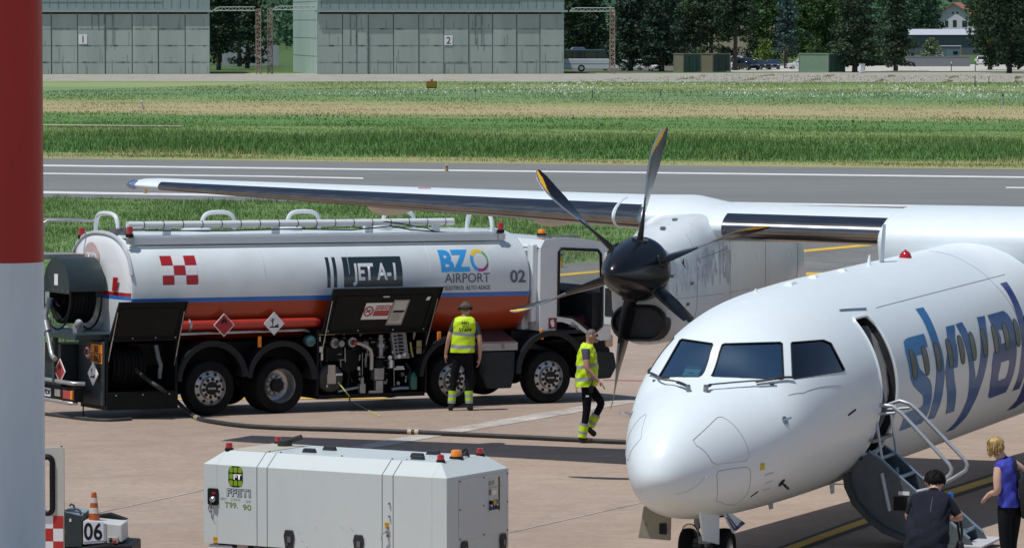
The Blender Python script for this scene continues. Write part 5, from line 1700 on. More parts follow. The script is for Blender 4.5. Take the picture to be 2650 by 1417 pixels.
nz = N_.new('ShaderNodeTexNoise'); nz.inputs['Scale'].default_value = 1.6; nz.inputs['Detail'].default_value = 8; L_.new(tc.outputs['Object'], nz.inputs[0])
rd = N_.new('ShaderNodeValToRGB'); rd.color_ramp.elements[0].position = .4; rd.color_ramp.elements[1].position = .75
rd.color_ramp.elements[0].color = (1, 1, 1, 1); rd.color_ramp.elements[1].color = (.86, .85, .83, 1); L_.new(nz.outputs['Fac'], rd.inputs[0])
mx = N_.new('ShaderNodeMix'); mx.data_type = 'RGBA'; mx.blend_type = 'MULTIPLY'; mx.inputs['Factor'].default_value = 1
L_.new(rp.outputs[0], mx.inputs['A']); L_.new(rd.outputs[0], mx.inputs['B']); L_.new(mx.outputs['Result'], P_.inputs['Base Color'])

TC, TA, TB_, TE = (1.25, 2.14), 1.22, 0.95, 0.80          # tank section: centre, half width, half height, exponent
def tank_pt(t, s=1.0):
    c, q = math.cos(t), math.sin(t)
    return (TC[0] - s*TA*math.copysign(abs(c)**TE, c), TC[1] + s*TB_*math.copysign(abs(q)**TE, q))
def tank_y(z):
    f = min(1, abs(z - TC[1]) / TB_)
    return TC[0] - TA * (1 - f ** (2 / TE)) ** (TE / 2)
m = MB()
def tank_ring(x, s, n=72):
    return [(x, *tank_pt(2*math.pi*i/n, s)) for i in range(n)]
m.loft([tank_ring(-1.43, .985), tank_ring(-1.40, 1.0), tank_ring(6.36, 1.0), tank_ring(6.42, .97), tank_ring(6.50, .85), tank_ring(6.53, .6)])
m.build('tank', TANK, TK, smooth=40)
# rear end cap: white with a red and a blue line, slightly dished
m = MB()
for k, (x, s) in enumerate(((-1.428, .97), (-1.47, .9), (-1.50, .7), (-1.515, .4), (-1.52, .02))):
    pass
m.loft([tank_ring(-1.42, .975), tank_ring(-1.45, .95), tank_ring(-1.485, .8), tank_ring(-1.505, .5), tank_ring(-1.51, .1)])
ENDP = bpy.data.materials.new('end_cap_paint')
nt, N_, L_, P_ = nodes_of(ENDP)
P_.inputs['Roughness'].default_value = 0.3; P_.inputs['Coat Weight'].default_value = 0.4
tc = N_.new('ShaderNodeTexCoord'); sx = N_.new('ShaderNodeSeparateXYZ'); L_.new(tc.outputs['Object'], sx.inputs[0])
dv = N_.new('ShaderNodeMath'); dv.operation = 'DIVIDE'; dv.inputs[1].default_value = 4.0; L_.new(sx.outputs[2], dv.inputs[0])
rp = N_.new('ShaderNodeValToRGB'); rp.color_ramp.interpolation = 'CONSTANT'; e = rp.color_ramp.elements
e[0].position = 0; e[0].color = (.70, .72, .73, 1); e[1].position = 1.97/4; e[1].color = (.025, .17, .55, 1)
x_ = e.new(2.045/4); x_.color = (.42, .02, .02, 1); x_ = e.new(2.10/4); x_.color = (.76, .775, .785, 1)
L_.new(dv.outputs[0], rp.inputs[0]); L_.new(rp.outputs[0], P_.inputs['Base Color'])
cap = m.build('end_cap', ENDP, TK, smooth=40)
m = MB(); m.tube([(-1.44, *tank_pt(2*math.pi*i/60, 1.0)) for i in range(2, 29)], .035, 6); m.build('end_rim', pm('rim_grey', (.5, .52, .54), .4), cap)
m = MB(); m.add([(-1.53, .46, 2.12), (-1.53, .62, 2.12), (-1.53, .58, 2.36), (-1.53, .38, 2.36)], [(0, 1, 2, 3)]); 
o_ = m.build('end_marking', REDLENS, cap, smooth=0)
m = MB(); m.cyl((-1.525, 1.45, 2.62), (-1.515, 1.45, 2.62), .30, n=28); lg = m.build('faded_logo', pm('faded_red', (.62, .46, .43), .5), cap)
text('TD', .30, SIGNWHITE, lg, lambda x, y: (-1.53, 1.62 - x, 2.53 + y), 'lettering', bold=.01)
for s in (.35,):
    m = MB(); m.lathe([(.045, 0), (.045, .05), (0, .06)], (-1.53, .30, 1.82), (-1, 0, 0), 4); m.build('side_marker', ORANGE, cap)
# weld rings and walkway on top
m = MB()
for x in (1.1, 2.75, 4.4, 5.6): m.tube([(x, *tank_pt(2*math.pi*i/72, 1.001)) for i in range(2, 35)], .006, 4)
m.build('weld_seam', pm('seam_grey', (.60, .62, .64), .4), TK)
m = MB(); m.box(-1.35, 6.02, .30, .34, 2.915, 3.03); m.box(-1.35, 6.02, 2.16, 2.20, 2.915, 3.03); m.build('walkway_edge', TWHITE, TK)
m = MB(); m.box(-1.35, 6.02, .345, 2.155, 3.02, 3.065); m.build('walkway', TWHITE, TK)
m = MB()
m.tube([(-1.30, .52, 3.24), (-1.0, .52, 3.24), (5.1, .52, 3.245)], .062, 14)
for x in (-.55, 1.55, 3.4, 4.75): m.cbox((x, .52, 3.125), (.12, .08, .14))
pr_ = m.build('top_pipe', TWHITE, TK, smooth=40)
m = MB()
for k in range(17): m.tube([(-1.0 + k*.37, .52 + .066*math.cos(t), 3.24 + .066*math.sin(t)) for t in np.linspace(0, 6.28, 12)], .007, 4)
m.build('cable_tie', INK, pr_)
m = MB(); m.tube([(-1.0, .44, 3.15), (.5, .43, 3.13), (1.8, .44, 3.15), (3.0, .44, 3.12), (3.8, .42, 3.18), (4.2, .44, 3.11), (4.9, .40, 3.06)], .012, 5); m.tube([(3.4, .5, 3.18), (3.7, .46, 3.26), (4.1, .44, 3.2), (4.5, .42, 3.14), (4.8, .38, 3.02)], .010, 5)
m.build('top_cable', INK, pr_)
for x, y in ((-1.28, 1.35), (1.35, 2.3), (3.05, 2.3), (5.0, 2.3), (6.05, 1.2)):
    dx = .32 if x not in (-1.28,) else .30
    m = MB()
    if x == 6.05: pts = curve_pts([(x, y-.45, 3.0), (x, y-.42, 3.22), (x, y-.28, 3.36), (x, y+.28, 3.36), (x, y+.42, 3.22), (x, y+.45, 3.0)], 5)
    elif x == -1.28: pts = curve_pts([(x, y-.45, 3.0), (x, y-.43, 3.22), (x, y-.27, 3.39), (x, y+.27, 3.39), (x, y+.43, 3.22), (x, y+.45, 3.0)], 5)
    else: pts = curve_pts([(x-dx, y, 3.0), (x-dx+.01, y, 3.24), (x-dx+.14, y, 3.36), (x+dx-.14, y, 3.36), (x+dx-.01, y, 3.24), (x+dx, y, 3.0)], 5)
    m.tube(pts, .04, 8); m.build('guard_hoop', TWHITE, TK)
for x in (.4, 2.2, 4.0):
    m = MB(); m.lathe([(.26, 0), (.26, .07), (.20, .10), (0, .11)], (x, 1.3, 3.06), (0, 0, 1), 26); m.build('manhole', TWHITE, TK)
def beacon(x, y, z, mat, r=.055, h=.15, parent=None, nm='beacon'):
    m = MB(); m.lathe([(r*1.25, -.04), (r*1.25, .02), (r*.9, .025), (0, .025)], (x, y, z), (0, 0, 1), 18); b = m.build('beacon_base', INK, parent or TK)
    m = MB(); m.lathe([(r, .02), (r*.98, h*.8), (r*.8, h*.97), (0, h)], (x, y, z), (0, 0, 1), 18); m.build(nm, mat, b)
    return b
for x, y, z in ((-1.36, .30, 3.08), (-1.42, 2.05, 2.99), (5.95, .30, 3.08)): beacon(x, y, z, REDLENS)
m = MB(); m.cbox((-1.36, .27, 2.98), (.13, .06, .1)); m.cbox((5.95, .27, 2.98), (.13, .06, .1)); m.build('beacon_bracket', STEEL, TK)
m = MB(); m.cyl((-1.28, .9, 3.07), (-1.28, .9, 3.17), .16, n=16); m.cbox((-1.1, .75, 3.16), (.4, .08, .05)); m.build('vent_valve', DKSTEEL, TK)

# decals that follow the tank side
def on_tank(x0, z0, sx=1.0):
    return lambda x, y: (x0 + x*sx, tank_y(z0 + y) - .006, z0 + y)
def decal(name, outline, mat, x0, z0, parent, cuts=.06, lift=.004, holes=()):
    bm = poly_bm(outline, holes); cut_bm(bm, cuts)
    return bm_obj(name, bm, mat, parent, lambda x, y: (x0 + x, tank_y(z0 + y) - lift, z0 + y))
def rect(x0, x1, y0, y1): return [(x0, y0), (x1, y0), (x1, y1), (x0, y1)]
DKSIGN = pm('sign_dark_green', (.018, .035, .038), .25, var=.05, coat=.5)
sgn = decal('fuel_sign', rect(0, 1.17, 0, .52), DKSIGN, 2.64, 2.145, TK)
for a, b in ((-.33, -.265), (-.20, -.135)): decal('fuel_stripe', rect(a, b, 0, .52), DKSIGN, 2.64, 2.145, TK)
text('JET A-1', .40, SIGNWHITE, TK, on_tank(2.82, 2.27), bold=.012, width=.86, cuts=.06)
for i in range(3):
    for j in range(3):
        decal('check_square', rect(i*.225, i*.225 + .218, j*.165, j*.165 + .158), TREDB if (i + j) % 2 == 0 else SIGNWHITE, -.86, 2.24, TK, lift=.005)
SKY = pm('logo_blue', (.03, .30, .68), .4, var=.04)
text('BZ', .50, SKY, TK, on_tank(4.60, 2.40), bold=.02, width=.60, cuts=.06)
def arc(r0, r1, a0, a1, k=14):
    p = [(r1*math.cos(R(a0 + (a1-a0)*i/k)), r1*1.05*math.sin(R(a0 + (a1-a0)*i/k))) for i in range(k+1)]
    q = [(.015 + r0*math.cos(R(a1 + (a0-a1)*i/k)), r0*1.05*math.sin(R(a1 + (a0-a1)*i/k))) for i in range(k+1)]
    return p + q
for a0, a1, c in ((60, 150, (.72, .50, .02)), (-20, 60, (.10, .36, .10)), (-75, -20, (.25, .03, .12)), (-110, -75, (.4, .02, .25)), (150, 250, (.03, .30, .68))):
    decal('logo_ring', arc(.135, .185, a0, a1), pm('logo_%d' % (a0 + 200), c, .4, var=.03), 5.40, 2.57, TK, cuts=.05)
text('AIRPORT', .235, SLATE, TK, on_tank(4.66, 2.19), bold=.001, width=.92, cuts=.05)
text('S\u00dcDTIROL ALTO ADIGE', .105, SLATE, TK, on_tank(4.66, 2.06), bold=.001, width=.93, cuts=.05)
text('02', .30, SLATE, TK, on_tank(6.00, 2.18), bold=.008, width=.32, cuts=.05)

# pipes, placards below the tank
m = MB(); m.tube([(-.5, .06, 1.55), (2.05, .06, 1.555), (2.16, .12, 1.555)], .082, 14); m.build('red_pipe', REDP, TK)
m = MB(); m.tube([(-.52, .08, 1.40), (.55, .08, 1.41), (1.9, .08, 1.42), (2.05, .15, 1.36)], .026, 8); m.build('air_line', STEEL, TK)
m = MB()
for x in (-.36,): m.tube([(x + .01, .06 + .09*math.cos(t), 1.55 + .09*math.sin(t)) for t in np.linspace(0, 6.28, 14)], .025, 5)
m.build('pipe_band', STEEL, TK)
def diamond(x, z, s, mat, sym, y=-.05, parent=TK, face='side'):
    if face == 'side': f = lambda a, b, d=0.0: (x + a, y - d, z + b)
    else: f = lambda a, b, d=0.0: (face - d, y - a, z + b)
    m = MB(); m.add([f(*p) for p in ((0, -s), (s, 0), (0, s), (-s, 0))] + [f(*p, -.012) for p in ((0, -s), (s, 0), (0, s), (-s, 0))], [(0, 1, 2, 3), (7, 6, 5, 4), (0, 4, 5, 1), (1, 5, 6, 2), (2, 6, 7, 3), (3, 7, 4, 0)])
    d = m.build('hazard_plate', SIGNWHITE, parent, smooth=0)
    k = s * .9
    m = MB(); m.add([f(*p, .002) for p in ((0, -k), (k, 0), (0, k), (-k, 0))], [(0, 1, 2, 3)]); m.build('plate_face', mat, d, smooth=0)
    if sym == 'flame':
        fl = [(-.3, .1), (-.34, .28), (-.22, .5), (-.18, .36), (-.05, .72), (.06, .5), (.05, .36), (.2, .54), (.32, .3), (.28, .1), (.12, .08), (.16, .25), (.04, .3), (0, .14), (-.1, .28), (-.14, .1)]
        bm = poly_bm([(a*s*.85, b*s*1.0) for a, b in fl]); bm_obj('flame_symbol', bm, INK, d, lambda a, b: f(a, b, .004))
    else:
        m = MB()
        def bar(p0, p1, w):
            a, b = Vector(p0)*s, Vector(p1)*s; n = Vector((b.y-a.y, a.x-b.x)).normalized()*w*s
            m.add([f(*(a+n), .004), f(*(b+n), .004), f(*(b-n), .004), f(*(a-n), .004)], [(0, 1, 2, 3)])
        bar((-.15, -.12), (-.15, .45), .05); bar((-.15, .1), (-.38, .35), .03); bar((-.15, .2), (.05, .42), .03); bar((-.15, .3), (-.25, .5), .025)
        bar((-.45, -.3), (.45, -.3), .045); bar((.05, -.22), (.4, -.2), .07); bar((.25, -.15), (.42, -.05), .04); bar((-.3, -.24), (-.05, -.24), .05)
        m.build('hazard_symbol', INK, d, smooth=0)
    return d
diamond(.27, 1.545, .20, TREDB, 'flame')
diamond(1.235, 1.55, .20, SIGNWHITE, 'tree')
for x, z in ((.98, 1.24),):
    m = MB(); m.cbox((x, .0, z), (.065, .04, .19)); m.build('side_marker', ORANGE, TK, bevel=.01)
m = MB(); m.cbox((4.55, .02, 1.25), (.07, .04, .17)); m.build('side_marker', ORANGE, TK, bevel=.01)
m = MB(); m.lathe([(.05, 0), (.10, .02), (.10, .12), (.06, .15), (0, .15)], (1.98, .12, 1.23), (0, -1, 0), 16); m.build('air_filter', pm('filter_teal', (.05, .13, .13), .4), TK)

# chassis, axles, wheels, mudguards
m = MB(); m.box(-1.7, 7.6, .80, .90, .55, .85); m.box(-1.7, 7.6, 1.60, 1.70, .55, .85)
for x in (-1.2, 1.9, 3.2, 4.4, 5.6, 7.4): m.box(x, x + .1, .9, 1.6, .6, .8)
m.box(-1.3, 6.2, .45, 2.05, .85, 1.22)
m.build('chassis', CHASSIS, TK)
TR_ = .472
def truck_wheel(x, front, y=.0, far=False):
    s = 1 if not far else -1
    yb = .0 if not far else 2.5
    Y = lambda d: yb + s*d
    m = MB(); m.lathe([(.30, .02), (.40, .005), (.452, .02), (TR_, .06), (TR_, .24), (.452, .28), (.40, .295), (.30, .28)], (x, yb, TR_), (0, s, 0), 44)
    t = m.build('tyre', RUBBER, TK, smooth=35)
    if not front:
        m = MB(); m.lathe([(.30, .32), (.40, .305), (.452, .32), (TR_, .36), (TR_, .54), (.452, .58), (.40, .595), (.30, .58)], (x, yb, TR_), (0, s, 0), 36); m.build('tyre', RUBBER, TK, smooth=35)
    W = pm('wheel_silver', (.50, .51, .52), .35, .8, var=.15, dirt=(.12, .11, .10), dirt_amt=.5, dirt_scale=5)
    m = MB()
    if front: m.lathe([(.302, .03), (.296, .02), (.285, .035), (.272, .06), (.24, .045), (.20, .035), (.19, -.01), (.185, -.03), (.10, -.035)], (x, yb, TR_), (0, s, 0), 40)
    else: m.lathe([(.302, .03), (.296, .02), (.283, .04), (.272, .10), (.26, .24), (.20, .26), (.17, .20), (.10, .19)], (x, yb, TR_), (0, s, 0), 40)
    r = m.build('rim', W, t, smooth=35)
    m = MB(); m.lathe([(.115, -.036 if front else .19), (.115, -.055 if front else .10), (.09, -.065 if front else .09), (0, -.066 if front else .088)], (x, yb, TR_), (0, s, 0), 30); h = m.build('hub', INK, r, smooth=35)
    m = MB()
    for k in range(10):
        a = 2*math.pi*(k + .3)/10
        c, q = math.cos(a), math.sin(a)
        if front: m.cyl((x + .152*c, Y(-.0365), TR_ + .152*q), (x + .152*c, Y(-.03), TR_ + .152*q), .031, n=12)
        else: m.lathe([(.022, 0), (.02, .06), (0, .065)], (x + .145*c, Y(.2), TR_ + .145*q), (0, -s, 0), 8)
        if k % 1 == 0 and front: m.cyl((x + .243*math.cos(a+.3), Y(.03), TR_ + .243*math.sin(a+.3)), (x + .243*math.cos(a+.3), Y(.06), TR_ + .243*math.sin(a+.3)), .026, n=10)
    m.build('wheel_nut', INK if front else DKSTEEL, r)
    if front and not far:
        text('SCANIA', .05, STEEL, h, lambda a, b, x=x: (x - .085 + a*.85 + (b-.02)*.0, yb - .068, TR_ - .017 + b*.85), bold=.002)
for x, fr in ((.05, True), (1.40, False), (4.85, True), (6.82, True)):
    truck_wheel(x, fr); truck_wheel(x, fr, far=True)
    m = MB(); m.cyl((x, .3, TR_), (x, 2.2, TR_), .08); m.ball((x, 1.25, TR_), .2, 16, 10); m.build('axle', CHASSIS, TK)
def mudguard(x, z, r, a0, a1, y0=-.04, y1=.55, w=.10):
    m = MB(); k = 22
    rs = []
    for i in range(k + 1):
        a = R(a0 + (a1-a0)*i/k); c, q = math.cos(a), math.sin(a)
        rs.append([(x + r*c, y0, z + r*q), (x + (r-.05)*c, y0 - .005, z + (r-.05)*q), (x + (r-w)*c, y0 + .03, z + (r-w)*q), (x + (r-.04)*c, y1, z + (r-.04)*q), (x + r*c, y1, z + r*q)])
    m.loft(rs); return m.build('mudguard', pm('mudguard_black', (.010, .014, .019), .5, var=.2, spec=.3), TK, smooth=50)
mudguard(.08, .60, .68, 5, 180); mudguard(1.42, .57, .68, 0, 175); mudguard(4.83, .56, .70, 0, 180); mudguard(6.86, .58, .73, 0, 182)
m = MB(); m.xz([(5.55, .30), (6.05, .30), (6.12, .6), (6.12, .96), (5.40, .96), (5.40, .6)], .02, .6); m.build('side_skirt', pm('skirt_grey', (.016, .023, .028), .5, var=.15, spec=.3), TK, bevel=.02)
m = MB(); m.box(5.40, 6.16, .0, .62, .975, 1.11); tb_ = m.build('tool_box', pm('box_grey', (.40, .39, .37), .5, var=.08), TK, bevel=.01)
m = MB(); m.prism([(0, 1.115), (.62, 1.34), (.62, 1.115)], lambda p: (5.40, p[0], p[1]), lambda p: (6.14, p[0], p[1])); m.build('box_lid', pm('lid_maroon', (.10, .055, .055), .5, var=.15), tb_)
m = MB(); m.cbox((5.85, -.012, 1.05), (.05, .02, .08)); m.build('latch', DKSTEEL, tb_)

# side equipment bay with its flap held up
m = MB()
m.box(2.10, 2.14, .0, .9, .27, 1.38); m.box(4.26, 4.30, .0, .9, .27, 1.38); m.box(2.14, 4.26, .0, .9, .22, .29); m.box(2.14, 4.26, .86, .9, .29, 1.38); m.box(2.10, 4.30, .0, .9, 1.38, 1.42)
bay = m.build('equipment_bay', CHASSIS, TK)
def piece(nm, mat, fn, sm=40):
    m = MB(); fn(m); return m.build(nm, mat, bay, smooth=sm)
AL = pm('cast_alloy', (.34, .35, .36), .4, .7, var=.25, dirt=(.1, .1, .1), dirt_amt=.5, dirt_scale=8)
BEIGE = pm('beige_tag', (.52, .45, .38), .6, var=.08)
piece('pump_drum', pm('drum_black', (.02, .024, .024), .35, var=.2), lambda m: m.lathe([(0, 0), (.22, .0), (.255, .03), (.255, .28), (0, .28)], (2.42, .06, .56), (0, 1, 0), 32))
piece('drum_tag', BEIGE, lambda m: (m.cbox((2.42, .05, .72), (.14, .02, .16)), m.cbox((2.42, .05, .56), (.17, .02, .17))))
piece('pump_body', FLAPK, lambda m: (m.box(2.30, 2.75, .25, .7, .85, 1.12), m.cyl((2.9, .3, .85), (2.9, .7, .85), .2), m.box(2.34, 2.38, .12, .2, .84, 1.08)))
def flanges(m):
    for x, z, r in ((2.53, 1.17, .085), (2.88, 1.18, .085)):
        m.lathe([(r*.7, 0), (r, .0), (r, .05), (r*.6, .05), (r*.6, .02), (0, .02)], (x, .18, z), (0, -1, 0), 24)
    m.lathe([(.06, 0), (.055, .03), (0, .03)], (2.62, .08, 1.165), (0, -1, 0), 20)
piece('flange', AL, flanges)
piece('bent_pipe', pm('hose_cream', (.50, .46, .40), .4, .3, var=.1), lambda m: m.tube([(2.92, .1, 1.17), (3.0, .07, 1.155), (3.12, .05, 1.10), (3.19, .05, 1.04), (3.215, .05, .95), (3.21, .05, .70)], .033, 12))
piece('pipe_joint', REDP, lambda m: m.cyl((2.89, .12, 1.175), (2.945, .10, 1.165), .042))
piece('drum_band', AL, lambda m: m.lathe([(.20, 0), (.20, .06), (.18, .06)], (2.93, .22, .87), (0.9, -.3, 0), 24, -1.2, 1.2))
piece('valve_stack', AL, lambda m: (m.cyl((3.42, .1, .92), (3.42, .1, 1.30), .045), m.cyl((3.42, .1, 1.08), (3.42, .1, 1.15), .072), m.cyl((3.42, .1, 1.22), (3.42, .1, 1.24), .07), m.cyl((3.42, .1, .90), (3.42, .1, .92), .075)))
piece('filter_can', FLAPK, lambda m: m.lathe([(.0, 0), (.12, 0), (.12, .36), (.08, .39), (0, .39)], (3.40, .2, .5), (0, 0, 1), 24))
piece('meter_box', AL, lambda m: (m.cbox((3.36, .10, .62), (.19, .14, .2)), m.cbox((3.36, .06, .42), (.14, .08, .17)), m.cbox((3.02, .05, .38), (.11, .08, .16)), m.cyl((3.02, .04, .45), (3.02, .04, .56), .035)))
piece('control_panel', pm('panel_grey', (.30, .31, .33), .45, .4, var=.2, scale=20), lambda m: m.xz([(3.62, 1.36), (3.92, 1.36), (3.98, .93), (4.02, .88), (3.70, .87)], .10, .16))
def knobs(m):
    for i in range(6):
        m.cbox((3.80 + .008*i, .085, 1.28 - .062*i), (.085, .03, .032)); m.cyl((3.70 + .008*i, .10, 1.27 - .062*i), (3.70 + .008*i, .07, 1.27 - .062*i), .017, n=10)
piece('valve_knob', INK, knobs)
def gauges(m):
    for x, z in ((3.78, .915), (3.88, .95), (3.60, .90)): m.lathe([(.036, 0), (.036, .03), (0, .03)], (x, .10, z), (0, -1, 0), 18)
piece('gauge', SIGNWHITE, gauges)
piece('yellow_lever', pm('lever_yellow', (.45, .38, .08), .5), lambda m: (m.tube([(4.0, .07, 1.16), (4.02, .06, 1.0), (4.05, .06, .9)], .016, 6),))
piece('data_plate', pm('plate_yellow', (.36, .31, .16), .5), lambda m: (m.cbox((4.17, .06, 1.13), (.10, .01, .11)), m.cbox((4.17, .06, 1.01), (.10, .01, .11))))
piece('white_bar', SIGNWHITE, lambda m: (m.cbox((3.78, .05, .735), (.15, .02, .02)), m.cbox((3.77, .05, .70), (.20, .02, .025)), m.cbox((2.56, .04, .635), (.13, .03, .035)), m.cbox((3.60, .05, .79), (.05, .04, .14))))
piece('coupling_pipe', pm('pipe_blue_grey', (.26, .32, .38), .35, .6), lambda m: (m.tube([(2.55, .05, .34), (2.85, .05, .385), (3.0, .08, .40)], .028, 10), m.tube([(3.62, .05, .345), (3.75, .05, .36), (3.95, .05, .36)], .032, 10)))
piece('beige_bar', BEIGE, lambda m: m.cbox((3.3, .05, .31), (.27, .04, .045)))
piece('green_bottle', pm('bottle_green', (.02, .14, .09), .25, coat=.5), lambda m: m.lathe([(0, 0), (.075, 0), (.075, .22), (.05, .28), (.03, .30), (0, .3)], (4.08, .1, .33), (0, 0, 1), 18))
piece('hose_loop', INK, lambda m: (m.tube([(2.2, .1, 1.3), (2.24, .06, 1.1), (2.2, .08, .9), (2.25, .1, .75)], .03, 8), m.tube([(3.9, .08, .8), (4.0, .06, .68), (3.95, .08, .5)], .025, 8), m.tube([(2.75, .1, 1.0), (2.7, .08, .8), (2.8, .1, .6), (2.75, .1, .4)], .02, 6)))
piece('small_fitting', STEEL, lambda m: (m.cyl((2.17, .03, 1.22), (2.17, .03, 1.30), .02), m.cbox((2.19, .03, 1.08), (.07, .04, .10)), m.cbox((2.22, .05, .95), (.04, .04, .12)), m.cyl((2.95, .04, .7), (2.95, .04, .76), .03), m.cyl((2.32, .04, .44), (2.32, .02, .44), .02)))
piece('wire', pm('wire_light', (.45, .46, .48), .4, .5), lambda m: (m.tube([(3.02, .03, 1.0), (3.02, .03, .6)], .005, 4), m.tube([(2.68, .05, 1.1), (2.69, .05, .85)], .008, 4), m.tube([(3.65, .04, .85), (3.66, .03, .4)], .006, 4)))
def clutter(seed, n):
    def f(m):
        g = random.Random(seed)
        for _ in range(n):
            x, z = g.uniform(2.2, 4.2), g.uniform(.36, 1.3); y = g.uniform(.10, .5); k = g.random()
            if k < .4: m.cyl((x, y, z), (x + g.uniform(-.02, .02), y, z + g.uniform(.05, .2)), g.uniform(.008, .022), n=7)
            elif k < .7: m.cyl((x, y, z), (x + g.uniform(.04, .15), y, z), g.uniform(.008, .02), n=7)
            elif k < .85: m.lathe([(.0, 0), (.03, 0), (.03, .02), (0, .02)], (x, y, z), (0, -1, 0), 10)
            else: m.cbox((x, y, z), (g.uniform(.03, .1), .04, g.uniform(.03, .08)))
    return f
piece('pipework', AL, clutter(1, 34)); piece('pipework', DKSTEEL, clutter(2, 34)); piece('pipework', BEIGE, clutter(3, 8))
piece('long_pipe', pm('pipe_straw', (.45, .40, .26), .4, .4), lambda m: m.tube([(2.12, .04, 1.335), (2.45, .04, 1.34), (2.6, .08, 1.35)], .016, 6))
for (xs, ys, zs, nm, xx) in ((( 2.18, 2.24, 4.42, 4.29), (-.32, 0), (2.13, 1.36), 'bay_flap', 0), ((-1.90, -1.83, -.55, -.60), (-.28, -.02), (1.97, 1.33), 'reel_flap', 1)):
    fl = slab4(nm, [(xs[0], ys[1] - .02, zs[1]), (xs[3], ys[1] - .02, zs[1]), (xs[2], ys[0], zs[0]), (xs[1], ys[0], zs[0])], .03, FLAPK, TK, (0, .9, .4))
    q = lambda f, h, d=.006: ((Vector((xs[0], ys[1] - .02, zs[1]))*(1-f) + Vector((xs[3], ys[1] - .02, zs[1]))*f)*(1-h) + (Vector((xs[1], ys[0], zs[0]))*(1-f) + Vector((xs[2], ys[0], zs[0]))*f)*h) + Vector((0, -d, -d*.4))
    m = MB(); m.tube([q(.0, .0), q(1, 0), q(1, 1), q(0, 1)], .022, 6, closed=True); m.tube([q(.06, .07), q(.94, .07), q(.93, .84), q(.05, .84)], .008, 5, closed=True); m.build('flap_rim', INK, fl)
    m = MB()
    for f in (.05, .33, .66, .95): p = q(f, .05, .008); m.cyl(p, p + Vector((0, -.01, 0)), .012, n=8)
    m.build('bolt', STEEL, fl)
    m = MB()
    for f in (.015, .985): m.cyl(q(f, .75), Vector(q(f, 0)) + Vector((0, .1, -.45)), .011, n=6)
    m.build('gas_strut', STEEL, fl)
    if xx == 0:
        def plate(nm_, f0, f1, h0, h1, mat, d):
            m = MB(); m.add([tuple(q(f0, h0, d)), tuple(q(f1, h0, d)), tuple(q(f1 + .005, h1, d)), tuple(q(f0 + .01, h1, d))], [(0, 1, 2, 3)]); return m.build(nm_, mat, fl, smooth=0)
        sg = plate('warning_sign', .325, .575, .30, .68, SIGNWHITE, .010)
        plate('warning_text_field', .425, .57, .38, .62, TREDB, .013)
        for k, (tx, h) in enumerate((('VIETATO FUMARE', .565), ('RAUCHEN VERBOTEN', .505))):
            text(tx, .042, SIGNWHITE, fl, lambda x, y, h=h: tuple(q(.432 + x/2.15, h + y/.8, .016)), width=.28, bold=.002)
        for k in range(3):
            text('........................', .03, SIGNWHITE, fl, lambda x, y, k=k: tuple(q(.432 + x/2.15, .47 - .03*k + y/.8, .016)), width=.27)
        c0 = Vector(q(.375, .49, .013)); ux = (Vector(q(.385, .49, .013)) - c0).normalized(); uy = (Vector(q(.375, .52, .013)) - c0).normalized()
        m = MB(); m.tube([c0 + (ux*math.cos(t) + uy*math.sin(t))*.085 for t in np.linspace(0, 2*math.pi, 25)[:-1]], .012, 5, closed=True); m.cyl(c0 - (ux - uy)*.06, c0 + (ux - uy)*.06, .010, n=6); m.build('prohibition_ring', TREDB, fl)
        m = MB(); m.cyl(c0 - (ux + uy*.3)*.05, c0 + (ux + uy*.5)*.05, .009, n=6); m.build('cigarette_symbol', INK, fl)
        pk = plate('document_pocket', .575, .725, .16, .74, pm('clear_pocket', (.33, .33, .32), .3), .010)
        plate('document', .59, .71, .21, .72, pm('paper_cream', (.62, .58, .52), .6), .014); plate('document_bar', .60, .705, .45, .50, INK, .018)
        m = MB()
        for k in range(9): a, b = Vector(q(.60, .42 - .022*k, .019)), Vector(q(.70 - .01*(k % 3), .42 - .022*k, .019)); m.add([tuple(a), tuple(b), tuple(b + uy*.006), tuple(a + uy*.006)], [(0, 1, 2, 3)])
        m.build('document_line', pm('ink_grey', (.3, .29, .28), .7), pk, smooth=0)
        plate('small_label', .875, .91, .72, .80, SIGNWHITE, .012)
        m = MB(); m.cbox(q(.5, .82, .012), (.13, .02, .03)); m.build('flap_handle', STEEL, fl, bevel=.006)

# rear cabinet with the hose reel
m = MB(); m.box(-1.92, -1.88, 0, 1.0, .45, 1.33); m.box(-.62, -.58, 0, 1.0, .45, 1.33); m.box(-1.92, -.58, .96, 1.0, .45, 1.33); m.box(-1.92, -.58, 0, 1.0, 1.33, 1.37); m.box(-1.92, -.58, -.02, 1.0, .15, .45)
cb = m.build('reel_cabinet', FLAPK, TK, smooth=0, bevel=.008)
m = MB()
for x, z in ((-1.75, .40), (-1.25, .40), (-.75, .40)): m.cyl((x, -.03, z), (x, -.02, z), .014, n=8)
m.build('bolt', STEEL, cb)
m = MB(); m.lathe([(.12, 0), (.12, .62)], (-1.72, .45, .86), (1, 0, 0), 24)
for k in range(9): m.tube([(-1.70 + .07*k, .45 + (.30 + .02*(k % 2))*math.cos(t), .86 + .30*math.sin(t)) for t in np.linspace(0, 2*math.pi, 25)[:-1]], .034, 8, closed=True)
m.build('hose_reel', RUBBER, cb)
m = MB(); m.tube([(-.95, .10, 1.22), (-.92, .06, 1.0), (-.88, .05, .88), (-.90, .05, .74)], .04, 10); m.cyl((-.90, .05, .74), (-.90, .05, .66), .035); m.build('hose_end', pm('hose_grey', (.16, .18, .20), .4, .4), cb)

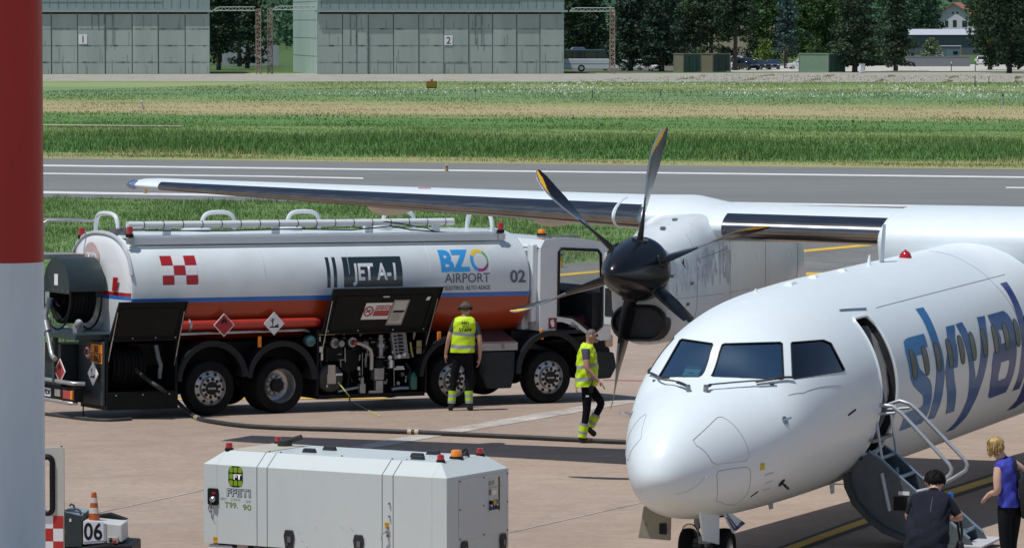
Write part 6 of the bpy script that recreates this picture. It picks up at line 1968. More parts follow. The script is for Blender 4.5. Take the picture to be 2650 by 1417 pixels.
# tail: reel hood, ladder frame, plates, bumper, lamps
XR = -1.95
m = MB()
hood = [(math.cos(t)*.9, math.sin(t)*.97) for t in np.linspace(0, math.pi, 24)]
rs = [[(x, 1.30 - .58*c, 2.11 + .58*q) for c, q in hood] for x in (XR - .30, XR + .38)]
m.loft(rs, caps=False, closed=False)
m.add([(XR - .30, 1.30 - .58*c, 2.11 + .58*q) for c, q in hood], [tuple(range(24))])
m.add([(XR - .30, .778, 2.11), (XR - .30, 1.822, 2.11), (XR - .30, 1.822, 2.07), (XR - .30, .778, 2.07)], [(0, 1, 2, 3)])
hd = m.build('reel_hood', GREENK, TK, smooth=40)
m = MB()
for k in range(6): y = .83 + .19*k; m.cyl((XR - .31, y, 2.12), (XR - .30, y, 2.12), .012, n=8)
m.build('bolt', STEEL, hd)
m = MB(); m.box(XR - .308, XR - .302, 1.22, 1.36, 2.20, 2.39); m.build('hood_label', SIGNWHITE, hd)
for x in (XR - .28, XR + .3):
    m = MB(); m.tube([(x, 1.30 + .53*math.cos(t), 1.98 + .53*math.sin(t)) for t in np.linspace(0, 2*math.pi, 33)[:-1]], .018, 6, closed=True); m.build('reel_flange', CHASSIS, TK)
m = MB(); m.lathe([(.15, 0), (.15, .5)], (XR - .25, 1.30, 1.98), (1, 0, 0), 24)
for k in range(7): m.tube([(XR - .20 + .07*k, 1.30 + .40*math.cos(t), 1.98 + .40*math.sin(t)) for t in np.linspace(0, 2*math.pi, 29)[:-1]], .04, 8, closed=True)
m.build('rear_reel', RUBBER, TK)
PIPEA = pm('pipe_alloy', (.42, .43, .43), .35, .6, var=.15)
m = MB(); m.tube([(XR - .40, 1.30, 1.92), (XR - .44, 1.36, 1.80), (XR - .46, 1.38, 1.68), (XR - .48, 1.30, 1.52), (XR - .50, 1.15, 1.30), (XR - .52, 1.02, 1.10), (XR - .53, .94, 1.02), (XR - .53, .82, .98)], .042, 12); m.cyl((XR - .48, 1.33, 1.58), (XR - .49, 1.22, 1.42), .062); m.build('fuel_pipe', PIPEA, TK)
m = MB(); m.cyl((XR - .40, 1.31, 1.98), (XR - .42, 1.33, 1.80), .055); m.build('pipe_elbow', pm('elbow_blue', (.10, .14, .19), .4, .4), TK)
m = MB(); m.lathe([(.0, 0), (.07, 0), (.075, .05), (.06, .1), (.04, .12), (0, .12)], (XR - .2, .60, 1.54), (-.3, -.5, .8), 16); m.cbox((XR - .2, .64, 1.50), (.12, .16, .14)); m.tube([(XR - .2, 1.25, 1.48), (XR - .2, .66, 1.50)], .03, 8); m.build('nozzle', PIPEA, TK)
m = MB(); m.cyl((XR - .1, 2.02, 1.54), (XR - .35, 2.02, 1.54), .12, n=20); m.build('hose_drum', PIPEA, TK)
m = MB(); m.box(XR - .50, XR + .45, .10, 2.35, 1.335, 1.43); m.box(XR - .46, XR - .38, 1.75, 1.83, .3, 1.335); m.box(XR - .46, XR - .38, 1.02, 1.10, .55, 1.335); m.box(XR - .3, XR + .4, 1.1, 1.75, .35, 1.2); m.build('rear_frame', GREENK, TK, smooth=0, bevel=.01)
m = MB(); m.box(XR - .02, XR + .02, .02, 1.0, .22, 1.30); tp = m.build('rear_panel', pm('panel_dark', (.035, .046, .055), .5, var=.15), TK, bevel=.01)
xf = XR - .022
def rplate(nm, y0, y1, z0, z1, mat, x=xf, parent=tp, th=.01):
    m = MB(); m.box(x - th, x, y0, y1, z0, z1); return m.build(nm, mat, parent, smooth=0)
op = rplate('hazard_number', .05, .48, .93, 1.25, ORSIGN)
rplate('number_bar', .05, .48, 1.083, 1.097, INK, xf - .011, tp, .004)
text('30', .155, INK, op, lambda x, y: (xf - .0135, .36 - x, 1.113 + y), bold=.006)
text('1863', .155, INK, op, lambda x, y: (xf - .0135, .45 - x, .957 + y), bold=.006, width=.37)
m = MB(); m.cyl((xf, .62, 1.10), (xf - .01, .62, 1.10), .115, n=28); sp80 = m.build('speed_plate', SIGNWHITE, tp)
m = MB(); m.tube([(xf - .012, .62 + .1*math.cos(t), 1.10 + .1*math.sin(t)) for t in np.linspace(0, 2*math.pi, 25)[:-1]], .012, 5, closed=True); m.build('speed_ring', TREDB, sp80)
text('80', .13, INK, sp80, lambda x, y: (xf - .014, .695 - x, 1.055 + y), bold=.005)
diamond(0, .77, .21, TREDB, 'flame', y=.86, face=XR - .43)
diamond(0, .76, .20, SIGNWHITE, 'tree', y=.22, face=XR - .12)
m = MB()
m.tube([(XR - .40, 2.48, .60), (XR - .42, 2.35, .59), (XR - .42, .52, .59), (XR - .38, .40, .585), (XR - .2, .36, .58)], .036, 12); m.tube([(XR - .40, 2.45, .25), (XR - .42, .50, .245), (XR - .3, .42, .245)], .026, 10)
m.build('bumper_bar', PIPEA, TK)
m = MB(); m.box(XR - .36, XR - .2, .40, 2.4, .27, .5); m.build('lamp_carrier', CHASSIS, TK)
m = MB(); m.box(XR - .40, XR - .365, .52, .80, .31, .46); m.build('tail_lamp', REDLENS, TK, bevel=.006)
m = MB(); m.box(XR - .402, XR - .367, .43, .515, .31, .46); m.build('turn_lamp', ORANGE, TK, bevel=.006)
m = MB(); m.box(XR - .40, XR - .365, 1.0 - .1, 1.12, .33, .45); m.build('lamp_bracket', PIPEA, TK)
pl = rplate('number_plate', 1.35, 1.85, .30, .44, SIGNWHITE, XR - .36, TK)
rplate('plate_band', 1.80, 1.85, .302, .438, TBLUE, XR - .371, pl, .002)
text('DC 578DM', .12, INK, pl, lambda x, y: (XR - .374, 1.79 - x, .33 + y), width=.42, bold=.002)
m = MB(); m.cyl((XR - .1, .62, .22), (XR - .1, .62, -.02), .012, n=6); m.build('earth_strap', INK, TK)
m = MB()
LG = (XR - .30)
for y in (1.80, 2.22):
    m.tube([(LG - .2, y, 1.15), (LG - .08, y, 2.3), (LG, y, 3.24), (LG + .06, y, 3.28), (LG + .95, y, 3.27)], .026, 6)
for k in range(6): f = k/6; m.cyl((LG - .2 + .15*f, 1.80, 1.3 + 1.25*f), (LG - .2 + .15*f, 2.22, 1.3 + 1.25*f), .018, n=6)
m.build('ladder', PIPEA, TK)
m = MB(); m.box(LG - .05, -1.5, 1.7, 2.45, 2.62, 2.70); m.build('rear_platform', pm('tread_plate', (.36, .35, .33), .5, .5, var=.2), TK)

# cab
CABW = pm('cab_white', (.71, .745, .76), .22, var=.02, coat=.6, dirt=(.5, .48, .45), dirt_amt=.2)
m = MB()
shell = [(6.62, 1.30), (6.62, 2.78), (6.70, 2.92), (6.95, 2.96), (7.60, 2.925), (7.92, 2.87), (8.03, 2.74), (8.09, 2.05), (8.12, 1.5), (8.12, 1.12), (7.9, 1.10), (7.62, 1.22), (7.40, 1.36), (7.10, 1.45), (6.98, 1.46), (6.95, 1.30)]
door = [(7.00, 1.56), (7.00, 2.70), (7.04, 2.76), (7.82, 2.725), (7.88, 2.66), (7.91, 2.0), (7.92, 1.36), (7.80, 1.27), (7.66, 1.29), (7.44, 1.45), (7.30, 1.53)]
for y0, y1, nm in ((.02, .07, 'cab_side'), (2.43, 2.48, 'cab_side')):
    win = door if y0 < 1 else [(7.0, 2.0), (7.0, 2.66), (7.05, 2.72), (7.70, 2.68), (7.80, 2.6), (7.86, 2.02)]
    bm = poly_bm(shell, [win])
    ge = bmesh.ops.extrude_face_region(bm, geom=list(bm.faces))
    for v in ge['geom']:
        if isinstance(v, bmesh.types.BMVert): v.co.z = 1
    bmesh.ops.recalc_face_normals(bm, faces=bm.faces)
    for v in bm.verts: v.co = Vector((v.co.x, y0 if v.co.z < .5 else y1, v.co.y))
    o = bm_obj(nm, bm, CABW, TK)
    m = MB(); m.tube([(x, y0 - .004, z) for x, z in win], .028, 6, closed=True); m.build('door_seal', INK, o)
m = MB()
top = shell[1:7]
m.loft([[(x, .07, z) for x, z in top], [(x, 2.43, z) for x, z in top]], caps=False, closed=False); m.loft([[(x, .07, z - .05) for x, z in top], [(x, 2.43, z - .05) for x, z in top]], caps=False, closed=False)
m.build('cab_roof', CABW, TK, smooth=50)
m = MB(); m.box(6.62, 6.67, .07, 2.43, 1.30, 2.72); m.build('cab_back', CABW, TK)
m = MB(); m.box(6.675, 8.0, .08, 2.42, 1.24, 1.30); m.box(7.75, 8.02, .08, 2.42, 1.3, 1.95); m.box(6.675, 6.70, .08, 2.42, 1.3, 2.7); m.box(6.7, 7.0, 2.40, 2.42, 1.3, 2.7); m.box(7.0, 8.0, 2.40, 2.42, 1.3, 2.0); m.box(6.7, 7.9, .08, 2.42, 2.80, 2.83); m.build('cab_floor', INTER, TK)
m = MB(); m.loft([[(8.06, .05, 2.05), (8.12, .05, 1.05), (8.16, .4, 1.05), (8.10, .4, 2.05)], [(8.14, 1.25, 2.05), (8.22, 1.25, 1.05), (8.25, 1.25, 1.05), (8.2, 1.25, 2.05)], [(8.06, 2.45, 2.05), (8.12, 2.45, 1.05), (8.16, 2.1, 1.05), (8.10, 2.1, 2.05)]]); m.build('cab_front', CABW, TK, smooth=50)
m = MB(); m.loft([[(8.07, .06, 2.05), (8.02, .06, 2.76)], [(8.16, 1.25, 2.05), (8.08, 1.25, 2.80)], [(8.07, 2.44, 2.05), (8.02, 2.44, 2.76)]], caps=False, closed=False); m.build('windscreen', glass_mat('cab_glass', (.80, .84, .84), .05), TK, smooth=60)
for y in (.75, 1.75):
    m = MB(); m.cbox((6.98, y, 1.55), (.5, .5, .16)); m.cbox((6.79, y, 1.9), (.14, .46, .7)); m.ball((6.80, y, 2.34), .13, 12, 8, sx=.5); m.build('seat', pm('seat_cloth', (.02, .02, .022), .9), TK, bevel=.03)
m = MB(); m.tube([(7.55 + .05*math.sin(t), 1.75 + .22*math.cos(t), 1.92 + .22*math.sin(t)*.8) for t in np.linspace(0, 2*math.pi, 25)[:-1]], .018, 6, closed=True); m.cyl((7.55, 1.75, 1.9), (7.8, 1.75, 1.7), .03); m.build('steering_wheel', INK, TK)
m = MB(); m.ball((7.62, .35, 1.42), .13, 14, 8, sx=1.5, sz=.8); m.ball((7.75, .4, 1.46), .1, 12, 8); m.build('red_bag', pm('bag_red', (.10, .012, .015), .7, var=.3), TK)
m = MB(); m.cbox((7.45, .2, 1.40), (.18, .1, .12)); m.build('folder', pm('folder_blue', (.25, .32, .42), .6), TK)
m = MB(); m.box(6.50, 6.63, .12, .30, 1.45, 2.85); m.box(6.45, 6.6, .35, 2.2, 1.3, 2.75); m.build('air_deflector', CABW, TK, bevel=.03)
m = MB(); m.box(6.76, 6.765, .012, .016, 0, .01)
sg = MB(); sg.box(6.80, 6.97, .012, .018, 1.335, 1.53); ex = sg.build('extinguisher_sign', pm('sign_maroon', (.20, .015, .03), .4), TK, smooth=0)
m = MB(); m.xz(rrect(6.855, 6.915, 1.37, 1.47, .02), .006, .011); m.box(6.87, 6.90, .006, .011, 1.475, 1.50); m.box(6.84, 6.86, .006, .011, 1.42, 1.49); m.build('extinguisher_symbol', SIGNWHITE, ex, smooth=0)
sd = MB()
sd.box(7.94, 7.985, -.86, .0, 1.38, 2.68); dr = sd.build('open_door', CABW, TK, bevel=.03)
m = MB(); m.box(7.932, 7.938, -.80, -.06, 1.55, 2.05); m.build('door_lining', INTER, dr)
m = MB(); m.box(7.93, 7.939, -.78, -.08, 2.10, 2.62); m.build('door_window', WIN, dr)
m = MB(); m.cbox((7.92, -.45, 1.78), (.03, .2, .2)); m.build('door_pocket', pm('pocket_grey', (.28, .3, .33), .5), dr)
m = MB(); m.xz([(6.60, 1.12), (7.62, 1.20), (7.98, 1.08), (8.12, .95), (8.16, .6), (7.45, .6), (7.4, .9), (7.2, 1.18), (6.5, 1.20)], .05, .5); m.box(6.2, 6.6, .3, 2.2, .6, 1.3); m.box(7.55, 8.05, .5, 2.45, .6, 1.2); m.build('cab_step', CHASSIS, TK, bevel=.01)
m = MB(); m.loft([[(7.75, .02, .95), (8.2, .02, .88), (8.26, .02, .62), (8.14, .02, .42), (7.62, .02, .40)], [(7.75, 2.48, .95), (8.2, 2.48, .88), (8.26, 2.48, .62), (8.14, 2.48, .42), (7.62, 2.48, .40)]]); m.build('front_bumper', pm('bumper_grey', (.016, .020, .024), .5, var=.15, spec=.3), TK, bevel=.03)
m = MB(); m.box(8.02, 8.18, .02, .3, .98, 1.2); m.build('headlamp', pm('lamp_amber_clear', (.55, .36, .28), .15, coat=.8), TK, bevel=.03)
m = MB(); m.cbox((6.66, .02, 1.24), (.065, .05, .18)); m.build('side_marker', ORANGE, TK, bevel=.01)
text('TITEL', .085, pm('badge_grey', (.22, .21, .2), .5), TK, lambda x, y: (7.27 + x*.8 + y*.15, .014, 1.395 - x*.5 + y), bold=.004)
beacon(7.05, .7, 2.985, ORANGE, .07, .10, nm='amber_beacon')
m = MB(); m.box(6.7, 7.5, .1, .25, 2.96, 2.99); m.build('roof_bar', DKSTEEL, TK)
m = MB(); m.cbox((8.22, -.12, 2.35), (.08, .22, .42)); m.cyl((8.0, .0, 2.6), (8.22, -.1, 2.55), .02); m.build('mirror', INK, TK, bevel=.03)
# ---------------------------------------------------------------- ground power unit
GP = thing('ground_power_unit', 'white box shaped ground power unit with chamfered top, red lamps and green logo', 'power unit', (-0.75241, 51.01467, gz(51.0)), R(-30.5))
dz = -gz(51.0)
GW = pm('gpu_white', (.57, .615, .61), .4, var=.02, coat=.15, dirt=(.52, .53, .52), dirt_amt=.25, dirt_scale=.8)
GTOP = pm('gpu_tan_lid', (.47, .44, .36), .6, var=.08)
LX, LY, ZB, ZT, CH = -3.39, 1.40, .51, 1.45, .20
m = MB()
def slice_x(x0, x1, top_mat=0):
    """One section of the cabinet with its chamfered shoulders."""
    m.yz([(0, ZB+dz), (0, ZT+dz), (CH, ZT+.155+dz), (LY-CH, ZT+.155+dz), (LY, ZT+dz), (LY, ZB+dz)], x0, x1)
for i, (x0, x1, nm) in enumerate(((-3.20, -2.635, 'panel'), (-2.625, -2.49, 'pillar'), (-2.48, -.885, 'door'), (-.875, -.735, 'pillar'), (-.725, -.20, 'panel'))):
    m = MB(); slice_x(x0, x1); pnl = m.build(nm, GW, GP, smooth=0, bevel=.004)
m = MB(); slice_x(-3.199, -.201); m.v = [(x, .02 + y*.975, z - .012) for x, y, z in m.v]; m.build('inner_frame', INK, GP, smooth=0)
def endcap(xa, xb, nm):
    m = MB()
    m.loft([[(xa, 0, ZB+dz), (xa, 0, ZT+dz), (xa, CH, ZT+.155+dz), (xa, LY-CH, ZT+.155+dz), (xa, LY, ZT+dz), (xa, LY, ZB+dz)],
            [(xb, 0, ZB+dz), (xb, 0, ZT+dz), (xb, .002, ZT+.001+dz), (xb, LY-.002, ZT+.001+dz), (xb, LY, ZT+dz), (xb, LY, ZB+dz)]])
    return m.build(nm, GW, GP, smooth=0, bevel=.005)
endcap(-.199, 0, 'end_panel'); endcap(-3.201, LX, 'end_panel')
m = MB(); m.box(.001, .008, .26, 1.38, .70+dz, 1.41+dz); ep = m.build('service_panel', pm('gpu_panel', (.56, .585, .60), .4, var=.02), GP, smooth=0, bevel=.003)
m = MB()
for y in (.28, .82, 1.36):
    for z in (.72, 1.06, 1.39): m.cyl((.007, y, z+dz), (.014, y, z+dz), .010, n=8)
m.build('screw', INK, ep)
m = MB(); m.box(.009, .0105, .925, 1.235, .97+dz, 1.375+dz); cw = m.build('control_window', pm('control_cream', (.60, .59, .52), .5, var=.05), GP, smooth=0)
def cpanel(nm, y0, y1, z0, z1, mat, x=.012): 
    m = MB(); m.box(x, x+.003, y0, y1, z0+dz, z1+dz); return m.build(nm, mat, cw, smooth=0)
GREYL = pm('label_grey', (.30, .31, .30), .6)
cpanel('control_display', .93, .99, 1.28, 1.34, GREYL); cpanel('control_keypad', 1.01, 1.05, 1.29, 1.34, GREYL); cpanel('control_label', .93, .98, 1.17, 1.24, pm('label_brown', (.22, .14, .12), .6)); cpanel('control_plate', 1.0, 1.10, 1.17, 1.22, SIGNWHITE)
cpanel('control_post', 1.15, 1.175, .975, 1.37, INK); cpanel('control_white', .93, 1.14, .975, 1.13, pm('control_blue_white', (.62, .68, .72), .4)); cpanel('control_glass', .93, 1.23, 1.255, 1.262, GREYL, .016)
for y, c in ((.95, INK), (1.03, LINEY), (1.08, pm('button_rust', (.35, .13, .06), .5)), (1.10, pm('button_teal', (.1, .25, .26), .5))):
    m = MB(); m.lathe([(.025, 0), (.022, .03), (0, .03)], (.014, y, 1.085+dz), (1, 0, 0), 14); m.build('control_button', c, cw)
for y in (.95, 1.03, 1.09):
    m = MB(); m.cyl((.014, y, 1.015+dz), (.035, y, 1.015+dz), .024, n=12); m.cbox((.02, y - .012, 1.05+dz), (.012, .012, .03)); m.build('control_switch', pm('switch_navy', (.03, .04, .10), .4), cw)
def latch(nm, x, y, z, face):
    m = MB(); o = [(-.055, .13), (.055, .13), (.075, .06), (.045, -.13), (-.045, -.13), (-.075, .06)]
    if face == 's': m.xz([(x+a, z+b+dz) for a, b in o], -.022, -.001)
    else: m.yz([(y+a, z+b+dz) for a, b in o], .010, .03)
    h = m.build(nm, WK, GP, smooth=0, bevel=.012)
    m = MB()
    if face == 's': m.cbox((x-.02, -.027, z-.04+dz), (.02, .012, .02)); m.cbox((x+.01, -.026, z+.02+dz), (.05, .012, .07))
    else: m.cbox((.035, y, z+dz), (.01, .02, .02)); m.cbox((.034, y, z+.03+dz), (.012, .04, .06))
    m.build('latch_key', DKSTEEL, h)
latch('latch', -2.17, 0, .60, 's'); latch('latch', -1.20, 0, .60, 's'); latch('latch', 0, .37, .56, 'e'); latch('latch', 0, 1.25, .56, 'e')
# inlet with key on a cord
m = MB(); m.xz(rrect(-3.325, -3.175, .965+dz, 1.165+dz, .025), -.018, -.001); so = m.build('socket_box', INK, GP, smooth=0)
m = MB(); m.lathe([(.038, 0), (.036, .03), (.02, .045), (0, .047)], (-3.24, -.02, 1.03+dz), (.2, -1, .3), 18); m.build('cap_chrome', STEEL, so)
m = MB(); m.cbox((-3.23, -.022, 1.11+dz), (.05, .01, .025)); m.build('red_tab', REDLENS, so)
m = MB(); m.tube([(-3.29, -.03, .98+dz), (-3.30, -.035, .92+dz), (-3.28, -.03, .87+dz), (-3.26, -.03, .95+dz), (-3.27, -.03, 1.0+dz)], .006, 5); m.tube([(-3.27, -.02, .9+dz), (-3.255, -.02, .82+dz), (-3.24, -.02, .80+dz)], .004, 5); m.build('key_cord', DKSTEEL, so)
# printed logo and words
LIME = pm('logo_lime', (.22, .36, .015), .4, var=.08)
def gp_flat(x0, z0, d=.0025): return lambda x, y: (x0 + x, -d, z0 + y + dz)
bm = poly_bm(rrect(0, .205, 0, .25, .07)); lgo = bm_obj('logo', bm, INK, GP, gp_flat(-3.035, 1.195))
for i in range(3):
    for j in range(3):
        if j == 1 and i >= 1: continue
        rr = rrect(.013 + i*.064, .013 + i*.064 + .053, .014 + j*.079, .014 + j*.079 + .066, .014)
        bm_obj('logo_tile', poly_bm(rr), LIME, lgo, gp_flat(-3.035, 1.195, .0045))
text('FT', .085, SIGNWHITE, lgo, gp_flat(-2.96, 1.288, .0055), bold=.004, width=.115)
def outline_text(s, size, x0, z0, mat, width, th=.006):
    t = text(s, size, mat, GP, gp_flat(x0, z0, .0028), bold=.006, width=width)
    bm = text_bm(s, size, 0, -.002)
    w0 = max(v.co.x for v in bm.verts); a0 = min(v.co.x for v in bm.verts)
    for v in bm.verts: v.co.x = (v.co.x - a0)*(width-.012)/(w0-a0) + .006
    bm_obj('lettering_fill', bm, GW, t, gp_flat(x0, z0, .0045))
outline_text('FFETI', .125, -3.06, 1.085, SLATE, .345)
GREYT = pm('letter_grey', (.22, .24, .25), .5)
text('GRO', .042, GREYT, GP, gp_flat(-3.15, 1.035), width=.085); text('D POW', .042, GREYT, GP, gp_flat(-3.0, 1.03), width=.135); text('UNI', .042, GREYT, GP, gp_flat(-2.79, 1.02), width=.07)
LIMET = pm('letter_olive', (.17, .23, .05), .5)
text('T99.', .095, LIMET, GP, gp_flat(-3.09, .945), bold=.001, width=.19); text('90', .095, LIMET, GP, gp_flat(-2.83, .93), bold=.001, width=.12)
for x, z in ((-3.225, .555), (-.815, .865)):
    m = MB(); m.box(x-.03, x+.03, -.004, -.001, z-.033+dz, z+.033+dz); y_ = m.build('warning_sticker', pm('sticker_amber', (.72, .36, .01), .5), GP, smooth=0)
    text('!!!', .04, INK, y_, gp_flat(x-.02, z-.01, .006), width=.04)
m = MB(); m.tube([(-.80, -.005, .79+dz), (-.80, -.055, .79+dz), (-.845, -.06, .76+dz), (-.85, -.06, .69+dz)], .010, 8); m.cyl((-.80, -.001, .79+dz), (-.80, -.02, .79+dz), .028); hd_ = m.build('door_handle', STEEL, GP)
for z in (1.12, .97, .84, .74):
    m = MB(); m.lathe([(.010, 0), (.014, .015), (.008, .03), (0, .03)], (-.775 if z > .9 else -.80, -.001, z+dz), (0, -1, 0), 10); m.build('lock_stud', DKSTEEL, GP)
# roof: tan lid, grips, lamps, exhaust, cable
zt = ZT + .155 + dz
m = MB(); m.box(-3.16, -2.64, .22, LY-.22, zt, zt+.006); m.build('roof_lid', GTOP, GP, smooth=0)
m = MB(); m.box(-.70, -.215, .24, LY-.24, zt, zt+.005); m.build('roof_lid', GW, GP, smooth=0)
for x, y in ((-2.18, .45), (-2.12, .80), (-.78, .62), (-.78, .98), (-.60, .34), (-.38, .98)):
    m = MB(); m.loft([[(x-.09, y-.035, zt+.001), (x+.09, y-.035, zt+.001), (x+.09, y+.035, zt+.001), (x-.09, y+.035, zt+.001)], [(x-.07, y-.025, zt+.05), (x+.07, y-.025, zt+.05), (x+.07, y+.025, zt+.05), (x-.07, y+.025, zt+.05)]])
    gr = m.build('roof_grip', WK, GP, smooth=0, bevel=.006)
m = MB(); m.cyl((-2.86, .95, zt), (-2.86, .95, zt+.07), .09, n=18); m.tube([(-2.86, .95, zt+.05), (-2.74, .97, zt+.09), (-2.64, .98, zt+.12)], .032, 10); m.build('exhaust_flap', WK, GP)
m = MB(); m.tube([(-.26, .98, zt+.03), (-.18, .96, zt+.10), (-.06, .90, zt+.12), (.0, .80, zt+.05), (-.02, .72, zt+.03)], .014, 8) if False else m.tube([(-.32, .98, zt+.03), (-.28, .92, zt+.085), (-.25, .84, zt+.10), (-.24, .75, zt+.08), (-.25, .70, zt+.05)], .014, 8); m.build('roof_cable', INK, GP)
for x, y in ((-3.18, .23), (-3.1, 1.17), (-.24, .26), (-.24, 1.15)): beacon(x, y, zt + .004, REDLENS, .042, .085, GP)
b = beacon(-.27, .66, zt + .01, ORANGE, .065, .10, GP, 'amber_beacon')
m = MB()
for x in (-2.62, -2.46, -.9, -.7, -1.6): m.lathe([(.011, 0), (.009, .012), (0, .012)], (x, .26, zt), (0, 0, 1), 8)
m.build('screw', INK, GP)
m = MB()
rg = random.Random(3)
for _ in range(9):
    x, z = rg.uniform(-2.4, -.9), rg.uniform(.55, .85) + dz; m.tube([(x, -.0015, z), (x + rg.uniform(.01, .05), -.0015, z - rg.uniform(.01, .05))], .0011, 4)
m.build('scratch', GREYT, GP)
# undercarriage
m = MB(); m.box(-3.35, -2.63, .02, LY-.02, .36+dz, .49+dz); m.build('skirt', pm('skirt_white', (.72, .73, .70), .4), GP, smooth=0, bevel=.02)
m = MB(); m.box(-2.62, -.05, .06, LY-.06, .40+dz, .505+dz); m.build('chassis', pm('chassis_tan', (.22, .20, .16), .7, var=.4, scale=9), GP, smooth=0)
for x in (-2.85, -.55):
    for y in (.02, LY-.2):
        m = MB(); m.lathe([(.06, 0), (.15, 0), (.17, .03), (.17, .15), (.15, .18), (.06, .18)], (x, y, .17), (0, 1, 0), 22); w_ = m.build('wheel', RUBBER, GP)
        m = MB(); m.cyl((x, y-.004, .17), (x, y+.1, .17), .08, n=16); m.build('rim', STEEL, w_)

# ---------------------------------------------------------------- belt loader cab at the lower left, with its cone
LX0 = thing('baggage_tractor', 'cream baggage tractor with red and white checks and the number 06, half behind the pole', 'tractor', (-5.1632, 51.0, gz(51.0)), R(-4))
dl = -gz(51.0)
CREAM = pm('cream_paint', (.52, .51, .46), .45, var=.04, dirt=(.33, .31, .26), dirt_amt=.4, dirt_scale=2)
bm = poly_bm([(-.9, .60+dl), (0, .60+dl), (0, 1.80+dl), (-.02, 1.815+dl), (-.9, 1.77+dl)], [rrect(-.80, -.135, 1.05+dl, 1.70+dl, .06)])
ge = bmesh.ops.extrude_face_region(bm, geom=list(bm.faces))
for v in ge['geom']:
    if isinstance(v, bmesh.types.BMVert): v.co.z = 1
bmesh.ops.recalc_face_normals(bm, faces=bm.faces)
for v in bm.verts: v.co = Vector((v.co.x, 0 if v.co.z < .5 else .04, v.co.y))
cabp = bm_obj('cab_panel', bm, CREAM, LX0)
m = MB(); m.tube([(x, -.002, z) for x, z in rrect(-.80, -.135, 1.05+dl, 1.70+dl, .06)], .034, 8, closed=True); m.build('window_rubber', INK, cabp)
m = MB(); m.tube([(x, -.008, z) for x, z in rrect(-.775, -.16, 1.075+dl, 1.675+dl, .05)], .007, 5, closed=True); m.build('rubber_trim', SIGNWHITE, cabp)
for i in range(6):
    for j in range(3):
        m = MB(); x1 = -.012 - i*.118; m.box(x1-.116, x1, -.006, -.001, 1.022-.148*(j+1)+dl, 1.022-.148*j-.002+dl); m.build('check_square', pm('check_red', (.48, .025, .02), .4) if (i+j) % 2 == 0 else SIGNWHITE, cabp, smooth=0)
m = MB(); m.box(-.9, -.002, .85, .89, .6+dl, 1.0+dl); m.box(-.9, -.8, .04, .85, .6+dl, 1.79+dl); m.box(-.9, .0, .04, .85, .6+dl, .8+dl); m.build('cab_body', CREAM, LX0, smooth=0)
m = MB(); m.box(-.93, .02, -.02, .95, 1.816+dl, 1.85+dl) if False else m.box(-.9, -.1, .04, .8, .80+dl, .98+dl); m.build('seat', INK, LX0, smooth=0, bevel=.03)
m = MB(); m.tube([(-.32, .4, 1.0+dl), (-.2, .38, 1.04+dl), (-.1, .3, 1.06+dl)], .03, 8); m.tube([(-.16, .15, 1.02+dl), (-.14, .15, 1.11+dl), (-.05, .15, 1.12+dl)], .012, 6); m.build('armrest', pm('arm_grey', (.2, .22, .24), .5), LX0)
m = MB(); m.lathe([(.010, 0), (.012, .015), (0, .02)], (-.03, .02, 1.81+dl), (0, 0, 1), 8); m.build('bolt', INK, cabp)
m = MB(); m.loft([[(.012, -.02, .66+dl), (.215, -.02, .66+dl), (.215, .5, .66+dl), (.012, .5, .66+dl)], [(.012, -.02, 1.065+dl), (.205, -.02, 1.02+dl), (.205, .5, 1.035+dl), (.012, .5, 1.08+dl)]]); 
bx = m.build('battery_box', [pm('box_petrol', (.022, .034, .038), .45, var=.15)], LX0, smooth=0, bevel=.008)
m = MB(); m.add([(.012, -.018, 1.068+dl), (.204, -.018, 1.023+dl), (.204, .5, 1.038+dl), (.012, .5, 1.083+dl)], [(0, 1, 2, 3)]); m.build('box_top', pm('top_grey_blue', (.26, .31, .36), .5), bx, smooth=0)
m = MB(); m.box(.065, .085, -.026, -.019, .955+dl, .99+dl); m.build('box_label', SIGNWHITE, bx, smooth=0)
m = MB(); m.tube([(.01, .02, 1.075+dl), (.04, .02, 1.092+dl), (.15, .02, 1.095+dl), (.18, .02, 1.08+dl), (.19, .02, 1.03+dl)], .012, 8); m.tube([(.01, .3, 1.10+dl), (.03, .3, 1.125+dl), (.06, .3, 1.11+dl), (.07, .3, 1.07+dl)], .012, 8); m.build('grab_rail', pm('rail_dark', (.08, .10, .11), .4, .5), LX0)
m = MB(); m.prism([(.222, .69+dl), (.68, .725+dl), (.672, .925+dl), (.222, .965+dl)], lambda p: (p[0], -.03, p[1]), lambda p: (p[0], .42, p[1])); wb = m.build('white_housing', pm('housing_white', (.56, .57, .55), .45, var=.05, dirt=(.35, .33, .3), dirt_amt=.3), LX0, smooth=0, bevel=.012)
m = MB(); m.prism([(.226, .725+dl), (.462, .745+dl), (.462, .955+dl), (.226, .96+dl)], lambda p: (p[0], -.034, p[1]), lambda p: (p[0], -.0305, p[1])); nb = m.build('number_field', pm('number_white', (.62, .65, .72), .45), wb, smooth=0)
text('06', .27, INK, nb, lambda x, y: (.233 + x, -.0365, .755 + y + dl), bold=.006, width=.215)
m = MB(); m.box(.47, .495, -.037, -.031, .75+dl, .94+dl); m.build('edge_strip', GREYL, wb, smooth=0)
m = MB(); m.box(.51, .64, -.09, -.035, .715+dl, .79+dl); rc = m.build('remote_control', pm('remote_beige', (.36, .35, .31), .5), LX0, smooth=0, bevel=.01)
m = MB(); m.lathe([(.018, 0), (.02, .02), (.012, .035), (0, .036)], (.60, -.09, .745+dl), (0, -1, 0), 14); m.build('stop_button', pm('stop_red', (.5, .03, .04), .4), rc)
m = MB(); m.cyl((.555, -.09, .745+dl), (.555, -.1, .745+dl), .02, n=12); m.cbox((.555, -.092, .775+dl), (.03, .006, .012)); m.build('remote_key', INK, rc)
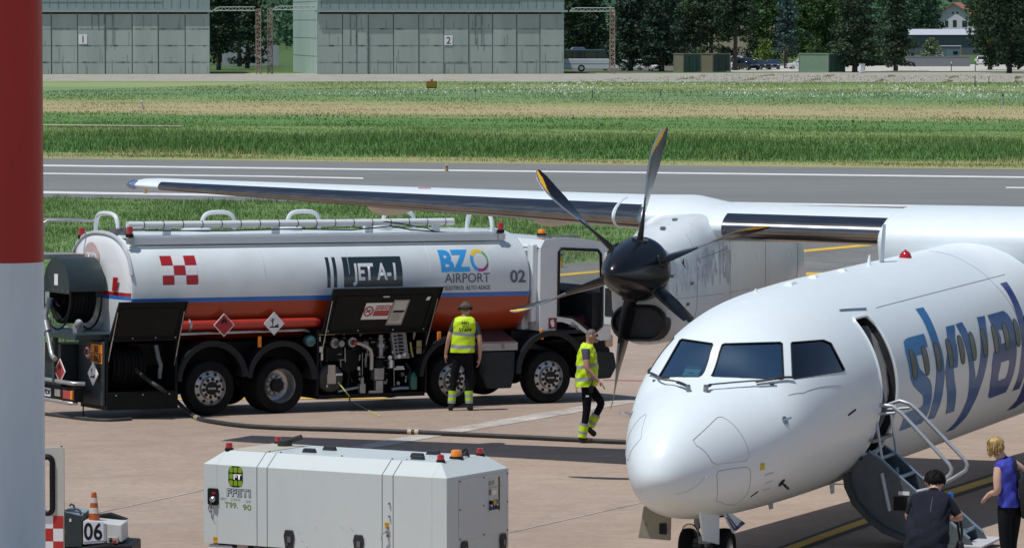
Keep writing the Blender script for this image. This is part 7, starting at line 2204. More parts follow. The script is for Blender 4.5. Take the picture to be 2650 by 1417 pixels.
m = MB(); m.cyl((.47, -.04, .735+dl), (.51, -.06, .75+dl), .014); m.build('grey_pipe', STEEL, wb)
m = MB(); m.prism([(.1, .40+dl), (.80, .40+dl), (.80, .70+dl), (.52, .71+dl), (.16, .66+dl)], lambda p: (p[0], -.12, p[1]), lambda p: (p[0], .6, p[1])); m.build('bumper', INK, LX0, smooth=0, bevel=.02)
m = MB(); m.box(-.9, .1, 0, .9, .38+dl, .62+dl); m.build('chassis', CHASSIS, LX0, smooth=0)
m = MB(); m.prism([(.22, .97+dl), (.45, 1.0+dl), (.66, .93+dl), (.22, .93+dl)], lambda p: (p[0], .43, p[1]), lambda p: (p[0], .6, p[1])); m.build('rear_hood', INK, LX0, smooth=0, bevel=.01)
for x in (-.55, .45):
    for y in (-.02, .72):
        m = MB(); m.lathe([(.06, 0), (.19, 0), (.215, .03), (.215, .15), (.19, .18), (.06, .18)], (x, y, .215), (0, 1, 0), 22); w_ = m.build('wheel', RUBBER, LX0)
        m = MB(); m.cyl((x, y-.004, .215), (x, y+.1, .215), .1, n=16); m.build('rim', STEEL, w_)
cn = thing('traffic_cone', 'orange and white traffic cone standing behind the number 06 panel', 'cone', (-5.1632+.33, 51.16, gz(51)+.955+dl - .0))
CONEO = pm('cone_orange', (.46, .085, .02), .5, var=.12, dirt=(.2, .08, .04), dirt_amt=.4, dirt_scale=8)
m = MB(); m.lathe([(.068, -.02), (.028, .315), (.018, .325), (0, .325)], (0, 0, 0), (0, 0, 1), 24); m.cbox((0, 0, -.03), (.19, .19, .03)); m.build('cone_body', CONEO, cn, smooth=35)
for z0, z1 in ((.08, .145), (.20, .26)):
    m = MB(); r = lambda z: .068 - .04*(z+.02)/.335 + .002; m.lathe([(r(z0), z0), (r(z1), z1)], (0, 0, 0), (0, 0, 1), 24); m.build('reflective_band', pm('cone_white', (.60, .55, .48), .5), cn, smooth=35)
m = MB(); m.box(.24, .44, .04, .36, .905+dl, .925+dl) 

# ---------------------------------------------------------------- striped mast and an unseen slab added to shade it
pg = gz(39.7)
ms = thing('striped_mast', 'thick red and white painted steel mast at the left edge', 'mast', (-4.50, 39.7, pg))
MRED = pm('mast_red', (.42, .014, .009), .4, var=.06, stretch=(1, 1, .2))
MWH = pm('mast_white', (.74, .83, .89), .4, var=.03, stretch=(1, 1, .2), dirt=(.5, .52, .53), dirt_amt=.3)
zb_ = 4.56 - pg
for z0, z1, mt in ((0, .5, MRED), (.5, zb_, MWH), (zb_, 7.0, MRED), (7.0, 9.25, MWH)):
    m = MB(); m.lathe([(.31, z0), (.31, z1)], (0, 0, 0), (0, 0, 1), 64); m.build('painted_band', mt, ms, smooth=50)
m = MB(); m.lathe([(.52, 0), (.52, .04), (.33, .05), (.33, .3)], (0, 0, 0), (0, 0, 1), 32); m.build('base_flange', MRED, ms)
m = MB(); m.box(-9.5, -4.35, 32.5, 40.4, 9.0+pg, 9.25+pg) if False else m.box(-9.5, -4.0, 30.5, 40.0, 9.26+pg, 9.5+pg)
cy = m.build('mast_shade_slab', pm('shade_slab_grey', (.3, .31, .32), .7), None, bevel=.03)  # unseen slab added above the frame to keep the sun off the mast
tag(cy, 'flat grey slab added out of view to shade the striped mast', 'shade_slab')

# ---------------------------------------------------------------- fuel hose, thin black tube and cable on the apron
HOSE = pm('hose_black', (.028, .029, .03), .6, var=.3, dirt=(.07, .06, .05), dirt_amt=.4, dirt_scale=9)
tkw = Matrix.Translation((-5.18594, 75.52121, 0.0)) @ Matrix.Rotation(R(31), 4, 'Z') @ Matrix.Rotation(0.014, 4, 'Y')
hp = [tkw @ Vector((-1.35, .35, .95)), tkw @ Vector((-1.25, .0, .72)), tkw @ Vector((-.98, -.25, .48))]
hp += [G(u, v, .045) for u, v in ((455, 1053), (505, 1078), (560, 1091), (640, 1101), (760, 1107), (900, 1111), (1075, 1117), (1250, 1125), (1400, 1132), (1500, 1137), (1580, 1141), (1660, 1143), (1760, 1140), (1850, 1125))]
hp[3].z += .12
ho = thing('fuel_hose', 'long black fuel hose running over the apron from the tanker to the aircraft', 'hose', hp[5])
m = MB(); m.tube([p - Vector(hp[5]) for p in curve_pts(hp)], .036, 10); m.build('hose_tube', HOSE, ho)
m = MB()
cpts = curve_pts(hp)
def clamp(uv):
    w = G(*uv, .045); i = min(range(len(cpts)-1), key=lambda k: (cpts[k]-w).length)
    a, b = cpts[i], cpts[i+1]; d = (b-a).normalized()
    m.cyl(a - d*.13 - Vector(hp[5]), a - d*.06 - Vector(hp[5]), .046, n=12); m.cyl(a + d*.0 - Vector(hp[5]), a + d*.07 - Vector(hp[5]), .046, n=12)
for uv in ((512, 1081), (1077, 1117), (1700, 1143)): clamp(uv)
m.build('hose_clamp', pm('clamp_cream', (.48, .42, .30), .5), ho)
cpx = [tkw @ Vector((2.55, .05, .5)), tkw @ Vector((2.75, .0, .25))] + [G(u, v, .012) for u, v in ((905, 1035), (930, 1048), (955, 1062), (985, 1076))]
m = MB(); m.tube(curve_pts(cpx), .012, 6)
tag(m.build('earthing_cable', pm('cable_lime', (.50, .50, .14), .5), None), 'thin yellow green earthing cable trailing from the open pump bay', 'cable')
lh = [G(u, v, .03) for u, v in ((60, 1066), (113, 1070), (170, 1077), (230, 1084), (285, 1086), (340, 1083))]
m = MB(); m.tube(curve_pts(lh), .03, 8)  # thin black tube along the ground
tag(m.build('dark_tube', HOSE, None), 'short thin black tube lying behind the tanker tail', 'hose')
# ---------------------------------------------------------------- people
SKIN_ = pm('skin_tone', (.48, .27, .19), .5, var=.06)
SKIN2 = pm('skin_pale', (.56, .35, .26), .5, var=.06)
TROU = pm('trousers_black', (.006, .007, .010), .85, var=.25, bump=.15, bscale=25, spec=.15)
SHOE = pm('shoe_black', (.012, .012, .012), .5, var=.3)
TEE1 = pm('shirt_slate', (.030, .042, .055), .8, var=.15)
TEE2 = pm('shirt_violet', (.075, .060, .105), .8, var=.15)
TEE3 = pm('shirt_charcoal', (.014, .016, .026), .9, var=.2, bump=.5, bscale=10, spec=.2)
HIVIS = pm('hivis_yellow', (.55, .78, .012), .6, var=.10, scale=5, bump=.6, bscale=9)
REFL = pm('reflective_grey', (.33, .36, .40), .35, .2, var=.12, scale=9)
BLUEB = pm('blouse_blue', (.030, .040, .36), .7, var=.2, bump=.5, bscale=10)
JEAN = pm('jeans_black', (.006, .008, .011), .8, var=.25, spec=.15)

def finger_set(P, E, Rd, Z, wrist, palm, side, fwd, mat, spread=.010):
    """Five unequal, slightly bent fingers grown from the palm."""
    w, p = Vector(P[wrist]), Vector(P[palm])
    d = (p - w).normalized(); s = Vector(side).normalized(); f = Vector(fwd).normalized()
    for k, (o, l) in enumerate(((-1.5, .062), (-.5, .075), (.5, .080), (1.5, .070))):
        b = len(P); a0 = p + s*o*.019 + d*.03
        P += [a0, a0 + d*l*.5 + f*.006, a0 + d*l*.85 + f*.028]; Rd += [.0115, .0095, .008]; E += [(palm, b), (b, b+1), (b+1, b+2)]; Z += [mat]*3
    b = len(P); a0 = w + (p - w)*.45 + s*-.035 + f*.012
    P += [a0, a0 + d*.035 + s*-.012 + f*.012, a0 + d*.06 + f*.02]; Rd += [.013, .011, .009]; E += [(palm, b), (b, b+1), (b+1, b+2)]; Z += [mat]*3

def person(label, root, J, mats, hands, scale=1.0, shirt_sleeve=.5, head_r=.112, face=(1, 0, 0), group='people on the apron', lower=True, neck_skin=True):
    """J: joint positions (x right, y away, z up). mats: skin, shirt, trousers, shoe."""
    t = thing('person', label, 'person', root, group=group)
    P, E, Rd, Z = [], [], [], []
    idx = {}
    def add(n, r):
        idx[n] = len(P); P.append(Vector(J[n])); Rd.append(r)
    def link(a, b, z):
        E.append((idx[a], idx[b])); Z.append(z)
    add('pelvis', J.get('r_pelvis', .125)); add('belly', J.get('r_belly', .125)); add('chest', J.get('r_chest', .135)); add('neckb', .072); add('neck', .056); add('head', head_r); add('crown', head_r*.80)
    link('pelvis', 'belly', 1); link('belly', 'chest', 1); link('chest', 'neckb', 1); link('neckb', 'neck', 0); link('neck', 'head', 0); link('head', 'crown', 0)
    E.pop(3); Z.pop(3); E.append((idx['neckb'], idx['neck'])); Z.append(0)
    for s in 'LR':
        add('sh'+s, .068); add('el'+s, .046); add('wr'+s, .030); add('pa'+s, .027)
        link('chest', 'sh'+s, 1); link('sh'+s, 'el'+s, 4); link('el'+s, 'wr'+s, 0); link('wr'+s, 'pa'+s, 0)
        if lower:
            add('hi'+s, .098); add('kn'+s, .068); add('an'+s, .048); add('he'+s, .052); add('to'+s, .050)
            link('pelvis', 'hi'+s, 2); link('hi'+s, 'kn'+s, 2); link('kn'+s, 'an'+s, 2); link('an'+s, 'he'+s, 3); link('he'+s, 'to'+s, 3)
    for s in 'LR':
        h = hands[s]; finger_set(P, E, Rd, Z, idx['wr'+s], idx['pa'+s], h[0], h[1], 0)
    me = bpy.data.meshes.new('body')
    me.from_pydata([tuple(p) for p in P], E, [])
    o = bpy.data.objects.new('body', me); COL.objects.link(o)
    sk = o.modifiers.new('skin', 'SKIN'); sk.use_smooth_shade = True
    for i, sv in enumerate(me.skin_vertices[0].data):
        sv.radius = (Rd[i], Rd[i]); sv.use_root = (i == 0)
    ss = o.modifiers.new('sub', 'SUBSURF'); ss.levels = 2; ss.render_levels = 2
    bpy.context.view_layer.update()
    nm = bpy.data.meshes.new_from_object(o.evaluated_get(bpy.context.evaluated_depsgraph_get()))
    bpy.data.objects.remove(o)
    for m_ in mats: nm.materials.append(m_)
    A = np.array([tuple(P[a]) for a, b in E]); B = np.array([tuple(P[b]) for a, b in E])
    RA = np.array([Rd[a] for a, b in E]); RB = np.array([Rd[b] for a, b in E])
    D = B - A; LL = np.maximum((D*D).sum(1), 1e-9)
    for f in nm.polygons:
        c = np.array(f.center)
        tt = np.clip(((c - A)*D).sum(1)/LL, 0, 1)
        dist = np.linalg.norm(c - (A + D*tt[:, None]), axis=1) / (RA*(1-tt) + RB*tt)
        k = int(dist.argmin()); z = Z[k]
        if z == 4: z = 1 if tt[k] < shirt_sleeve else 0
        if z == 1 and E[k] == (idx['pelvis'], idx['belly']) and tt[k] < .25 and lower: z = 2
        f.material_index = min(z, len(mats)-1)
        f.use_smooth = True
    ob = bpy.data.objects.new('body', nm); COL.objects.link(ob); ob.parent = t
    hc_ = Vector(J['head'])
    ds = sorted((v.co - hc_).length for v in nm.vertices if (v.co - hc_).length < .13 and v.co.z > hc_.z - .03)
    J['hr'] = ds[int(len(ds)*.5)] if ds else head_r*.85
    return t, ob

def head_bits(t, J, skin, face, r, up=(0, 0, 1)):
    r = J.get('hr', r)
    f = Vector(face).normalized(); u = Vector(up); s = f.cross(u).normalized()
    h = Vector(J['head'])
    m = MB()
    m.loft([[tuple(h + f*(r*.93) + s*a*.011 + u*.012) for a in (-1, 1)] + [tuple(h + f*(r*.90) + u*.035)], [tuple(h + f*(r*1.17) + s*a*.014 - u*.022) for a in (-1, 1)] + [tuple(h + f*(r*1.12) - u*.004)]])
    n = m.build('nose', skin, t, smooth=80)
    for q in (-1, 1):
        m = MB(); c = h + s*q*r*.96 - f*.005 - u*.004; m.ball(c, .03, 10, 8, sx=.5 if abs(s.x) > .6 else .8, sy=.5 if abs(s.y) > .6 else .8, sz=1.0); m.build('ear', skin, t, smooth=80)
    m = MB(); m.ball(h + f*r*.72 - u*.075, .038, 12, 8, sz=.7); m.build('chin', skin, t, smooth=80)
    m = MB(); c = h + f*r*.985 - u*.052; m.tube([c - s*.024 - f*.008, c, c + s*.024 - f*.008], .006, 6); m.build('mouth', pm('lip_tone', (.30, .13, .11), .5), t)
    for q in (-1, 1):
        m = MB(); m.ball(h + f*r*.92 + s*q*.034 + u*.008, .012, 10, 6); m.build('eye', pm('eye_dark', (.10, .09, .085), .2), t, smooth=80)
def hair_cap(t, J, mat, face, r, back=.02, low=.1, thick=1.07, name='hair', seed=0, strands=150):
    r = J.get('hr', r*.86)
    f = Vector(face).normalized(); h = Vector(J['head']) + Vector((0, 0, .012)); s = f.cross(Vector((0, 0, 1))).normalized(); u = s.cross(f)
    g = random.Random(seed)
    m = MB(); N, M_ = 40, 12; vs = []; fs = []
    jl = [g.uniform(-.10, .10) for _ in range(N)]
    for j in range(M_+1):
        for i in range(N):
            a = 2*math.pi*i/N
            fr = math.cos(a)                       # 1 = towards the face
            lim = math.pi*(.40 + low) - max(0, fr)*math.pi*(.15 + low*.75) + max(0, -fr)*.62 + jl[i]
            ph = lim*j/M_
            d = f*math.sin(ph)*math.cos(a) + s*math.sin(ph)*math.sin(a) + u*math.cos(ph)
            vs.append(tuple(h - f*back*.4 + d*r*thick*(1 + g.uniform(-.045, .045)) * (1.05 if ph < .5 else 1)))
    for j in range(M_):
        for i in range(N): fs.append((j*N+i, j*N+(i+1) % N, (j+1)*N+(i+1) % N, (j+1)*N+i))
    m.add(vs, fs); ho = m.build(name, mat, t, smooth=60)
    m = MB()
    for k in range(strands):
        a = g.uniform(0, 2*math.pi); fr = math.cos(a)
        lim = math.pi*(.40 + low) - max(0, fr)*math.pi*(.15 + low*.75) + max(0, -fr)*.62
        ph0 = lim*g.uniform(.05, .92); pts = []
        da = g.uniform(-.25, .25)
        for q in range(4):
            ph = min(ph0 + q*.13, lim*1.06); aa = a + da*q*.4
            d = f*math.sin(ph)*math.cos(aa) + s*math.sin(ph)*math.sin(aa) + u*math.cos(ph)
            pts.append(h - f*back*.4 + d*(r*thick*1.02 + .004*(1 - abs(q - 1.5)/1.5) + g.uniform(0, .004)))
        m.tube(pts, .005, 4, rs=[.006, .006, .005, .002])
    if strands: m.build('hair_strand', mat, ho, smooth=60)
    return ho
def rings_mesh(name, rings, mats, idxs, parent, n=44, ex=.85, caps=False, fold=.010, seed=0):
    """Cloth shell lofted through body rings, with shallow folds."""
    m = MB(); rs = []; mi = []
    K = 4
    fine = []
    for j in range(len(rings)-1):
        a, b = rings[j], rings[j+1]
        kk = 1 if abs(b[2]-a[2]) < .02 else K
        for k in range(kk):
            f = k/kk; fine.append(tuple(x*(1-f) + y*f for x, y in zip(a, b))); mi.append(idxs[j])
    fine.append(rings[-1])
    for (cx, cy, cz, rx, ry, tilt) in fine:
        r = []
        for i in range(n):
            a = 2*math.pi*i/n; c, s = math.cos(a), math.sin(a)
            w = fold*(math.sin(3*a + cz*23 + seed) * .6 + math.sin(5*a - cz*41 + 2*seed) * .5 + math.sin(9*a + cz*17) * .25)
            dx = (rx + w)*math.copysign(abs(c)**ex, c); dy = (ry + w)*math.copysign(abs(s)**ex, s)
            r.append((cx + dx, cy + dy, cz + dx*tilt))
        rs.append(r)
    m.loft(rs, caps=caps)
    m.mi = [q for q in mi for i in range(n)] + ([0, 0] if caps else [])
    return m.build(name, mats, parent, smooth=60)
def shin_bands(t, a, b, r0, r1, spans, mats):
    a, b = Vector(a), Vector(b)
    for (t0, t1, k) in spans:
        m = MB(); m.tube([a + (b-a)*(t0 + (t1-t0)*i/3) for i in range(4)], 0, 14, rs=[r0 + (r1-r0)*(t0 + (t1-t0)*i/3) for i in range(4)])
        m.build('trouser_band', mats[k], t, smooth=50)

# the man with ear defenders, seen from behind at the pump bay
W0 = G(1197, 1062)
J = dict(pelvis=(.0, 0, .98), belly=(.01, 0, 1.14), chest=(.04, .01, 1.42), neckb=(.05, .02, 1.60), neck=(.05, .04, 1.67), head=(.047, .06, 1.785), crown=(.047, .055, 1.845),
 shL=(-.135, .0, 1.555), elL=(-.235, -.02, 1.26), wrL=(-.29, .05, 1.0), paL=(-.295, .07, .915), shR=(.235, .0, 1.525), elR=(.305, -.03, 1.20), wrR=(.30, .03, .93), paR=(.285, .05, .845),
 hiL=(-.095, 0, .92), knL=(-.150, .02, .54), anL=(-.195, -.01, .12), heL=(-.20, -.05, .055), toL=(-.22, .16, .04), hiR=(.11, 0, .92), knR=(.10, .02, .54), anR=(.115, -.01, .12), heR=(.115, -.05, .055), toR=(.15, .16, .04), r_chest=.145, r_pelvis=.135)
t, b = person('man in a yellow safety vest and ear defenders, back turned, at the pump bay', W0, J, [SKIN_, TEE1, TROU, SHOE], dict(L=((0, 1, 0), (1, .2, 0)), R=((0, 1, 0), (-1, .2, 0))), shirt_sleeve=.62)
head_bits(t, J, SKIN_, (0, 1, 0), .096)
HB = pm('hair_brown', (.13, .095, .07), .7, var=.3, scale=20)
hair_cap(t, J, HB, (0, 1, 0), .096, low=.12, seed=1)
m = MB()
for q in (-1, 1): m.lathe([(0, 0), (.036, .0), (.040, .015), (.036, .045), (0, .05)], (.047 + q*.082, .06, 1.785), (q, 0, 0), 16)
m.tube([(.047 + .1*math.cos(a), .06 - (J['hr'] + .012)*math.sin(a), 1.785) for a in np.linspace(0, math.pi, 14)], .016, 6)
m.build('ear_defenders', INK, t)
vr = [(.0, 0, 1.02, .215, .155, .0), (.0, 0, 1.085, .212, .152, -.02), (.0, 0, 1.09, .212, .152, -.03), (.005, 0, 1.145, .208, .150, -.05), (.005, 0, 1.15, .208, .150, -.05), (.015, 0, 1.25, .205, .15, -.09), (.02, 0, 1.305, .203, .15, -.10), (.02, 0, 1.31, .203, .15, -.10), (.025, 0, 1.365, .203, .15, -.10), (.025, 0, 1.37, .203, .15, -.10), (.035, 0, 1.47, .205, .15, -.10), (.04, 0, 1.55, .20, .145, -.09), (.045, .01, 1.61, .165, .12, -.06), (.05, .02, 1.645, .095, .085, -.02)]
ve = rings_mesh('vest', vr, [HIVIS, REFL], [0, 0, 1, 1, 0, 0, 0, 1, 1, 0, 0, 0, 0], t, fold=.006)
def back_of(x, z): 
    return -.156 * (1 - min(1, abs((x - .03)/.205))**2.35)**(1/2.35) - .012
for s_, sz, wd, x0, z0, sl in (('ABD', .085, .135, -.02, 1.515, -.08), ('AIRPORT', .04, .12, -.01, 1.473, -.10), ('STAFF', .083, .225, -.06, 1.395, -.08)):
    text(s_, sz, INK if s_ != 'AIRPORT' else pm('ink_olive', (.10, .13, .02), .6), ve, lambda x, y, x0=x0, z0=z0, sl=sl: (x0 + x, back_of(x0 + x, z0), z0 + y + sl*x), width=wd, bold=.002, cuts=.03)
for a, k in (('an', 'kn'),):
    for s in 'LR': shin_bands(t, J['an'+s], J['kn'+s], .066, .078, ((.02, .13, 1), (.13, .27, 0), (.27, .39, 1), (.39, .54, 0)), [pm('hivis_green', (.40, .62, .02), .6, var=.15), REFL])

# the walking man in sunglasses
W1_ = G(1515.8, 1145)
J = dict(pelvis=(.014, 0, .94), belly=(.02, 0, 1.08), chest=(.02, 0, 1.36), neckb=(.045, 0, 1.535), neck=(.065, 0, 1.60), head=(.095, 0, 1.69), crown=(.088, 0, 1.745),
 shR=(-.005, -.19, 1.445), elR=(.014, -.24, 1.19), wrR=(.175, -.22, 1.015), paR=(.235, -.21, .955), shL=(.02, .19, 1.445), elL=(-.09, .24, 1.19), wrL=(-.14, .22, .95), paL=(-.145, .21, .87),
 hiR=(.014, -.09, .89), knR=(.015, -.09, .52), anR=(-.055, -.09, .115), heR=(-.095, -.09, .05), toR=(.125, -.09, .035), hiL=(.04, .09, .89), knL=(.26, .09, .62), anL=(.075, .09, .27), heL=(.04, .09, .215), toL=(.165, .09, .105), r_chest=.13, r_pelvis=.125, r_belly=.125)
t, b = person('man in a yellow safety vest and sunglasses, walking beside the propeller', W1_, J, [SKIN_, TEE2, TROU, SHOE], dict(R=((0, 1, 0), (-.3, 0, -1)), L=((0, 1, 0), (1, 0, 0))), shirt_sleeve=.48)
head_bits(t, J, SKIN_, (1, 0, -.08), .096)
hair_cap(t, J, pm('hair_grey', (.12, .10, .09), .7, var=.35, scale=25), (1, 0, -.1), .096, low=.05, thick=1.01, seed=2, strands=0)
m = MB(); c = Vector(J['head'])
for q in (-1, 1): m.ball(c + Vector((J['hr'] - .004, q*.033, .012)), .030, 12, 8, sx=.5, sz=.75); m.tube([c + Vector((J['hr'] - .006, q*.05, .018)), c + Vector((.0, q*(J['hr'] + .006), .02))], .006, 6)
m.build('sunglasses', INK, t, smooth=60)
vr = [(.005, 0, .90, .175, .21, .05), (.01, 0, .985, .176, .208, .06), (.01, 0, .99, .176, .208, .06), (.015, 0, 1.045, .176, .206, .1), (.015, 0, 1.05, .176, .206, .1), (.02, 0, 1.15, .172, .203, .12), (.02, 0, 1.195, .17, .202, .15), (.02, 0, 1.20, .17, .202, .15), (.02, 0, 1.25, .168, .2, .18), (.02, 0, 1.255, .168, .2, .18), (.015, 0, 1.38, .155, .2, .1), (.015, 0, 1.46, .135, .195, 0), (.025, 0, 1.535, .10, .155, -.1), (.04, 0, 1.575, .07, .085, -.2)]
ve = rings_mesh('vest', vr, [HIVIS, REFL], [0, 0, 1, 1, 0, 0, 0, 1, 1, 0, 0, 0, 0], t)
for s in 'LR': shin_bands(t, J['an'+s], J['kn'+s], .070, .080, ((-.05, .08, 0), (.08, .19, 1), (.19, .40, 0), (.40, .50, 1)), [HIVIS, REFL])
m = MB(); m.cbox((.08, -.225, .87), (.07, .03, .12)); m.cyl((.085, -.225, .93), (.10, -.225, 1.0), .008); m.build('belt_radio', INK, t, bevel=.006)
m = MB(); m.cbox((.02, -.19, .755), (.05, .01, .025)); m.build('pocket_tag', SIGNWHITE, t)

# the woman in the blue top
W2_ = G(2611, 1522)
J = dict(pelvis=(-.01, 0, .93), belly=(-.01, 0, 1.06), chest=(-.045, .01, 1.30), neckb=(-.075, .02, 1.455), neck=(-.12, .03, 1.52), head=(-.165, .05, 1.605), crown=(-.15, .05, 1.665),
 shL=(-.145, -.07, 1.385), elL=(-.145, -.12, 1.10), wrL=(-.215, .0, 1.075), paL=(-.245, .03, 1.04), shR=(.05, .12, 1.40), elR=(.20, .14, 1.30), wrR=(.12, .20, 1.33), paR=(.08, .20, 1.35),
 hiL=(-.055, -.04, .88), knL=(-.045, -.03, .50), anL=(.0, -.03, .10), heL=(.02, -.03, .05), toL=(-.16, .04, .035), hiR=(.065, .06, .88), knR=(.03, .08, .50), anR=(.05, .09, .10), heR=(.07, .09, .05), toR=(-.11, .15, .035), r_chest=.112, r_pelvis=.105, r_belly=.10)
t, b = person('woman in a sleeveless blue top and face mask standing by the stairs', W2_, J, [SKIN2, BLUEB, JEAN, SHOE], dict(L=((.6, .6, 0), (0, .3, -1)), R=((0, 1, 0), (-1, 0, 0))), shirt_sleeve=.0, head_r=.104)
FW = (-.75, .62, -.2)
head_bits(t, J, SKIN2, FW, .088)
BL = pm('hair_blond', (.40, .27, .10), .55, var=.45, scale=28, stretch=(1, 1, .2))
hc = hair_cap(t, J, BL, FW, .09, back=.03, low=.17, thick=1.14, seed=4, strands=0)
m = MB(); g = random.Random(9); h = Vector(J['head'])
f = Vector(FW); f.z = 0; f.normalize(); s = f.cross(Vector((0, 0, 1)))
for k in range(120):
    a = g.uniform(1.15, 2*math.pi - 1.15)
    d = f*math.cos(a) + s*math.sin(a)
    hr = J['hr']; p0 = h + d*.04 + Vector((0, 0, hr + .016)); p1 = h + d*(hr + g.uniform(.004, .016)) + Vector((0, 0, .045)); p2 = h + d*(hr + g.uniform(.004, .024)) + Vector((0, 0, -.03)); p3 = h + d*(hr + g.uniform(-.03, .012)) + Vector((0, 0, g.uniform(-.105, -.06)))
    jit = Vector((g.uniform(-1, 1), g.uniform(-1, 1), g.uniform(-1, 1)))*.012; m.tube(curve_pts([p0, p1 + jit, p2 - jit, p3 + jit*1.6], 4), g.uniform(.004, .008), 4)
m.build('hair_strand', BL, hc)
rings_mesh('blouse', [(-.005, 0, .93, .118, .15, 0), (-.01, 0, 1.02, .115, .145, 0), (-.02, 0, 1.12, .112, .135, 0), (-.04, 0, 1.24, .125, .15, .05), (-.05, .005, 1.33, .128, .155, .12), (-.06, .01, 1.40, .115, .145, .18), (-.07, .015, 1.445, .09, .115, .2), (-.08, .02, 1.465, .06, .075, .2)], [BLUEB], [0]*7, t, ex=.9)
m = MB(); fv = Vector(FW).normalized(); sv = fv.cross(Vector((0, 0, 1))).normalized(); uv_ = sv.cross(fv)
m.loft([[tuple(h + fv*.094 + uv_*(-.005) + sv*q*.052*(1 if abs(q) < .5 else 1) - fv*.03*abs(q)) for q in (-1, -.5, 0, .5, 1)], [tuple(h + fv*.125 + uv_*(-.04) + sv*q*.055 - fv*.045*abs(q)) for q in (-1, -.5, 0, .5, 1)], [tuple(h + fv*.105 + uv_*(-.098) + sv*q*.042 - fv*.04*abs(q)) for q in (-1, -.5, 0, .5, 1)]], caps=False, closed=False)
m.build('face_mask', pm('mask_white', (.72, .72, .74), .8), t, smooth=60)
m = MB(); m.tube([h + fv*.07 + sv*-.05 + uv_*-.01, h - fv*.01 + sv*-.092 + uv_*.02], .003, 4); m.tube([h + fv*.07 + sv*-.045 + uv_*-.08, h - fv*.01 + sv*-.092 + uv_*-.02], .003, 4); m.build('mask_loop', SIGNWHITE, t)
m = MB(); m.tube([Vector(J['wrL']) + Vector((.0, .03*math.cos(a), .03*math.sin(a))) for a in np.linspace(0, 2*math.pi, 13)[:-1]], .005, 5, closed=True); m.build('bracelet', INK, t)
bg_ = thing('shoulder_bag', 'black shoulder bag hanging on the back of the woman in blue', 'bag', W2_ + Vector((.19, -.02, .80)))
BAGK = pm('bag_black', (.007, .007, .008), .6, var=.4, bump=.4, bscale=12)
m = MB(); m.loft([[(-.07 + .05*math.cos(a)*0 + x, y, z) for x, y in [(.0, -.11), (.11, -.09), (.13, .06), (.02, .1)]] for z, a in ((.0, 0),)] + [[(-.08, -.13, .06), (.13, -.12, .06), (.15, .09, .06), (-.05, .12, .06)], [(-.10, -.12, .28), (.09, -.11, .28), (.12, .1, .28), (-.06, .12, .28)], [(-.12, -.09, .46), (.02, -.08, .46), (.04, .08, .46), (-.08, .09, .46)], [(-.13, -.04, .54), (-.06, -.03, .54), (-.05, .05, .54), (-.10, .06, .54)]])
m.build('bag_body', BAGK, bg_, smooth=60, bevel=.03)
m = MB(); m.tube(curve_pts([(-.10, -.06, .45), (-.135, -.10, .58), (-.155, -.06, .68), (-.14, .08, .66), (-.09, .14, .55), (-.06, .1, .4)]), .018, 8); m.build('bag_strap', BAGK, bg_)
m = MB(); m.cbox((-.02, -.125, .30), (.02, .01, .06)); m.cyl((-.03, -.13, .34), (-.01, -.13, .34), .012); m.build('buckle', STEEL, bg_)

# the man in the dark T-shirt at the foot of the stairs
W3_ = G(2419, 1648)
J = dict(pelvis=(-.09, -.05, .92), belly=(-.085, -.02, 1.08), chest=(-.04, .12, 1.33), neckb=(.005, .22, 1.46), neck=(.015, .27, 1.50), head=(.024, .34, 1.565), crown=(.024, .335, 1.625),
 shL=(-.205, .14, 1.405), elL=(-.265, .17, 1.22), wrL=(-.16, .36, 1.15), paL=(-.12, .42, 1.14), shR=(.135, .14, 1.40), elR=(.265, .10, 1.215), wrR=(.215, .33, 1.19), paR=(.20, .40, 1.20),
 hiL=(-.19, -.05, .88), knL=(-.20, .05, .48), anL=(-.20, -.05, .10), heL=(-.2, -.09, .05), toL=(-.22, .12, .04), hiR=(.01, -.05, .88), knR=(.03, .10, .50), anR=(.04, .02, .10), heR=(.04, -.02, .05), toR=(.06, .19, .04), r_chest=.175, r_pelvis=.165, r_belly=.17)
t, b = person('man in a dark T-shirt bending his head at the foot of the stairs', W3_, J, [SKIN_, TEE3, JEAN, SHOE], dict(L=((.4, .6, .3), (1, 0, 0)), R=((0, .3, 1), (-1, .2, 0))), shirt_sleeve=.80, head_r=.114)
FM = (-.1, 1, -.55)
head_bits(t, J, SKIN_, FM, .098)
HK = pm('hair_black', (.007, .006, .006), .8, var=.5, scale=30, spec=.2)
hc = hair_cap(t, J, HK, FM, .098, low=.17, thick=1.13, seed=6)
rings_mesh('t_shirt', [(-.10, -.05, .84, .222, .165, 0), (-.095, -.045, .95, .225, .165, 0), (-.085, -.02, 1.08, .222, .165, 0), (-.065, .05, 1.2, .215, .16, 0), (-.045, .11, 1.31, .21, .15, 0), (-.025, .16, 1.39, .185, .13, -.02), (-.005, .20, 1.445, .125, .10, 0), (.005, .225, 1.475, .082, .08, 0)], [TEE3], [0]*7, t, ex=.9, fold=.014, seed=3)
m = MB(); m.tube(curve_pts([(.02, .145, 1.475), (-.02, .06, 1.44), (-.05, -.03, 1.33), (-.06, -.09, 1.24)]), .005, 4); m.build('shirt_seam', INK, t)
bt = thing('water_bottle', 'dark bottle with a bright blue cap held up by the man in the dark T-shirt', 'bottle', W3_ + Vector((.20, .44, 1.22)))
m = MB(); m.lathe([(0, 0), (.034, 0), (.034, .13), (.022, .16), (0, .16)], (0, 0, 0), (0, 0, 1), 18); m.build('bottle_body', INK, bt)
m = MB(); m.lathe([(.026, .16), (.028, .20), (.018, .225), (0, .227)], (0, 0, 0), (0, 0, 1), 16); m.build('bottle_cap', pm('cap_blue', (.01, .12, .70), .3, coat=.4), bt)
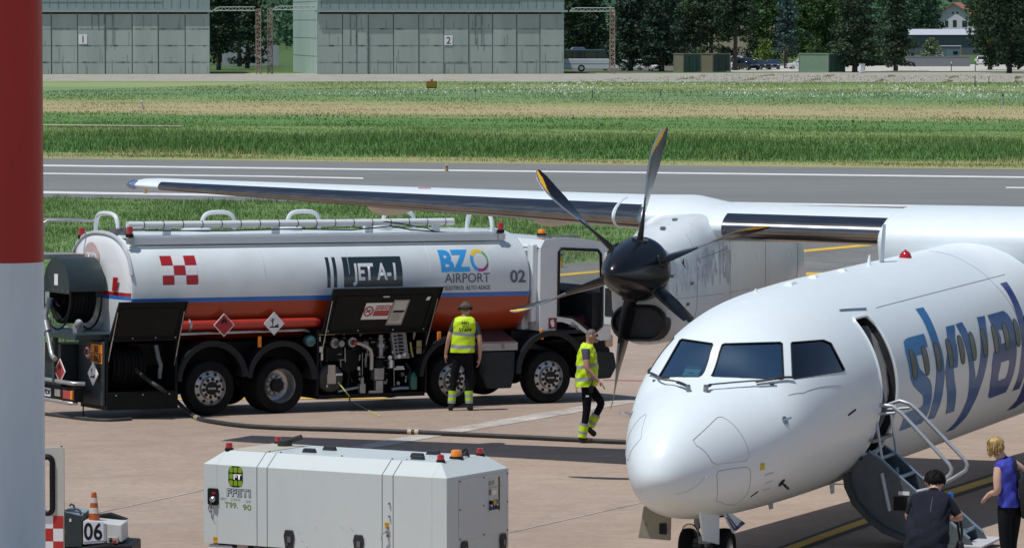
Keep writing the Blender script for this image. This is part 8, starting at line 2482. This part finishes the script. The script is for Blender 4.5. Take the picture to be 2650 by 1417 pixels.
cb_ = thing('camera_bag', 'black bag hanging by its strap from the arm of the man in the dark T-shirt', 'bag', W3_ + Vector((.27, .12, .62)))
m = MB(); m.loft([[(-.06, -.05, 0), (.06, -.05, 0), (.06, .05, 0), (-.06, .05, 0)], [(-.07, -.06, .2), (.055, -.06, .2), (.055, .06, .2), (-.07, .06, .2)], [(-.035, -.03, .36), (.025, -.03, .36), (.025, .03, .36), (-.035, .03, .36)]]); m.build('bag_body', BAGK, cb_, smooth=50, bevel=.02)
m = MB(); m.tube(curve_pts([(.0, 0, .34), (.015, .0, .45), (-.005, .0, .58), (-.02, .03, .64), (-.03, .06, .58), (-.01, .03, .42), (.0, .02, .34)]), .013, 6); m.build('bag_strap', BAGK, cb_)

# the pilot behind the windscreen, and the note pad on the glare shield
ACM = Matrix.Translation((2.3029, 52.1362, 0)) @ Matrix.Rotation(R(68), 4, 'Z') @ Matrix.Rotation(-R(1.0), 4, 'Y')
pt = thing('person', 'pilot in a pale shirt sitting behind the windscreen', 'person', M=ACM @ Matrix.Translation((2.72-1.8, -.52, 2.30)))
me = bpy.data.meshes.new('body')
vs = [(.05, 0, -.02), (.04, 0, .14), (.02, 0, .22), (.0, 0, .34), (-.01, 0, .40), (.02, .2, .12), (-.12, .24, -.01), (.02, -.2, .12), (-.12, -.22, -.01)]
rd = [.14, .15, .06, .095, .07, .075, .045, .075, .045]
me.from_pydata(vs, [(0, 1), (1, 2), (2, 3), (3, 4), (1, 5), (5, 6), (1, 7), (7, 8)], [])
o = bpy.data.objects.new('body', me); COL.objects.link(o)
o.modifiers.new('skin', 'SKIN')
for i, sv_ in enumerate(me.skin_vertices[0].data): sv_.radius = (rd[i], rd[i]); sv_.use_root = i == 0
o.modifiers.new('sub', 'SUBSURF').levels = 2
bpy.context.view_layer.update()
nm = bpy.data.meshes.new_from_object(o.evaluated_get(bpy.context.evaluated_depsgraph_get())); bpy.data.objects.remove(o)
nm.materials.append(SKIN_); nm.materials.append(pm('shirt_pale', (.55, .50, .52), .8))
for f in nm.polygons: f.material_index = 0 if f.center.z > .235 else 1; f.use_smooth = True
o = bpy.data.objects.new('body', nm); COL.objects.link(o); o.parent = pt
hair_cap(pt, dict(head=(0, 0, .33)), HB, (-1, 0, 0), .095, seed=8)
npd = thing('note_pad', 'white spiral bound note pad on the glare shield behind the windscreen', 'note pad', M=ACM @ Matrix.Translation((2.13-1.8, .30, 2.555)))
m = MB(); m.add([(-.07, .10, -.035), (-.07, -.10, -.035), (.06, -.10, .035), (.06, .10, .035), (-.07, .10, -.045), (-.07, -.10, -.045), (.06, -.10, .025), (.06, .10, .025)], [(0, 1, 2, 3), (7, 6, 5, 4), (0, 4, 5, 1), (1, 5, 6, 2), (2, 6, 7, 3), (3, 7, 4, 0)]); m.build('paper_block', pm('paper_white', (.75, .78, .70), .6), npd, smooth=0)
for k in range(8):
    m = MB(); y = -.085 + .024*k; m.tube([(.06 + .016*math.cos(a), y, .045 + .02*math.sin(a)) for a in np.linspace(0, 2*math.pi, 13)[:-1]], .004, 5, closed=True); m.build('spiral_ring', SIGNWHITE, npd)
m = MB(); m.cbox((-.02, .0, -.007), (.03, .07, .004)); m.build('printed_block', INK, npd)
gs = MB(); gs.loft([[(2.0-1.8, -.75, 2.44), (2.0-1.8, .75, 2.44), (2.5-1.8, .85, 2.47), (2.5-1.8, -.85, 2.47)], [(2.0-1.8, -.75, 2.46), (2.0-1.8, .75, 2.46), (2.5-1.8, .85, 2.49), (2.5-1.8, -.85, 2.49)]]); gs.build('glare_shield', pm('shield_grey', (.10, .12, .13), .7), AC, smooth=0)
